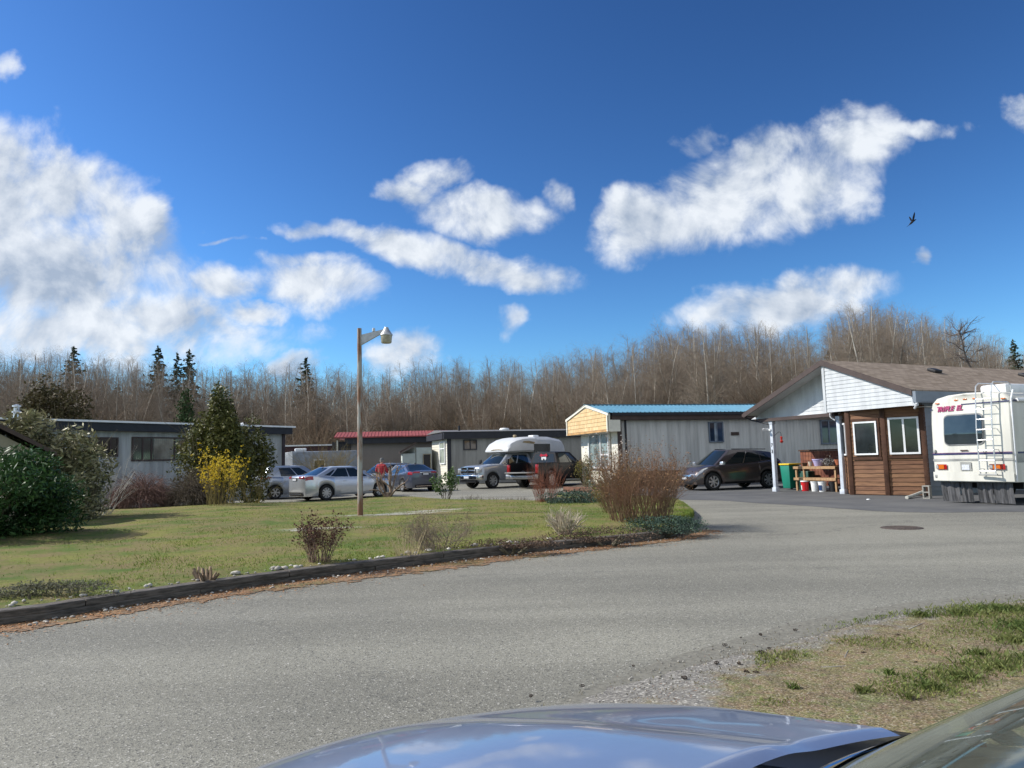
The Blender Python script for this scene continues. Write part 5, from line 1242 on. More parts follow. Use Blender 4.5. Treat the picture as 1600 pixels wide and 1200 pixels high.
MB().lathe([(.15, -.09), (.135, -.27), (.12, -.29), (0, -.295)], (tipx+.06, 0, LZ), 24).build('lamp_glass', mat('frosted_lamp', (.40, .38, .30), .35, .2, 10), lamp, smooth=True, sharp=50)
MB().lathe([(.0, .09), (.035, .085), (.04, .05), (.04, 0)], (tipx*.58, 0, hA+.24+.05*0+.06), 12).build('photocell', M_galv, lamp, smooth=True)

# ---- the man in the red checked shirt, seen from behind
M_plaid = bpy.data.materials.new('plaid_shirt'); M_plaid.use_nodes = True; t = NT(M_plaid.node_tree); b = t.n['Principled BSDF']
oc = t.node('ShaderNodeTexCoord').outputs['Object']; sx = t.node('ShaderNodeSeparateXYZ'); t.l.new(oc, sx.inputs[0])
def stripes(v, per, w_, ph=0.): return t.math('LESS_THAN', t.math('FRACT', t.math('ADD', t.math('DIVIDE', v, per), ph+100)), w_)
bx = stripes(sx.outputs[0], .09, .42); bz = stripes(sx.outputs[2], .09, .42); tx = stripes(sx.outputs[0], .09, .10, .3); tz_ = stripes(sx.outputs[2], .09, .10, .3)
c = t.mix(t.math('MULTIPLY', t.math('ADD', bx, bz), .42), (.50, .02, .03, 1), (.05, .008, .012, 1)); c = t.mix(t.math('MULTIPLY', t.math('MAXIMUM', tx, tz_), .35), c, (.5, .25, .25, 1))
t.put(b.inputs['Base Color'], c); b.inputs['Roughness'].default_value = .9
M_skin = mat('skin', (.46, .27, .20), .6, .06); M_jeans = mat('jeans', (.04, .05, .09), .85, .2, 20); M_cap = mat('grey_cap', (.12, .125, .13), .85, .1); M_hair = mat('grey_hair', (.22, .20, .18), .8, .15)
def skin_mesh(name, pts, edges, m, parent, root=0, sub=2):
    me = bpy.data.meshes.new(name); me.from_pydata([p[0] for p in pts], edges, []); o = bpy.data.objects.new(name, me); COL.objects.link(o)
    o.modifiers.new('s', 'SKIN'); sl = me.skin_vertices[0].data
    for i, p in enumerate(pts): r_ = p[1]; sl[i].radius = r_ if isinstance(r_, tuple) else (r_, r_); sl[i].use_root = (i == root)
    sm = o.modifiers.new('u', 'SUBSURF'); sm.levels = sub; sm.render_levels = sub
    bpy.context.view_layer.update(); nm = bpy.data.meshes.new_from_object(o.evaluated_get(bpy.context.evaluated_depsgraph_get()))
    bpy.data.objects.remove(o); nm.materials.clear(); nm.materials.append(m); nm.shade_smooth(); o = bpy.data.objects.new(name, nm); COL.objects.link(o)
    if parent: o.parent = parent
    return o
pm = D(596, 770, 36.2); man = thing('person', 'man in red and black checked shirt and grey cap, back turned, among the cars', 'person', (pm[0], pm[1], 0), R(-12))
PX = [((0, 0, .95), (.155, .115)), ((0, .0, 1.12), (.16, .115)), ((0, .01, 1.28), (.185, .12)), ((0, .02, 1.40), (.17, .10)), ((0, .04, 1.47), (.062, .062)), ((0, .07, 1.535), (.06, .062)), ((0, .09, 1.60), (.078, .092)), ((0, .09, 1.68), (.075, .09)), ((0, .085, 1.735), (.045, .055)),
      ((.16, .02, 1.40), (.07, .07)), ((.235, .03, 1.26), (.056, .056)), ((.26, .07, 1.12), (.047, .047)), ((.22, .24, 1.06), (.038, .038)), ((.19, .33, 1.05), (.032, .026)),
      ((-.16, .02, 1.40), (.07, .07)), ((-.235, .02, 1.26), (.056, .056)), ((-.265, .05, 1.10), (.047, .047)), ((-.24, .18, 1.00), (.038, .038)), ((-.22, .26, .98), (.032, .026)),
      ((.10, 0, .86), (.098, .10)), ((.115, .02, .50), (.068, .07)), ((.12, -.01, .10), (.045, .05)), ((.125, .10, .05), (.045, .035)),
      ((-.10, 0, .86), (.098, .10)), ((-.115, .03, .50), (.068, .07)), ((-.125, .0, .10), (.045, .05)), ((-.13, .11, .05), (.045, .035)),
      ((.175, .40, 1.03), (.012, .011)), ((.19, .42, 1.03), (.012, .011)), ((.205, .415, 1.035), (.012, .011)), ((.155, .37, 1.03), (.012, .011)),
      ((-.205, .33, .96), (.012, .011)), ((-.22, .345, .96), (.012, .011)), ((-.235, .34, .965), (.012, .011)), ((-.19, .30, .96), (.012, .011))]
PE = [(0, 1), (1, 2), (2, 3), (3, 4), (4, 5), (5, 6), (6, 7), (7, 8), (3, 9), (9, 10), (10, 11), (11, 12), (12, 13), (3, 14), (14, 15), (15, 16), (16, 17), (17, 18), (0, 19), (19, 20), (20, 21), (21, 22), (0, 23), (23, 24), (24, 25), (25, 26), (13, 27), (13, 28), (13, 29), (13, 30), (18, 31), (18, 32), (18, 33), (18, 34)]
body = skin_mesh('body', PX, PE, M_skin, man)
SH = [((0, 0, .88), (.185, .14)), ((0, .0, 1.10), (.185, .135)), ((0, .01, 1.28), (.205, .14)), ((0, .02, 1.41), (.185, .115)), ((0, .035, 1.475), (.075, .075)),
      ((.17, .02, 1.40), (.088, .088)), ((.24, .03, 1.26), (.074, .074)), ((.265, .07, 1.11), (.064, .064)), ((.225, .225, 1.06), (.052, .052)),
      ((-.17, .02, 1.40), (.088, .088)), ((-.24, .02, 1.26), (.074, .074)), ((-.27, .05, 1.09), (.064, .064)), ((-.245, .165, 1.005), (.052, .052))]
skin_mesh('shirt', SH, [(0, 1), (1, 2), (2, 3), (3, 4), (3, 5), (5, 6), (6, 7), (7, 8), (3, 9), (9, 10), (10, 11), (11, 12)], M_plaid, man)
skin_mesh('trousers', [((0, 0, .95), (.165, .13)), ((.10, 0, .84), (.112, .115)), ((.117, .02, .50), (.085, .088)), ((.122, -.01, .12), (.072, .075)), ((-.10, 0, .84), (.112, .115)), ((-.117, .03, .50), (.085, .088)), ((-.127, 0, .12), (.072, .075))], [(0, 1), (1, 2), (2, 3), (0, 4), (4, 5), (5, 6)], M_jeans, man)
for sg in (1, -1): MB().lathe([(0, 0), (.05, .0), (.055, .05), (.04, .10), (0, .11)], (sg*.125, .03, 0), 12).build('shoe', M_black, man, smooth=True)
MB().lathe([(.098, 0), (.102, .03), (.092, .08), (.06, .12), (0, .135)], (0, .085, 1.655), 16).build('cap', M_cap, man, smooth=True)
MB().lathe([(.094, 0), (.098, .06), (.097, .1)], (0, .082, 1.58), 16, a0=math.pi*.95, a1=math.pi*2.05).build('hair', M_hair, man, smooth=True)
for sg in (1, -1): MB().lathe([(0, -.03), (.014, -.02), (.018, 0), (.014, .025), (0, .03)], (sg*.088, .095, 1.615), 8).build('ear', M_skin, man, smooth=True)
MB().lathe([(0, -.03), (.013, -.02), (.006, .03), (0, .035)], (0, .185, 1.61), 8).build('nose', M_skin, man, smooth=True)
for sg in (1, -1): MB().lathe([(0, -.008), (.011, 0), (0, .008)], (sg*.034, .172, 1.645), 8).build('eye', M_black, man, smooth=True)

# ---- porch things (placed in the house's own frame)
def hw(px, py, z=0): return tuple(G(px, py, z))
def at_house(name, label, cat, x, y, z=0, drz=0., group=None): q = house_world(x, y, z); return thing(name, label, cat, q, A_H-math.pi/2+drz, group)
def hx(px, yl): return HL(px, 760, yl)[0]
# camera on the post
sc_ = at_house('security_camera', 'white security camera mounted high on the left porch post', 'camera', -.16, .30, 2.45)
mb = MB(); mb.box((0, -.02, 0), (.10, .26, .09)); mb.build('housing', M_white, sc_, bevel=.02); MB().lathe([(0, 0), (.04, 0), (.04, .03)], (0, -.15, 0), 12, 'Y').build('lens', M_black, sc_)
MB().box((.10, .10, -.02), (.14, .06, .06)).build('bracket', M_white, sc_)
# red hanging ornament on a hook
ho = at_house('hanging_ornament', 'small red ornament hanging from a hook on the left porch post', 'ornament', .42, .52, 2.02)
MB().path([(-.35, 0, .18), (-.12, 0, .32), (-.02, 0, .28), (0, 0, .14)], .009, 6).build('hook', M_black, ho, smooth=True)
MB().lathe([(0, .14), (.05, .11), (.035, .02), (.03, -.02), (.07, -.05), (.05, -.10), (0, -.13)], (0, 0, 0), 14).build('body', mat('red_enamel', (.5, .03, .02), .4), ho, smooth=True)
# cedar screen fence behind the bench
FY = 2.6; fx0, fx1 = HL(1251, 720, FY)[0], 3.3
fe = at_house('fence_panel', 'reddish brown board fence behind the potting bench under the porch', 'fence', 0, 0)
M_redcedar = lapmat('red_cedar_boards', (.20, .075, .045), (.12, .045, .03)); x = fx0; mb = MB()
while x < fx1: mb.b2((x, FY, .15), (x+.13, FY+.02, 1.55)); x += .145
mb.build('boards', M_redcedar, fe); MB().b2((fx0-.04, FY-.05, 1.555), (fx1, FY+.06, 1.61)).build('top_rail', M_cedar2, fe); MB().b2((fx0, FY+.022, .12), (fx0+.09, FY+.11, 1.55)).build('post', M_cedar2, fe)
# bench
BY = 1.35; bx0, bx1 = HL(1244, 760, BY)[0], HL(1307, 760, BY)[0]
bench = at_house('potting_bench', 'rough timber potting bench holding plant pots under the porch', 'bench', 0, 0)
for z in (.96, .52): MB().b2((bx0-.04, BY-.02, z-.045), (bx1+.02, BY+.5, z)).build('shelf', M_raw_wood, bench); MB().b2((bx0-.05, BY-.055, z-.10), (bx1+.03, BY-.022, z-.002)).build('front_rail', M_raw_wood, bench)
for x in (bx0, bx1-.06):
    for y in (BY, BY+.42): MB().b2((x, y, 0), (x+.07, y+.07, .91)).build('leg', M_raw_wood, bench)
def pot(name, label, x, y, z, r0, r1, h, m, group=None, soil=True):
    o = at_house(name, label, 'pot', x, y, z, 0, group); MB().lathe([(0, 0), (r0, 0), (r1, h*.85), (r1*1.08, h*.86), (r1*1.08, h), (r1*.98, h), (r1*.95, h*.9)], (0, 0, 0), 20).build('pot', m, o, smooth=True, sharp=40)
    if soil: MB().lathe([(0, h*.9), (r1*.95, h*.88)], (0, 0, 0), 16).build('soil', mat('potting_soil', (.04, .03, .02), .95, .3, 30), o)
    return o
M_lilac = mat('lilac_plastic', (.42, .38, .60), .5, .05); M_terra = mat('terracotta', (.42, .13, .06), .8, .12)
bw = bx1-bx0
pot('plant_pot', 'large lilac plastic pot in the middle of the potting bench', bx0+bw*.50, BY+.22, .965, .14, .21, .27, M_lilac)
pot('plant_pot', 'terracotta coloured pot hung at the right end of the potting bench', bx0+bw*1.0, BY+.2, 1.0, .09, .14, .20, M_terra)
pot('plant_pot', 'small brown pot lying at the left end of the potting bench', bx0+bw*.16, BY+.2, .965, .08, .11, .13, mat('brown_pot', (.16, .08, .04), .7))
pot('plant_pot', 'small cream pot just left of the lilac pot', bx0+bw*.31, BY+.2, .965, .06, .085, .17, mat('cream_pot', (.5, .44, .36), .7))
rg = np.random.default_rng(3); cc = rg.normal(0, 1, (260, 3))*[.13, .09, .08]+[0, 0, .14]; V, F_ = leaves(rg, cc, 260, .10, .3)
dp_ = at_house('dried_plants', 'tangle of grey dried stems and bags lying on the right of the bench top', 'dried plants', bx0+bw*.76, BY+.2, .965)
raw('stems', V, F_, leafmat('dry_grey_leaf', (.32, .31, .29), (.10, .10, .10), .8, .1, .5), dp_)
cc = rg.normal(0, 1, (90, 3))*[.06, .06, .10]+[0, 0, .35]; V, F_ = leaves(rg, cc, 90, .07, .3)
dp2 = at_house('potted_plant', 'dark withered plant standing above the lilac pot on the bench', 'plant', bx0+bw*.70, BY+.36, .965)
raw('leaves', V, F_, leafmat('dark_dry_leaf', (.05, .035, .03), (.12, .06, .04), .8, .1, .4), dp2); MB().lathe([(0, 0), (.06, 0), (.08, .2), (.07, .2)], (0, 0, 0), 12).build('pot', M_black, dp2, smooth=True)
# buckets under it
def bucket(label, x, y, m, mark=None, lid=None):
    o = at_house('bucket', label, 'bucket', x, y, .005, 0, None); MB().lathe([(0, 0), (.125, 0), (.148, .34), (.16, .345), (.16, .38), (.150, .38), (.145, .35)], (0, 0, 0), 24).build('pail', m, o, smooth=True, sharp=40)
    if lid: MB().lathe([(0, .40), (.155, .40), (.165, .385), (.165, .36)], (0, 0, 0), 24).build('lid', lid, o, smooth=True, sharp=40)
    if mark:
        mm_, a0, a1, z0, z1 = mark; MB().lathe([(.127+.066*z0+.006, z0), (.127+.066*z1+.006, z1)], (0, 0, 0), 10, a0=a0, a1=a1).build('label', mm_, o, smooth=True)
    MB().path([(.15*math.cos(a_), .15*math.sin(a_)*.3-.1, .36-.10*math.sin(a_)) for a_ in np.linspace(0, math.pi, 9)], .004, 6).build('handle', M_chrome, o)
    return o
M_redp = mat('red_plastic', (.55, .015, .02), .4, .05); M_whp = mat('white_plastic', (.74, .74, .72), .4, .06); M_navy = mat('navy_print', (.02, .05, .14), .5, .3, 30)
bucket('red bucket with a white lid under the left end of the potting bench', HL(1256, 768, BY-.1)[0], BY-.02, M_redp, (M_whp, -2.6, -1.7, .05, .22), M_whp)
bucket('plain white bucket between the red bucket and the printed white bucket', HL(1271, 768, BY-.1)[0], BY-.0, M_whp, None)
bucket('white bucket with a dark blue printed panel under the right end of the bench', HL(1287, 769, BY-.1)[0], BY-.14, M_whp, (M_navy, -2.1, -1.0, .05, .25))
bucket('black bucket in the shade at the foot of the right bench leg', HL(1298, 769, BY-.1)[0]-.05, BY+.1, M_black, None)
# green bin with yellow lid
M_green = mat('green_plastic', (.01, .19, .13), .5, .05); M_yel = mat('yellow_plastic', (.75, .52, .02), .5, .05)
bn_ = at_house('wheelie_bin', 'green wheelie bin with a yellow lid standing left of the potting bench', 'bin', HL(1236, 762, 2.0)[0], 2.0)
V = []; 
for z, k in ((.06, .80), (1.0, 1.0)): V += [(sx_*.25*k, sy_*.30*k, z) for sx_, sy_ in ((-1, -1), (1, -1), (1, 1), (-1, 1))]
MB().add(V, [(0, 1, 2, 3), (4, 7, 6, 5), (0, 4, 5, 1), (1, 5, 6, 2), (2, 6, 7, 3), (3, 7, 4, 0)]).build('tub', M_green, bn_, bevel=.03)
MB().b2((-.28, -.33, 1.005), (.28, .36, 1.07)).build('lid', M_yel, bn_, bevel=.02)
for sg in (1, -1): MB().lathe(tyre_mesh(.10, .05), (0, 0, 0), 14, 'X').build('wheel', M_rubber, bn_, loc=(sg*.24, .28, .1))
tk = at_house('storage_tote', 'dark green tote behind the potting bench, beside the bin', 'tote', HL(1262, 762, 2.3)[0], 2.25); mb = MB(); mb.b2((-.3, -.2, 0), (.3, .2, .75)); mb.build('tub', mat('dark_green_plastic', (.01, .07, .05), .5), tk, bevel=.04)
# cinder block and white pipe at the bay's right foot
q = G(1449, 779)
cbk = thing('cinder_block', 'grey concrete block standing on end at the right foot of the brown bay', 'concrete block', (q[0]-.02, q[1]-.05, 0), A_H-math.pi/2+.3)
mb = MB()
for a_, b_ in (((-.1, -.1, 0), (-.065, .1, .4)), ((.065, -.1, 0), (.1, .1, .4)), ((-.065, -.1, 0), (.065, .1, .035)), ((-.065, -.1, .18), (.065, .1, .215)), ((-.065, -.1, .365), (.065, .1, .4))): mb.b2(a_, b_)
mb.build('block', mat('concrete', (.33, .32, .29), .9, .15, 20), cbk)
q0 = G(1417, 780); q1 = G(1447, 774)
pp_ = thing('drain_pipe', 'short dirty white drainpipe lying on the asphalt at the foot of the brown bay', 'pipe', (q0[0], q0[1], .05)); dq = q1-q0
MB().path([(0, 0, 0), (float(dq[0])*.2, float(dq[1])*.2, .01), (float(dq[0]), float(dq[1]), .10)], .05, 12).build('pipe', mat('dirty_white', (.55, .54, .48), .6, .15, 8), pp_, smooth=True)
q = G(1357, 781); lt_ = MB().lathe([(0, .03), (.05, .02), (.06, 0)], (0, 0, 0), 7).build('litter_cup', M_white, loc=(q[0], q[1], .006)); tag(lt_, 'crumpled white scrap lying on the dark asphalt in front of the bay', 'litter')

# ---- bird
bp = D(1425, 345, 26.0); bird = thing('bird', 'black bird gliding with raised wing high in the blue sky', 'bird', bp)
s_ = 26.0/FPX; M_bird = mat('black_feathers', (.01, .01, .014), .8, .1)
PB_ = [((-8.5*s_, .05, -9.5*s_), (.003, .003)), ((-5*s_, .02, -6.8*s_), (.022, .01)), ((-1*s_, 0, -3*s_), (.045, .04)), ((2.5*s_, 0, 0), (.04, .04)), ((5*s_, 0, 1.3*s_), (.024, .026)), ((7.2*s_, 0, 2.2*s_), (.006, .006))]
skin_mesh('body', PB_, [(0, 1), (1, 2), (2, 3), (3, 4), (4, 5)], M_bird, bird, 2)
for sg, up_ in ((-1, 1.0), (1, .85)):
    wing = [(-.6, 0), (1.8, .6), (2.3, 5), (1.8, 9.5), (.5, 12.2), (-.3, 9.5), (-.9, 5)]
    vs = [(a_*s_, sg*(.03+b_*s_*.55), (b_*up_-.5)*s_) for a_, b_ in wing]; vs2 = [(x_, y_+sg*.012, z_+.004) for x_, y_, z_ in vs]; n = len(vs)
    MB().add(vs+vs2, [tuple(range(n)), tuple(range(2*n-1, n-1, -1))]+[(i, (i+1) % n, (i+1) % n+n, i+n) for i in range(n)]).build('wing', M_bird, bird)
# ================================================================== THE CAR IN THE FOREGROUND
PC = paint('blue_silver_paint', (.33, .39, .53), .6, .33)
AF = math.atan2(.53, -.85); fc = thing('car', 'shiny blue-silver car at the bottom, only bonnet and windscreen in view', 'car', (.31, .81, 0), AF)
ZC = [(-3, 1.03), (-.3, 1.03), (0, 1.035), (.2, 1.033), (.45, 1.027), (.63, 1.018), (.89, .985), (1.03, .94), (1.10, .895), (1.14, .855), (1.2, .76), (1.3, .60)]
zcx = smooth_curve([(a_, b_) for a_, b_ in ZC], 240)
def zhood(X, Y, crease=True):
    e = X+.45*Y*Y; z = float(np.interp(e, zcx[:, 0], zcx[:, 1]))-.05*(Y/.75)**2
    if abs(Y) > .72: z -= 3.6*(abs(Y)-.72)**2+ .2*max(0, abs(Y)-.84)
    if crease:
        yc = .50-.16*max(0, min(1, X/1.0)); z += .010/(1+math.exp((abs(Y)-yc)/.018))*min(1, max(0, (1.05-e)/.3))
    return z
def grid(fn, na, nb):
    V = [fn(i/na, j/nb) for i in range(na+1) for j in range(nb+1)]; return MB().add(V, [(i*(nb+1)+j, i*(nb+1)+j+1, (i+1)*(nb+1)+j+1, (i+1)*(nb+1)+j) for i in range(na) for j in range(nb)])
def xr_(Y): return .215*(1-(Y/.735)**2)-.005
def hoodf(a_, b_):
    Y = lerp(-.735, .735, b_); X0 = xr_(Y); X1 = 1.19-.45*Y*Y; X = lerp(X0, X1, a_); z = zhood(X, Y)
    if a_ < .03: z -= .010*(1-a_/.03)
    return (X, Y, z)
grid(hoodf, 90, 70).build('bonnet', PC, fc, smooth=True, sharp=60)
for sg in (1, -1): grid(lambda a_, b_, sg=sg: (lerp(-.30, 1.18-.45*.56, a_), sg*lerp(.742, .905, b_), zhood(lerp(-.30, 1.18-.45*.56, a_), lerp(.742, .905, b_), False)-.003), 50, 10).build('wing', PC, fc, smooth=True, sharp=60)
grid(lambda a_, b_: (.5+.0, 0, 0), 1, 1) if False else None
def nose(a_, b_):
    Y = lerp(-.90, .90, b_); e0 = 1.19; X = e0-.45*min(abs(Y), .86)**2; z0 = zhood(e0-.45*Y*Y-.0, min(abs(Y), .735), False); return (X+.045*math.sin(a_*math.pi)-.06*a_, Y, lerp(z0-.012, .24, a_))
grid(nose, 14, 30).build('front_bumper', PC, fc, smooth=True)
FP = dict(W=1.80, xmin=-3.15, xmax=1.0, xfw=.32, xrw=-2.28, R=.32, clear=.2, bulge=.10, nose=.6, tail=.55, crown=.0,
    deck=[(-3.15, .95), (-3.0, .99), (-2.2, .98), (-1.0, .95), (-.35, .93), (-.1, .86), (.3, .84), (.8, .78), (1.0, .70)],
    gh=dict(xf0=-.16, xf1=-.92, xr0=-2.75, xr1=-1.95, w0=.80, w1=.60, zr=1.43, xm=-1.3, arc=.04, bow=.17, bowr=.1))
FCc = Car(FP); FCc.lower().build('body', PC, fc, smooth=True, sharp=40)
mb = MB()
for sd_ in 'LRB': FCc.patch(sd_, 0, 1, 0, 1, 0, 14, 6, mb)
n = 14; V = []
for i in range(n+1):
    a_ = i/n; L_ = FCc.gh('L', a_, 1); R2 = FCc.gh('R', a_, 1)
    for k in range(9):
        t_ = k/8; p_ = R2*(1-t_)+L_*t_; q = 4*t_*(1-t_)
        if i == 0: p_ = FCc.gh('F', t_, 1)
        if i == n: p_ = FCc.gh('B', t_, 1)
        V.append((p_[0], p_[1], p_[2]+.045*q**.7*min(1, a_*8+.1, (1-a_)*8+.1)))
mb.add(V, [(i*9+k, i*9+k+1, (i+1)*9+k+1, (i+1)*9+k) for i in range(n) for k in range(8)]); mb.build('cabin', PC, fc, smooth=True, sharp=30)
for sd_ in 'LR':
    FCc.patch(sd_, .10, .46, .1, .9, .005, 8, 5, None, (.06, 0)).build('side_window', M_glass, fc, smooth=True); FCc.patch(sd_, .48, .86, .1, .9, .005, 8, 5, None, (0, -.04)).build('side_window', M_glass, fc, smooth=True)
FCc.patch('B', .06, .94, .1, .93, .006).build('rear_window', M_glass, fc, smooth=True)
for xw in (.32, -2.28):
    for sg in (1, -1): wheel(fc, xw, sg*.79, .32, .21, 7)
# windscreen: clear tinted glass over the dashboard
gl = bpy.data.materials.new('windscreen_glass'); gl.use_nodes = True; t = NT(gl.node_tree); t.n.remove(t.n['Principled BSDF'])
g1_ = t.node('ShaderNodeBsdfGlossy'); g1_.inputs['Roughness'].default_value = .03; g1_.inputs[0].default_value = (.9, .95, .92, 1)
t1 = t.node('ShaderNodeBsdfTransparent'); t1.inputs[0].default_value = (.50, .64, .58, 1)
d1_ = t.node('ShaderNodeBsdfDiffuse'); d1_.inputs[0].default_value = (.22, .24, .20, 1)
fr_ = t.node('ShaderNodeFresnel'); fr_.inputs[0].default_value = 1.5
ms = t.node('ShaderNodeMixShader'); t.put(ms.inputs[0], t.math('MULTIPLY_ADD', fr_.outputs[0], 1.0, .05)); t.l.new(t1.outputs[0], ms.inputs[1]); t.l.new(g1_.outputs[0], ms.inputs[2])
m2 = t.node('ShaderNodeMixShader'); oc = t.node('ShaderNodeTexCoord').outputs['Object']; t.put(m2.inputs[0], t.math('MULTIPLY_ADD', t.sstep(t.noise(oc, 7, 6, .7), .35, .8), .22, .14)); t.l.new(ms.outputs[0], m2.inputs[1]); t.l.new(d1_.outputs[0], m2.inputs[2])
t.l.new(m2.outputs[0], t.n['Material Output'].inputs['Surface'])
def xw_(Y): return .115-.37*Y*Y
def wsf(a_, b_):
    h = a_; Y = lerp(-.80, .80, b_)*(1-.22*h); Yb = lerp(-.80, .80, b_); zb_ = 1.035-.055*(Yb/.8)**2
    return (xw_(Yb)-.80*h, Y, zb_+(.41+.03*(1-(Yb/.8)**2))*(1-(1-h)**1.25))
grid(wsf, 14, 26).build('windscreen', gl, fc, smooth=True)
M_seal = mat('dirty_seal', (.10, .085, .045), .85, .3, 20)
for b_ in (0, 1): MB().path([wsf(k/10, b_) for k in range(11)], .017, 8).build('pillar_seal', M_seal, fc, smooth=True)
grid(lambda a_, b_: tuple(np.array(wsf(a_*.055, b_))+[.002, 0, .004]), 2, 26).build('glass_border', M_seal, fc, smooth=True)
MB().path([(p_[0]+.006, p_[1], p_[2]+.0) for p_ in [wsf(0, k/24) for k in range(25)]], .006, 6).build('lower_seal', M_chrome, fc, smooth=True)
# cowl, wipers, dashboard, papers
def cowl(a_, b_):
    Y = lerp(-.76, .76, b_); x0, x1 = xr_(max(-.735, min(.735, Y)))+.03, xw_(Y)-.02; X = lerp(x0, x1, a_); return (X, Y, lerp(zhood(x0, Y)-.055, 1.02-.055*(Y/.8)**2, a_**2.2)-.035*math.sin(a_*math.pi))
grid(cowl, 12, 30).build('cowl_panel', mat('cowl_black', (.006, .006, .007), .7, .2, 30, spec=.2), fc, smooth=True)
MB().path([(.10, -.25, 1.0), (.02, -.40, 1.03), (-.07, -.60, 1.01), (-.10, -.66, 1.0)], .012, 8).build('wiper', M_black, fc, smooth=True)
MB().path([(.12, -.02, 1.01), (.08, -.25, 1.035), (.0, -.50, 1.02), (-.08, -.68, .99)], .009, 8).build('wiper', M_black, fc, smooth=True)
MB().path([(.14, .45, 1.01), (.08, .20, 1.04), (.06, -.10, 1.045)], .010, 8).build('wiper', M_black, fc, smooth=True)
M_dash = mat('dashboard_grey', (.10, .115, .11), .8, .15, 5)
def dash(a_, b_): Y = lerp(-.74, .74, b_); return (lerp(xw_(Y)-.03, -.62, a_), Y, 1.0-.05*(Y/.8)**2-.035*a_+.02*math.sin(a_*3.1))
grid(dash, 10, 20).build('dashboard', M_dash, fc, smooth=True)
def on_dash(px, py, z): q = G(px, py, z)-np.array([.31, .81, 0]); hx_, hy_ = math.cos(AF), math.sin(AF); return (float(q[0]*hx_+q[1]*hy_), float(-q[0]*hy_+q[1]*hx_), z)
for (px, py, sx_, sy_, m_, nm) in ((1520, 1176, .022, .05, mat('sticker_red', (.5, .03, .03), .5, 0), 'card'), (1548, 1162, .02, .05, M_white, 'card'), (1575, 1172, .05, .06, mat('card_print', (.45, .48, .40), .6, .4, 60), 'card')):
    X, Y, Z = on_dash(px, py, .985); MB().box((X, Y, 1.005), (sx_, sy_, .004), rz=.5).build(nm, m_, fc)
MB().box((-.45, .38, .97), (.05, .38, .38), ry=.5).build('steering_wheel', M_black, fc, bevel=.02)
for Y in (-.38, .38): MB().box((-1.15, Y, .95), (.16, .48, .70), ry=-.2).build('seat', mat('seat_grey', (.06, .065, .07), .9), fc, bevel=.05)
for sg in (1, -1):
    if sg < 0: MB().box((-.45, sg*1.0, .99), (.12, .2, .13)).build('mirror', PC, fc, bevel=.03)

# ================================================================== VEGETATION
M_trunk = mat('alder_bark', (.40, .37, .32), .9, .3, .9, col2=(.20, .175, .145)); M_twig = mat('alder_twigs', (.195, .155, .118), .9, .2, .15, col2=(.30, .25, .195))
M_trunkd = mat('mossy_bark', (.16, .14, .09), .9, .3, 1.2)
def alder(seed, H=12., multi=1, spread=1.):
    tw = Twigs(seed); bt = Twigs(seed+50); rng = tw.rng
    for s_ in range(multi):
        p = np.array([0, 0, -.1]); d = np.array([rng.normal(0, .05), rng.normal(0, .05), 1.]); 
        if multi > 1: d[:2] += np.array([math.cos(s_*2.4), math.sin(s_*2.4)])*.13
        n = 12; pts = [p]; r0 = (.115 if multi == 1 else .09)*(.8+.4*rng.random()); hh = H*(1 if s_ == 0 else .85)
        for i in range(n):
            d = d+rng.normal(0, .035, 3); d[2] = max(d[2], .8); d /= np.linalg.norm(d); q = p+d*hh/n
            bt.seg(p, q, r0*(1-.85*i/n), r0*(1-.85*(i+1)/n)); p = q; pts.append(p)
        nb = 56
        for k in range(nb):
            t_ = .14+.85*(k+rng.random())/nb; fi = t_*n; i = min(int(fi), n-1); b_ = pts[i]+(pts[i+1]-pts[i])*(fi-i)
            az = rng.random()*6.283; el_ = .15+.55*rng.random()+.35*t_; L = H*.24*spread*(1.08-t_)**.6*(.5+.6*rng.random())+.3
            if t_ < .42 and rng.random() < .55: L *= .45
            tw.branch(b_, [math.cos(az)*math.cos(el_), math.sin(az)*math.cos(el_), math.sin(el_)], L, .042*(1.1-t_), 2, 3, .20, .05, 8, .85, .60, .10, .55)
    return bt.mesh(), tw.mesh()
TREE_PROTOS = []
for i, (sd_, mu, sp_) in enumerate(((1, 1, .9), (2, 1, 1.1), (3, 2, .9), (4, 1, .75), (5, 2, 1.1), (6, 1, 1.0))):
    TREE_PROTOS.append(alder(sd_*7, 12., mu, sp_))
TOP = [(-300, 547), (0, 535), (60, 537), (140, 542), (200, 549), (300, 557), (400, 557), (480, 552), (560, 562), (640, 559), (700, 549), (760, 545), (830, 549), (890, 543), (950, 523), (1000, 515), (1050, 495), (1100, 489), (1150, 500), (1200, 490), (1260, 500), (1310, 493), (1355, 465), (1390, 475), (1440, 479), (1500, 495), (1540, 523), (1580, 535), (1640, 535), (1900, 555)]
def top_y(px): return -9*float(1300 < px < 1560)+float(np.interp(px, [a_[0] for a_ in TOP], [a_[1] for a_ in TOP]))
GRP = 'bare alders in the wood behind the mobile homes'
meshes = []
for (tb, tw_) in TREE_PROTOS:
    o1 = raw('trunk', tb[0], tb[1], M_trunk, smooth=True); o2 = raw('branches', tw_[0], tw_[1], M_twig); meshes.append((o1.data, o2.data)); bpy.data.objects.remove(o1); bpy.data.objects.remove(o2)
rt = np.random.default_rng(11)
def front_Y(px): return float(np.interp(px, [-300, 450, 700, 900, 1100, 1300, 1700], [56, 66, 68, 62, 52, 50, 46]))
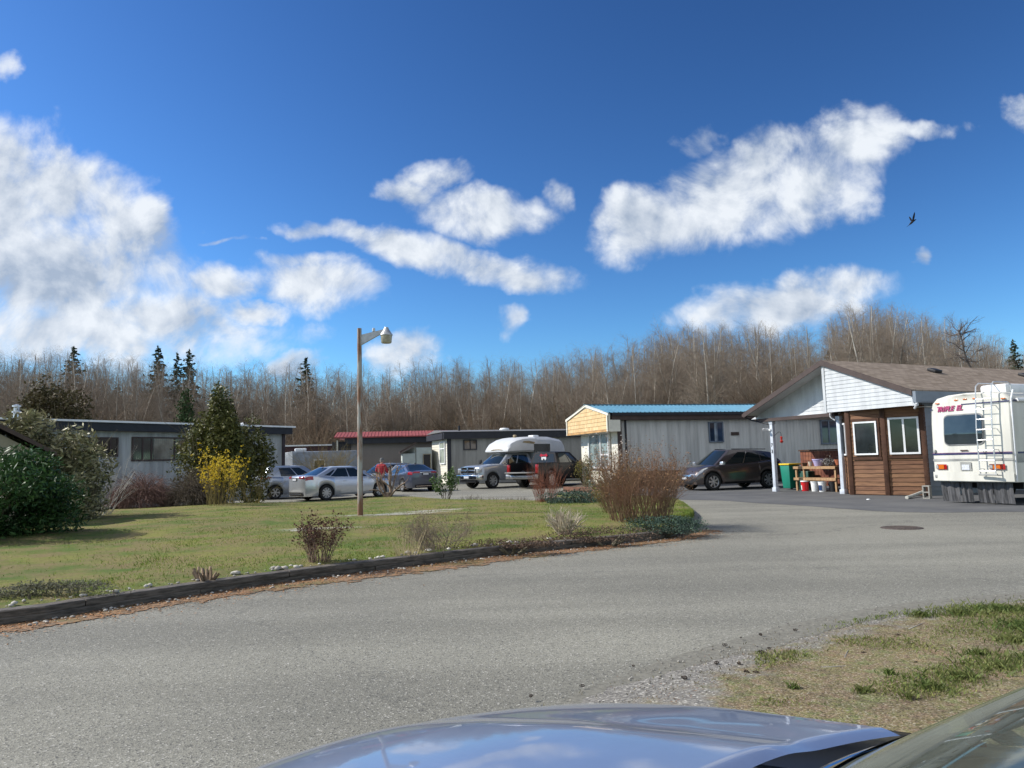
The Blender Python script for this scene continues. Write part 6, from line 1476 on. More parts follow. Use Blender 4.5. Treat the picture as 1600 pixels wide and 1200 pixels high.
def plant_tree(px, Y, top, k, label, grp=GRP, name='alder_tree'):
    x = X_at(px, Y); h = max(4., Z_at(px, top, Y)); sc = h/12.3
    r = thing(name, label, 'tree', (x, Y, 0), rt.random()*6.28, grp); w_ = sc*(.8+.35*rt.random()); r.scale = (w_, w_, sc)
    for nm, me in zip(('trunk', 'branches'), meshes[k]): c = bpy.data.objects.new(nm, me); COL.objects.link(c); c.parent = r
    return r
NT_ = 262
for i in range(NT_):
    px = -60+1720*(i+rt.random()*.9)/NT_; row = rt.random(); Y = front_Y(px)+row*22; dy = abs(rt.normal(0, 1))*16+(rt.random() < .3)*20
    if row < .3: dy += 14
    kd = ['narrow', 'wide-crowned', 'forked', 'thin', 'broad forked', 'upright'][i % 6]
    wh = [(60, 'above the little garden shed'), (135, 'behind the round dark evergreen'), (235, 'above the long left home windows'), (300, 'behind the three tall firs'), (380, 'behind the pointed broadleaf bush'), (445, 'above the right end of the long left home'), (500, 'around the fir left of the lamp'), (562, 'just left of the lamp pole'), (620, 'above the left half of the red roof'), (680, 'above the right half of the red roof'), (760, 'above the grey home window'), (840, 'above the white camper'), (900, 'above the black pickup'), (960, 'above the cedar shingled gable'), (1070, 'above the left half of the blue roof'), (1165, 'above the right half of the blue roof'), (1230, 'above the porch eave'), (1290, 'at the gabled house peak'), (1400, 'above the left part of the shingle roof'), (1500, 'above the middle of the shingle roof'), (9999, 'above the motorhome')]
    pl = next(b_ for a_, b_ in wh if px < a_); ds = 'near' if row < .33 else ('middle' if row < .66 else 'far')
    plant_tree(px, Y, top_y(px)+dy*(.5 if px > 930 else .75), i % 6, '%s bare alder %s, %s row' % (kd, pl, ds))
# a few trees that stand out
plant_tree(1362, 47, 462, 1, 'tall open-crowned bare alder rising highest above the shingle roof', 'bare trees above the shingle roof'); plant_tree(1430, 46.5, 492, 4, 'bare alder with reddish catkin twigs behind the shingle roof, right of the tallest', 'bare trees above the shingle roof')
plant_tree(745, 60, 628, 4, 'spreading pale bare tree standing in front of the wood, between red roof and grey home', 'bare trees at the wood edge')
# dead leaning snag on the right
sn = Twigs(77); p = np.array([0, 0, 0.]); pth = [(0, 0, 0), (.3, 0, 5.6), (2.0, 0, 8.0), (1.3, 0, 9.3), (1.15, 0, 10.8), (.9, 0, 11.8)]
for (a_, b_), r_ in zip(zip(pth[:-1], pth[1:]), (.15, .12, .10, .08, .05)): sn.seg(np.array(a_), np.array(b_), r_, r_*.8)
for k in range(26):
    i = 2+k % 4 if k % 4 < 3 else 4; a_, b_ = np.array(pth[i if i < 5 else 4]), np.array(pth[min(i+1, 5)]); q = a_+(b_-a_)*sn.rng.random(); d_ = sn.rng.normal(0, 1, 3); d_[2] = abs(d_[2])*.8; sn.branch(q, d_, 1.0+1.2*sn.rng.random(), .05, 2, 3, .2, .05, 5, .8, .5, .2, .4)
V, F_ = sn.mesh(); kx = X_at(1490, 46); ks = Z_at(1500, 500, 46)/12.6; o = thing('snag_tree', 'crooked bare tree with a kinked trunk leaning above the shingle roof at the right', 'tree', (kx, 46, 0)); o.scale = (ks,)*3; raw('trunk', V, F_, mat('dark_bark', (.12, .10, .09), .9), o)
# the wood behind, one mass
Vs = []; Fs = []; off = 0
for i in range(520):
    px = -140+1880*rt.random(); Y = front_Y(px)+22+rt.random()*45; k = int(rt.integers(0, 6)); h = Z_at(px, top_y(px)+abs(rt.normal(0, 1))*22+6, Y); sc = h/12.3; a_ = rt.random()*6.28; x = X_at(px, Y)
    tb, tw_ = TREE_PROTOS[k]
    for (vv, ff) in (tb, tw_):
        if vv is tw_[0]: 
            keep = rt.random(len(ff)//3) < .62; ff = ff.reshape(-1, 3, 4)[keep].reshape(-1, 4); idx = np.unique(ff); mp_ = np.zeros(len(vv), dtype=np.int64); mp_[idx] = np.arange(len(idx)); vv = vv[idx]; ff = mp_[ff]
        V = vv*[sc, sc, sc]; c_, s_ = math.cos(a_), math.sin(a_); V = np.stack([V[:, 0]*c_-V[:, 1]*s_+x, V[:, 0]*s_+V[:, 1]*c_+Y, V[:, 2]], 1); Vs.append(V); Fs.append(ff+off); off += len(V)
tag(raw('woods', np.concatenate(Vs), np.concatenate(Fs), M_twig), 'dense far wood of bare alders reading as one brown mass', 'wood', kind='stuff')
# brush at the foot of the wood
Vs = []; Fs = []; off = 0; tw = Twigs(5)
for k in range(5): tw.a, tw.b, tw.ra, tw.rb = [], [], [], []; [tw.branch([tw.rng.normal(0, .5), tw.rng.normal(0, .4), 0], [tw.rng.normal(0, .35), tw.rng.normal(0, .35), 1], 2.6, .02, 2, 4, .14, .02, 6, .6, .5, .1, .4) for _ in range(16)]; Vs.append(tw.mesh())
W1 = []; W2 = []
for i in range(330):
    px = -120+1840*rt.random(); Y = front_Y(px)-1+rt.random()*30; V, F_ = Vs[i % 5]; sc = 1+rt.random()*1.2; a_ = rt.random()*6.28; c_, s_ = math.cos(a_), math.sin(a_); x = X_at(px, Y)
    W1.append(np.stack([(V[:, 0]*c_-V[:, 1]*s_)*sc*1.3+x, (V[:, 0]*s_+V[:, 1]*c_)*sc*1.3+Y, V[:, 2]*sc*1.1], 1)); W2.append(F_+off); off += len(V)
tag(raw('undergrowth', np.concatenate(W1), np.concatenate(W2), mat('brush_twigs', (.15, .10, .065), .95, .3, .2, col2=(.10, .08, .045))), 'brown bramble and brush along the foot of the wood', 'undergrowth', kind='stuff')

# conifers
def conifer(seed, H, Rr, droop=.25, sparse=1., n=95, ls=.5):
    rng = np.random.default_rng(seed); tw = Twigs(seed); tw.seg(np.array([0, 0, 0.]), np.array([0, 0, H*.5]), H*.012, H*.008); tw.seg(np.array([0, 0, H*.5]), np.array([0, 0, H]), H*.008, .01); C_ = []; 
    for k in range(int(n*sparse)):
        t_ = .12+.87*(k+rng.random())/(n*sparse); r = Rr*((1-t_)**.85+.04)*(.55+.6*rng.random()); az = k*2.4+rng.normal(0, .3); z0 = H*t_; b_ = np.array([math.cos(az)*r, math.sin(az)*r, z0-droop*r+.12*r]); a_ = np.array([0, 0, z0]); tw.seg(a_, b_, .03, .01)
        m_ = max(4, int(r/ls*9)); tt = .15+.85*rng.random((m_, 1)); C_.append(a_+(b_-a_)*tt+rng.normal(0, 1, (m_, 3))*[.10*r+.03, .10*r+.03, .05*r+.02])
    C_ = np.concatenate(C_); V, F_ = leaves(rng, C_, len(C_), ls, .45, -.25); return tw.mesh(), (V, F_)
M_fir = leafmat('fir_needles', (.018, .035, .018), (.04, .06, .03), .8, .05, .35); M_cedarg = leafmat('cedar_needles', (.025, .055, .018), (.06, .09, .03), .75, .1, .35)
CON = [conifer(s_, 12, 2.7, .16, 1.0, 120, .30) for s_ in (21, 22)]
cms = []
for (tr_, lf_) in CON:
    o1 = raw('trunk', tr_[0], tr_[1], M_trunkd); o2 = raw('foliage', lf_[0], lf_[1], M_fir); cms.append((o1.data, o2.data)); bpy.data.objects.remove(o1); bpy.data.objects.remove(o2)
def plant_fir(px, Y, top, k, label, wsc=1.):
    h = Z_at(px, top, Y); r = thing('fir_tree', label, 'fir tree', (X_at(px, Y), Y, 0), rt.random()*6, None); r.scale = (h/12*wsc, h/12*wsc, h/12)
    for nm, me in zip(('trunk', 'foliage'), cms[k]): c = bpy.data.objects.new(nm, me); COL.objects.link(c); c.parent = r
    return r
plant_fir(109, 82, 538, 0, 'dark fir standing alone above the leftmost part of the wood'); plant_fir(243, 80, 538, 1, 'tallest dark fir of the three above the left home, left of the close pair')
plant_fir(273, 84, 548, 0, 'thin dark fir between two taller firs above the left home', .7); plant_fir(292, 81, 543, 1, 'dark fir at the right of the three firs above the left home'); plant_fir(476, 80, 556, 0, 'dark fir breaking the skyline left of the lamp pole in front of a small cloud')
plant_fir(1338, 62, 520, 1, 'dark fir half hidden behind the peak of the gabled house'); plant_fir(1300, 66, 545, 0, 'dark fir just left of the peak of the gabled house'); plant_fir(1592, 56, 528, 1, 'small fir at the right edge above the shingle roof', .8)
for i, (px, top) in enumerate(((648, 640), (700, 640), (760, 615), (1240, 560), (1180, 600), (1020, 610), (830, 620), (560, 650), (380, 620), (180, 600))):
    o = plant_fir(px, 84+i % 3*4 if px < 900 else 72, top, i % 2, 'dark evergreen half hidden among the bare alders', 1.3); o['group'] = 'evergreens inside the bare wood'

def bush_leaf(name, label, cat, c, r, n, size, m, seed, lumps=16, stems=12, stem_m=None, aspect=.5, up=.3, shell=.5, group=None, zmin=.02, cone=0.):
    rng = np.random.default_rng(seed); P_ = blob_points(rng, n, (0, 0, r[2]*.46), (r[0], r[1], r[2]*.60), lumps, shell, False); P_ = P_[P_[:, 2] > zmin]; P_[:, :2] *= (1-cone*np.clip(P_[:, 2:3]/r[2]-.25, 0, 1))
    o = thing(name, label, cat, c, 0, group); V, F_ = leaves(rng, P_, len(P_), size, aspect, up); raw('foliage', V, F_, m, o)
    tw = Twigs(seed); 
    for k in range(stems): az = rng.random()*6.28; tw.branch([.1*math.cos(az), .1*math.sin(az), -.05], [math.cos(az)*.5*r[0]/r[2], math.sin(az)*.5*r[1]/r[2], 1], r[2]*.8, .03, 1, 4, .1, .05, 5, .6, .5)
    V, F_ = tw.mesh(); raw('stems', V, F_, stem_m or M_trunkd, o); return o
def bush_twig(name, label, cat, c, h, spread, n, m, seed, r=.012, depth=2, kids=5, wob=.12, up=.05, base=.15, kang=.6, leaf=None, group=None, segs=4, kl=.5, squash=1.):
    tw = Twigs(seed); rng = tw.rng; o = thing(name, label, cat, c, rng.random()*6, group)
    for k in range(n):
        az = rng.random()*6.28; rr_ = base*math.sqrt(rng.random()); tl = spread*rng.random()**.7
        tw.branch([rr_*math.cos(az), rr_*math.sin(az), -.03], [math.cos(az)*tl, math.sin(az)*tl, squash], h*(.65+.4*rng.random()), r*(.7+.6*rng.random()), depth, segs, wob, up, kids, kang, kl, .25, .35)
    V, F_ = tw.mesh(); raw('branches', V, F_, m, o)
    if leaf:
        ln_, sz_, lm_2, mode = leaf; B = np.array(tw.b); rb_ = np.array(tw.rb); idx = np.where(rb_ < np.percentile(rb_, 60))[0]; pick = idx[rng.integers(0, len(idx), ln_)]; P_ = B[pick]+rng.normal(0, sz_*.5, (ln_, 3)); V, F_ = leaves(rng, P_, ln_, sz_, .55, .3); raw(mode, V, F_, lm_2, o)
    return o
def at_g(px, py, z=.12): q = G(px, py, z); return (q[0], q[1], z-.03)

M_hedge = leafmat('dark_evergreen_leaf', (.018, .05, .016), (.055, .11, .03), .5, .15, .4)
M_rhodo = leafmat('rhododendron_leaf', (.085, .095, .035), (.36, .33, .19), .38, .12, .45)
M_laurel = leafmat('laurel_leaf', (.045, .06, .018), (.16, .155, .05), .4, .12, .45)
M_stem_d = mat('dark_stems', (.07, .05, .035), .9)
bush_leaf('evergreen_shrub', 'huge dark green shrub with drooping leaves at the left edge of the lawn', 'shrub', (-11.1, 15.5, .05), (1.98, 1.8, 1.9), 34000, .12, M_hedge, 31, 34, 14, aspect=.30, up=-.5, shell=.3)
bush_leaf('rhododendron', 'tall rhododendron with pale sunlit leaves in front of the long blue-grey home', 'shrub', (X_at(78, 21.5), 21.5, .05), (1.55, 1.4, Z_at(78, 640, 21.5)), 11000, .17, M_rhodo, 32, 22, 12, aspect=.35, up=.2, shell=.6)
bush_leaf('rhododendron', 'lower olive-leaved shrub between the dark shrub and the bare white-stemmed shrub', 'shrub', (X_at(122, 20.5), 20.5, .05), (.75, .8, 1.35), 1900, .13, M_rhodo, 33, 14, 12, aspect=.35)
bush_leaf('laurel_bush', 'tall pointed broadleaf evergreen between the window and the yellow forsythia', 'shrub', (X_at(335, 28.5), 28.8, .0), (1.72, 1.5, Z_at(335, 618, 28.5)*1.02), 26000, .13, M_laurel, 34, 34, 10, aspect=.5, up=.2, shell=.3, cone=.75)
bush_leaf('laurel_bush', 'narrow dark evergreen filling the gap right of the pointed broadleaf bush', 'shrub', (X_at(378, 29.5), 30, .0), (1.0, 1.0, 3.2), 6500, .14, M_laurel, 44, 16, 6, aspect=.45)
bush_leaf('round_tree', 'broad rounded dark brownish evergreen tree behind the long home at left', 'tree', (X_at(85, 52), 52, 0), (3.1, 2.5, Z_at(85, 600, 52)), 9000, .26, leafmat('brownish_evergreen', (.05, .048, .02), (.11, .085, .04), .7, .1, .35), 35, 26, 10)
tr_, lf_ = conifer(41, 1, .30, .05, 1.6, 110, .045)
hh = Z_at(288, 608, 50); cc_ = thing('cedar_tree', 'small dense pointed green cedar behind the flat roof of the left home', 'tree', (X_at(288, 50), 50, 0)); cc_.scale = (hh*.62, hh*.62, hh); raw('trunk', *tr_, M_trunkd, cc_); raw('foliage', *lf_, M_cedarg, cc_)
M_mauve = mat('mauve_twigs', (.20, .12, .10), .9, .25, 3); M_greytwig = mat('grey_brown_twigs', (.16, .13, .10), .9, .25, 3); M_paletwig = mat('pale_twigs', (.42, .40, .36), .85, .2, 3)
# drooping mounds
def mound(name, label, c, r, n, m, seed):
    tw = Twigs(seed); rng = tw.rng; o = thing(name, label, 'shrub', c)
    for k in range(n):
        az = rng.random()*6.28; u = rng.random()**.5; x, y = math.cos(az)*r[0]*u*.8, math.sin(az)*r[1]*u*.8; z = r[2]*math.sqrt(max(.02, 1-u*u*.8))*(.8+.25*rng.random())
        tw.branch([x*.4, y*.4, z*.55], [x+rng.normal(0, .2), y+rng.normal(0, .2), z*.5+.1], r[2]*.75, .010, 1, 6, .22, -.22, 5, .5, .6, .2, .5)
    V, F_ = tw.mesh(); raw('branches', V, F_, m, o); return o
g_ = at_g(222, 797); mound('weeping_shrub', 'reddish brown mound of drooping bare twigs under the left home windows', (X_at(222, 27.5), 27.5, 0), (1.45, 1.1, 1.25), 620, M_mauve, 51)
mound('twig_shrub', 'grey-brown rounded bare shrub between the reddish mound and the forsythia', (X_at(305, 27.8), 27.8, 0), (1.1, .9, 1.25), 520, M_greytwig, 52)
bush_twig('bare_shrub', 'pale bare many-stemmed shrub in front of the left home wall', 'shrub', (X_at(158, 23.0), 23.0, .1), 1.9, .62, 34, M_paletwig, 53, .011, 2, 5, .10, .03, .3, .5)
M_fors = mat('olive_twigs', (.20, .16, .05), .9, .2, 3); M_fl = leafmat('forsythia_flower', (.62, .43, .02), (.78, .60, .06), .6, .25, .3)
bush_twig('forsythia', 'forsythia in yellow flower beside the tall evergreen and the hatchback', 'shrub', (X_at(350, 26.5), 26.2, .08), 1.75, .42, 44, M_fors, 54, .010, 1, 4, .06, .12, .45, .3, leaf=(2900, .05, M_fl, 'blossoms'))
bush_twig('bare_shrub', 'sparse brown arching twigs at the right foot of the yellow forsythia', 'shrub', (X_at(392, 27), 27.2, .05), 1.5, .8, 26, M_fors, 55, .010, 2, 4, .12, -.02, .3, .5)
bush_twig('willow_bush', 'olive-twigged rounded shrub in front of the far low home', 'shrub', (X_at(505, 47), 47, 0), 2.9, .75, 60, mat('willow_twigs', (.23, .18, .08), .9, .2, 2), 56, .018, 2, 6, .12, .02, .5, .6)
# raised bed ring and cut stumps, small shrubs on the lawn
q = G(152, 797, .1); rb_ = MB().lathe([(.95, 0), (1.0, .16), (.92, .18), (.86, .14), (.86, .05)], (0, 0, 0), 28).build('planting_ring', M_black, loc=(q[0], q[1], .05), smooth=True); rb_.scale = (1.0, .8, 1); tag(rb_, 'low black ring edging a bed in the shade behind the big dark shrub', 'garden edging')
M_cutwood = mat('cut_branch', (.30, .22, .15), .9, .3, 6, bump=.3); M_bleach = mat('bleached_stems', (.50, .43, .33), .85, .25, 5)
def stump(name, label, c, h, n, spread, m, seed, r=.035, depth=0, kids=2, wob=.1, base=.12):
    tw = Twigs(seed); rng = tw.rng; o = thing(name, label, 'cut shrub', c)
    tw.seg(np.array([0, 0, -.05]), np.array([0, 0, h*.22]), base*.9, base*.6)
    for k in range(n): az = k*6.28/n+rng.normal(0, .3); tl = spread*(.3+.7*rng.random()); tw.branch([base*.5*math.cos(az), base*.5*math.sin(az), h*.05], [math.cos(az)*tl, math.sin(az)*tl, 1], h*(.7+.4*rng.random()), r*(.7+.5*rng.random()), depth, 5, wob, .05, kids, .55, .6, .35, .7)
    V, F_ = tw.mesh(); raw('branches', V, F_, m, o, smooth=True); return o
stump('pruned_shrub', 'hard-pruned shrub of thick twisted cut branches between the silver and slate sedans', at_g(606, 779, .1), 1.25, 11, .95, mat('grey_cut_branch', (.27, .20, .15), .9, .3, 5, bump=.3), 61, .045, 1, 3, .22, .16)
stump('cut_stump', 'low stump of thick cut-off stems beside the timber edging at left', at_g(322, 909), .20, 11, .9, M_cutwood, 62, .030, 0, 2, .1, .10)
stump('pruned_shrub', 'pale bleached brush of cut stems near the timber edging at right', at_g(882, 836), .42, 60, .75, M_bleach, 63, .013, 1, 3, .16, .18)
M_hyd = mat('hydrangea_stems', (.20, .13, .10), .9, .25, 6); M_hydl = leafmat('dead_flowerheads', (.07, .035, .025), (.15, .08, .055), .9, .1, .4)
bush_twig('hydrangea', 'upright shrub with brown dead flower heads behind the timber edging, left of the lamp pole', 'shrub', at_g(500, 876, .17), .56, .30, 44, M_hyd, 64, .006, 2, 4, .14, .10, .14, .5, leaf=(1500, .036, M_hydl, 'dead_heads'), kl=.55)
bush_twig('bare_shrub', 'rounded thicket of fine grey-brown twigs on the lawn right of the lamp pole', 'shrub', at_g(684, 855, .17), .60, 1.1, 34, mat('lichen_twigs', (.25, .20, .15), .9, .3, 6), 65, .008, 3, 6, .26, .06, .30, .85, segs=4, kl=.66, leaf=(1300, .022, leafmat('bud_brown', (.16, .11, .07), (.25, .19, .12), .9, .1, .4), 'buds'))
bush_twig('dry_grass_clump', 'tuft of straw-coloured dry stalks at the left foot of the twiggy thicket', 'grass clump', at_g(637, 866, .16), .45, .55, 40, mat('straw', (.42, .34, .20), .9), 66, .004, 0, 2, .06, .02, .16)
M_fos = leafmat('glossy_green_leaf', (.04, .08, .02), (.10, .16, .05), .4, .2, .4)
bush_twig('leafy_shrub', 'small dark leafy shrub at the back of the lawn in front of the cream siding', 'shrub', at_g(697, 781, .08), .95, .5, 16, M_stem_d, 67, .010, 1, 4, .1, .05, .15, .5, leaf=(700, .10, M_fos, 'leaves'))
bush_twig('red_twig_shrub', 'upright red-stemmed shrub behind the lawn in front of the black pickup', 'shrub', at_g(853, 787, .08), 1.25, .45, 90, mat('red_stems', (.26, .10, .06), .85, .2, 5), 68, .006, 1, 4, .08, .08, .30, .35)
for i, (px, py, w_) in enumerate(((735, 782, .35), (775, 784, .5), (815, 785, .35))):
    bush_twig('heather_clump', ['low grey-brown dry clump at the lawn back edge under the silver pickup nose', 'widest low dry clump at the lawn back edge, middle of the three', 'low dry clump at the lawn back edge nearest the red-stemmed shrub'][i], 'plant', at_g(px, py, .06), .28, 1.1, 60, M_greytwig, 70+i, .005, 1, 3, .15, .0, w_, .6)
M_jun = leafmat('blue_juniper', (.035, .065, .045), (.075, .115, .085), .8, .05, .3)
bush_leaf('juniper', 'low mounded blue-green juniper at the back of the lawn', 'shrub', at_g(908, 789, .08), (1.35, .8, .52), 5200, .07, M_jun, 75, 22, 6, aspect=.3, up=.5, shell=.6)
bush_leaf('juniper', 'flat dark juniper spilling over the timber edging below the big twiggy shrub', 'shrub', at_g(1035, 832, .1), (.95, .55, .36), 4200, .05, M_jun, 76, 22, 6, aspect=.3, up=.4)
bush_leaf('heather_clump', 'low brownish heather mat along the timber edging, left of the flat juniper', 'plant', at_g(950, 845, .1), (1.1, .35, .26), 3000, .04, leafmat('heather', (.10, .07, .05), (.16, .11, .08), .9, .05, .4), 77, 18, 6, aspect=.3)
bush_leaf('heather_clump', 'grey-green low mat on the timber edging near the left edge of the photo', 'plant', at_g(70, 935, .12), (.95, .22, .20), 3200, .035, leafmat('grey_mat', (.13, .13, .09), (.20, .19, .13), .9, .05, .4), 78, 18, 6, aspect=.3)
bush_leaf('heather_clump', 'dark brown low mat on the edging below the pale pruned brush', 'plant', at_g(800, 858, .1), (.95, .25, .20), 2200, .04, leafmat('heather', (.10, .07, .05), (.16, .11, .08)), 79, 18, 6, aspect=.3)
M_br1 = mat('reddish_twigs', (.24, .135, .085), .9, .3, 2, col2=(.17, .12, .075))
bush_twig('twiggy_shrub', 'big dense reddish brown twiggy shrub at the road end of the lawn', 'shrub', at_g(1002, 818, .12), 1.42, .38, 190, M_br1, 80, .008, 2, 6, .15, .08, .62, .5, leaf=(3600, .035, leafmat('buds', (.20, .09, .05), (.26, .17, .08), .8, .1, .4), 'buds'))
bush_twig('yellowing_shrub', 'smaller olive-yellow leaved shrub at the left foot of the big twiggy shrub', 'shrub', at_g(962, 806, .12), .95, .5, 46, M_fors, 81, .007, 1, 5, .1, .06, .3, .4, leaf=(2200, .04, leafmat('olive_leaf', (.12, .11, .03), (.20, .17, .05), .7, .2, .4), 'leaves'))
# bed in front of the blue-roofed home
eb = G(880, 768); ee = G(1000, 772)
et = thing('bed_edging', 'low reddish timber edging of the bed in front of the cream end wall', 'edging', (0, 0, 0)); MB().prism([(eb[0], eb[1]), (ee[0], ee[1]), (ee[0]+.05, ee[1]+.14), (eb[0]+.05, eb[1]+.14)], 'Z', 0, .22).build('timber', mat('reddish_timber', (.17, .08, .05), .85), et)
bedp = [G(880, 768), G(1000, 772), cb_, np.array([cb_[0]-1.5, cb_[1]+4.9, 0])]
mb = MB().add([(p_[0], p_[1]+.1, .10) for p_ in bedp]+[(p_[0], p_[1]+.1, 0) for p_ in bedp], [(0, 1, 2, 3), (0, 4, 5, 1)]); struct(mb.build('flower_bed', mat('bed_soil', (.10, .075, .05), .95, .3, 6)))
gs = [G(*p_) for p_ in ((872, 771), (1010, 777), (1010, 787), (930, 781), (868, 777))]; struct(MB().add([(p_[0], p_[1], .012) for p_ in gs], [tuple(range(5))]).build('grass_strip', lm))
bush_leaf('conifer_shrub', 'upright golden-green dwarf conifer beside the cream end wall', 'shrub', (X_at(911, 36.6), 36.6, .1), (.55, .5, 1.65), 2000, .08, leafmat('golden_green', (.10, .10, .025), (.20, .17, .05), .8, .1, .35), 83, 14, 6, aspect=.3, up=.6)
bush_twig('twiggy_shrub', 'white-flowered twiggy shrub against the cream wall under the bay window', 'shrub', (X_at(952, 36.0), 36.0, .1), 2.0, .5, 40, M_br1, 84, .010, 2, 4, .1, .06, .4, .5, leaf=(700, .07, leafmat('white_flower', (.6, .58, .52), (.5, .42, .36), .7, .2, .2), 'blossoms'))
for i, px in enumerate((926, 941)):
    bush_leaf('flowering_plant', ['white-flowered low plant at the foot of the golden dwarf conifer', 'white-flowered low plant under the bay window'][i], 'plant', (X_at(px, 35.6), 35.6, .1), (.4, .3, .42), 420, .08, leafmat('white_flower_mix', (.05, .09, .03), (.55, .55, .5), .7, .1, .3), 85+i, 8, 3)
# ---- grass blades
def inside_patch(x, y): return any(((x-a_)/rx)**2+((y-b_)/(ry*1.3))**2 < .9 for a_, b_, rx, ry in PATCH)
rg = np.random.default_rng(9); N = 95000; kk = rg.random(N)*110; s_ = rg.random(N); i0 = np.minimum(kk.astype(int), 109); fr = (kk-i0)[:, None]
kp = KERB[i0]*(1-fr)+KERB[i0+1]*fr; bp_ = BACK[i0]*(1-fr)+BACK[i0+1]*fr; s_ = .015+s_**1.15*.97; P2_ = kp*(1-s_[:, None])+bp_*s_[:, None]
ok = np.array([not inside_patch(a_[0], a_[1]) or rg.random() < .1 for a_ in P2_]); clump = np.sin(P2_[:, 0]*2.1+np.sin(P2_[:, 1]*1.7)*2)+np.sin(P2_[:, 1]*2.7+P2_[:, 0]*.6); ok &= rg.random(N) < np.clip(.55+.3*clump, .12, 1)
P2_ = P2_[ok]; s_ = s_[ok]; kk = kk[ok]; n = len(P2_); hgt = (.018+.03*rg.random(n)**2)*(1+.5*(rg.random(n) < .04)); az = rg.random(n)*6.28; lean = rg.normal(0, .5, (n, 2))*hgt[:, None]
z0 = np.array([lawn_z(a_[0], a_[1], b_, c_/110) for a_, b_, c_ in zip(P2_, s_, kk)])-.004; wd = .005+.004*rg.random(n)
V = np.zeros((n, 3, 3)); V[:, 0] = np.stack([P2_[:, 0]-np.cos(az)*wd, P2_[:, 1]-np.sin(az)*wd, z0], 1); V[:, 1] = np.stack([P2_[:, 0]+np.cos(az)*wd, P2_[:, 1]+np.sin(az)*wd, z0], 1); V[:, 2] = np.stack([P2_[:, 0]+lean[:, 0], P2_[:, 1]+lean[:, 1], z0+hgt], 1)
M_gb = leafmat('grass_blade', (.08, .17, .022), (.24, .26, .055), .6, .3, .4)
tag(raw('grass', V.reshape(-1, 3), np.arange(n*3).reshape(-1, 3), M_gb), 'short mossy grass of the lawn island', 'grass', kind='stuff')
# longer grass on the verge at the lower right
def blades(N, fn, hmin, hmax, m, name, label, wd0=.0035, tuft=0.):
    C_ = []; 
    while len(C_) < N:
        p_ = fn();
        if p_ is not None: C_.append(p_)
    C_ = np.array(C_); n = len(C_); h = hmin+(hmax-hmin)*rg.random(n)**1.6; az = rg.random(n)*6.28; ln = rg.normal(0, .45, (n, 2))*h[:, None]; V = np.zeros((n, 4, 3)); wd = wd0*(.7+.6*rg.random(n)); ca, sa = np.cos(az)*wd, np.sin(az)*wd
    mid = C_[:, :2]+ln*.35
    V[:, 0] = np.stack([C_[:, 0]-ca, C_[:, 1]-sa, C_[:, 2]], 1); V[:, 1] = np.stack([C_[:, 0]+ca, C_[:, 1]+sa, C_[:, 2]], 1); V[:, 2] = np.stack([mid[:, 0]+ca*.8, mid[:, 1]+sa*.8, C_[:, 2]+h*.6], 1); V[:, 3] = np.stack([C_[:, 0]+ln[:, 0], C_[:, 1]+ln[:, 1], C_[:, 2]+h*.95], 1)
    F_ = (np.arange(n)*4)[:, None]+np.array([[0, 1, 2, 3]]); tag(raw(name, V.reshape(-1, 3), F_, m), label, 'grass', kind='stuff')
TUFTS = [(1560, 1050, .35), (1500, 1068, .28), (1590, 1010, .3), (1460, 1085, .22), (1530, 1030, .2), (1570, 960, .5), (1500, 965, .35), (1440, 968, .2), (1600, 985, .5), (1650, 1000, .6), (1700, 960, .9), (1620, 1040, .4), (1350, 1090, .1), (1240, 1085, .07), (1420, 1100, .12), (1390, 1062, .08)]
TG = [(*G(a_, b_)[:2], r_*.75) for a_, b_, r_ in TUFTS]; tw_ = np.array([t_[2]**1.4 for t_ in TG]); tw_ /= tw_.sum()
def vf():
    t_ = TG[rg.choice(len(TG), p=tw_)]; a_ = rg.random()*6.28; r_ = t_[2]*abs(rg.normal(0, .55)); x, y = t_[0]+math.cos(a_)*r_, t_[1]+math.sin(a_)*r_*.8; return (x, y, .03)
def vf3():
    p_ = G(1180+rg.random()*520, 945+rg.random()*160, .03); x_, y_ = p_[0], p_[1]
    v_ = math.sin(x_*5.1+math.sin(y_*4.3)*1.5)+math.sin(y_*6.7-x_*2.2)+rg.normal(0, .5)+(x_-2.2)*.8
    if v_ < 1.1: return None
    k_ = np.argmin(np.abs(VE[:, 0]-x_)); return (x_, y_, .028) if y_ < VE[k_][1]-.35 else None
blades(15000, vf3, .010, .034, leafmat('verge_blade_short', (.10, .16, .03), (.24, .24, .08), .55, .3, .35), 'verge_grass', 'short patchy green grass over the verge', .0028)
blades(11000, vf, .015, .060, leafmat('verge_blade', (.07, .12, .025), (.19, .20, .07), .55, .3, .35), 'verge_grass', 'tufts of longer fresh grass on the verge at lower right')
def vf2():
    k = rg.random()*59; i = int(k); p_ = VE[i]*(1-k+i)+VE[i+1]*(k-i); q = p_+np.array([rg.normal(.5, .3), -rg.random()**.8*2.6-.15]); return (q[0], q[1], .022)
blades(30000, vf2, .006, .022, leafmat('straw_blade', (.21, .155, .09), (.10, .10, .04), .8, .2, .4), 'dead_grass', 'short dry straw and moss threads over the gravel verge', .0026)
NF = 9000; FL = []
while len(FL) < NF:
    q_ = vf2(); FL.append((q_[0], q_[1], .036))
V, F_ = leaves(rg, np.array(FL), NF, .016, .5, 0); V[:, 2] = .032+np.abs(V[:, 2]-.036)*.5
tag(raw('verge_litter', V, F_, leafmat('verge_chip', (.30, .15, .07), (.10, .07, .045), .9, 0, .6)), 'brown leaf flakes and bark bits over the verge', 'leaf litter', kind='stuff')
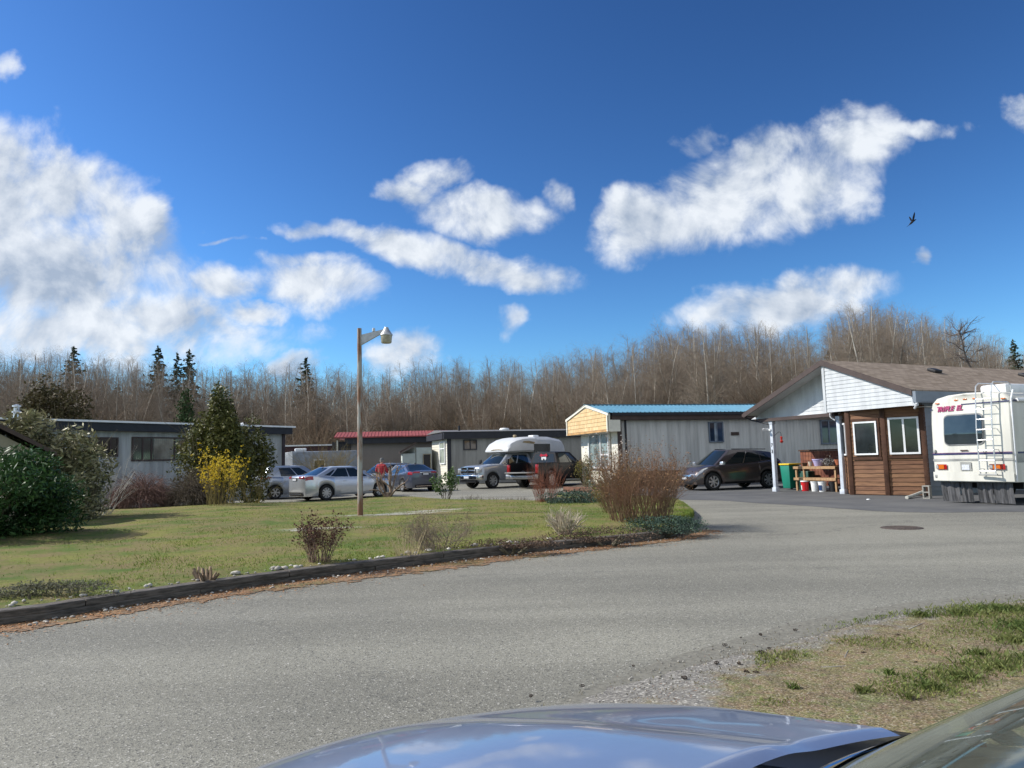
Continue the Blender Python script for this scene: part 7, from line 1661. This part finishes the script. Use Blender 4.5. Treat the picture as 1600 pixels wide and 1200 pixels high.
# pebbles, cones and chips
def pebbles(N, fn, smin, smax, m, name, label):
    Vs = []; Fs = []; ico = bmesh.new(); bmesh.ops.create_icosphere(ico, subdivisions=1, radius=1); iv = np.array([v.co[:] for v in ico.verts]); jf = np.array([[v.index for v in f_.verts] for f_ in ico.faces]); ico.free()
    for k in range(N):
        p_ = fn(); s_ = smin+(smax-smin)*rg.random()**2.5; V = iv*(1+rg.normal(0, .16, iv.shape))*[s_, s_*(.6+.4*rg.random()), s_*.5]; a_ = rg.random()*6.28; V = np.stack([V[:, 0]*math.cos(a_)-V[:, 1]*math.sin(a_), V[:, 0]*math.sin(a_)+V[:, 1]*math.cos(a_), V[:, 2]], 1)+p_+[0, 0, s_*.3]; Vs.append(V); Fs.append(jf+k*len(iv))
    o = raw(name, np.concatenate(Vs), np.concatenate(Fs), m); tag(o, label, 'stones', kind='stuff'); return o
def pf():
    k = rg.random()*59; i = int(k); p_ = VE[i]*(1-k+i)+VE[i+1]*(k-i); q = p_+np.array([rg.normal(.2, .3), -abs(rg.normal(0, .8))-.05]); return np.array([q[0], q[1], .018])
pebbles(2600, pf, .003, .011, mat('pebble_grey', (.30, .28, .25), .9, .1, 3, island=.5), 'gravel', 'loose gravel along the crumbled road edge')
CO = [G(a_, b_) for a_, b_ in ((1190, 1026), (1133, 1015), (1158, 1003), (1189, 998), (1202, 1020), (1404, 1000), (1120, 1043), (1070, 1067), (1167, 1058), (1182, 1059), (1155, 1044), (1350, 1028), (1432, 1043), (910, 1080), (830, 1096), (990, 1018+30), (1243, 991)) ]
def kerbf():
    s_ = rg.random()*cum[-1]; p_ = kerb_at(s_); return np.array([p_[0]+abs(rg.normal(0, .1))+.04, p_[1]-abs(rg.normal(0, .16))-.06, .012])
pebbles(700, kerbf, .006, .026, mat('pale_stone', (.46, .43, .38), .9, .1, 3, island=.35), 'kerb_stones', 'small pale stones at the kerb foot')
def behf():
    s_ = (.35+.5*rg.random())*cum[-1]; p_ = kerb_at(s_); return np.array([p_[0]-abs(rg.normal(0, .1)), p_[1]+abs(rg.normal(0, .12))+.12, LAWN_H])
pebbles(160, behf, .012, .06, mat('pale_stone', (.46, .43, .38)), 'border_stones', 'pale cobbles lying just inside the timber edging')
rc = np.random.default_rng(2)
cone_p = None
for i, q in enumerate(CO):
    if cone_p is None:
        C_ = rc.normal(0, 1, (60, 3)); C_ /= np.linalg.norm(C_, axis=1, keepdims=True); C_ *= [.030, .016, .014]; V, F_ = leaves(rc, C_, 60, .014, .8, .1); cone_p = raw('fir_cone', V, F_, mat('cone_brown', (.045, .028, .02), .9), None); o = cone_p
    else: o = cone_p.copy(); COL.objects.link(o)
    o.location = (q[0], q[1], .035); o.rotation_euler = (0, 0, rc.random()*6); s_ = .35+.4*rc.random(); o.scale = (s_, s_, s_); tag(o, 'small dark fir cone lying on the gravel verge or road edge', 'fir cone', 'fir cones scattered on the verge')
tw = Twigs(3)
for (a_, b_), (c_, d_) in (((1283, 1051), (1322, 1050)), ((1320, 1036), (1326, 1024)), ((1420, 990), (1445, 980))):
    p_, q = G(a_, b_), G(c_, d_); tw.seg(p_+[0, 0, .035], q+[0, 0, .04], .004, .002)
V, F_ = tw.mesh(); tag(raw('fallen_twigs', V, F_, M_paletwig), 'thin dry twigs lying on the mossy verge', 'twigs', kind='stuff')
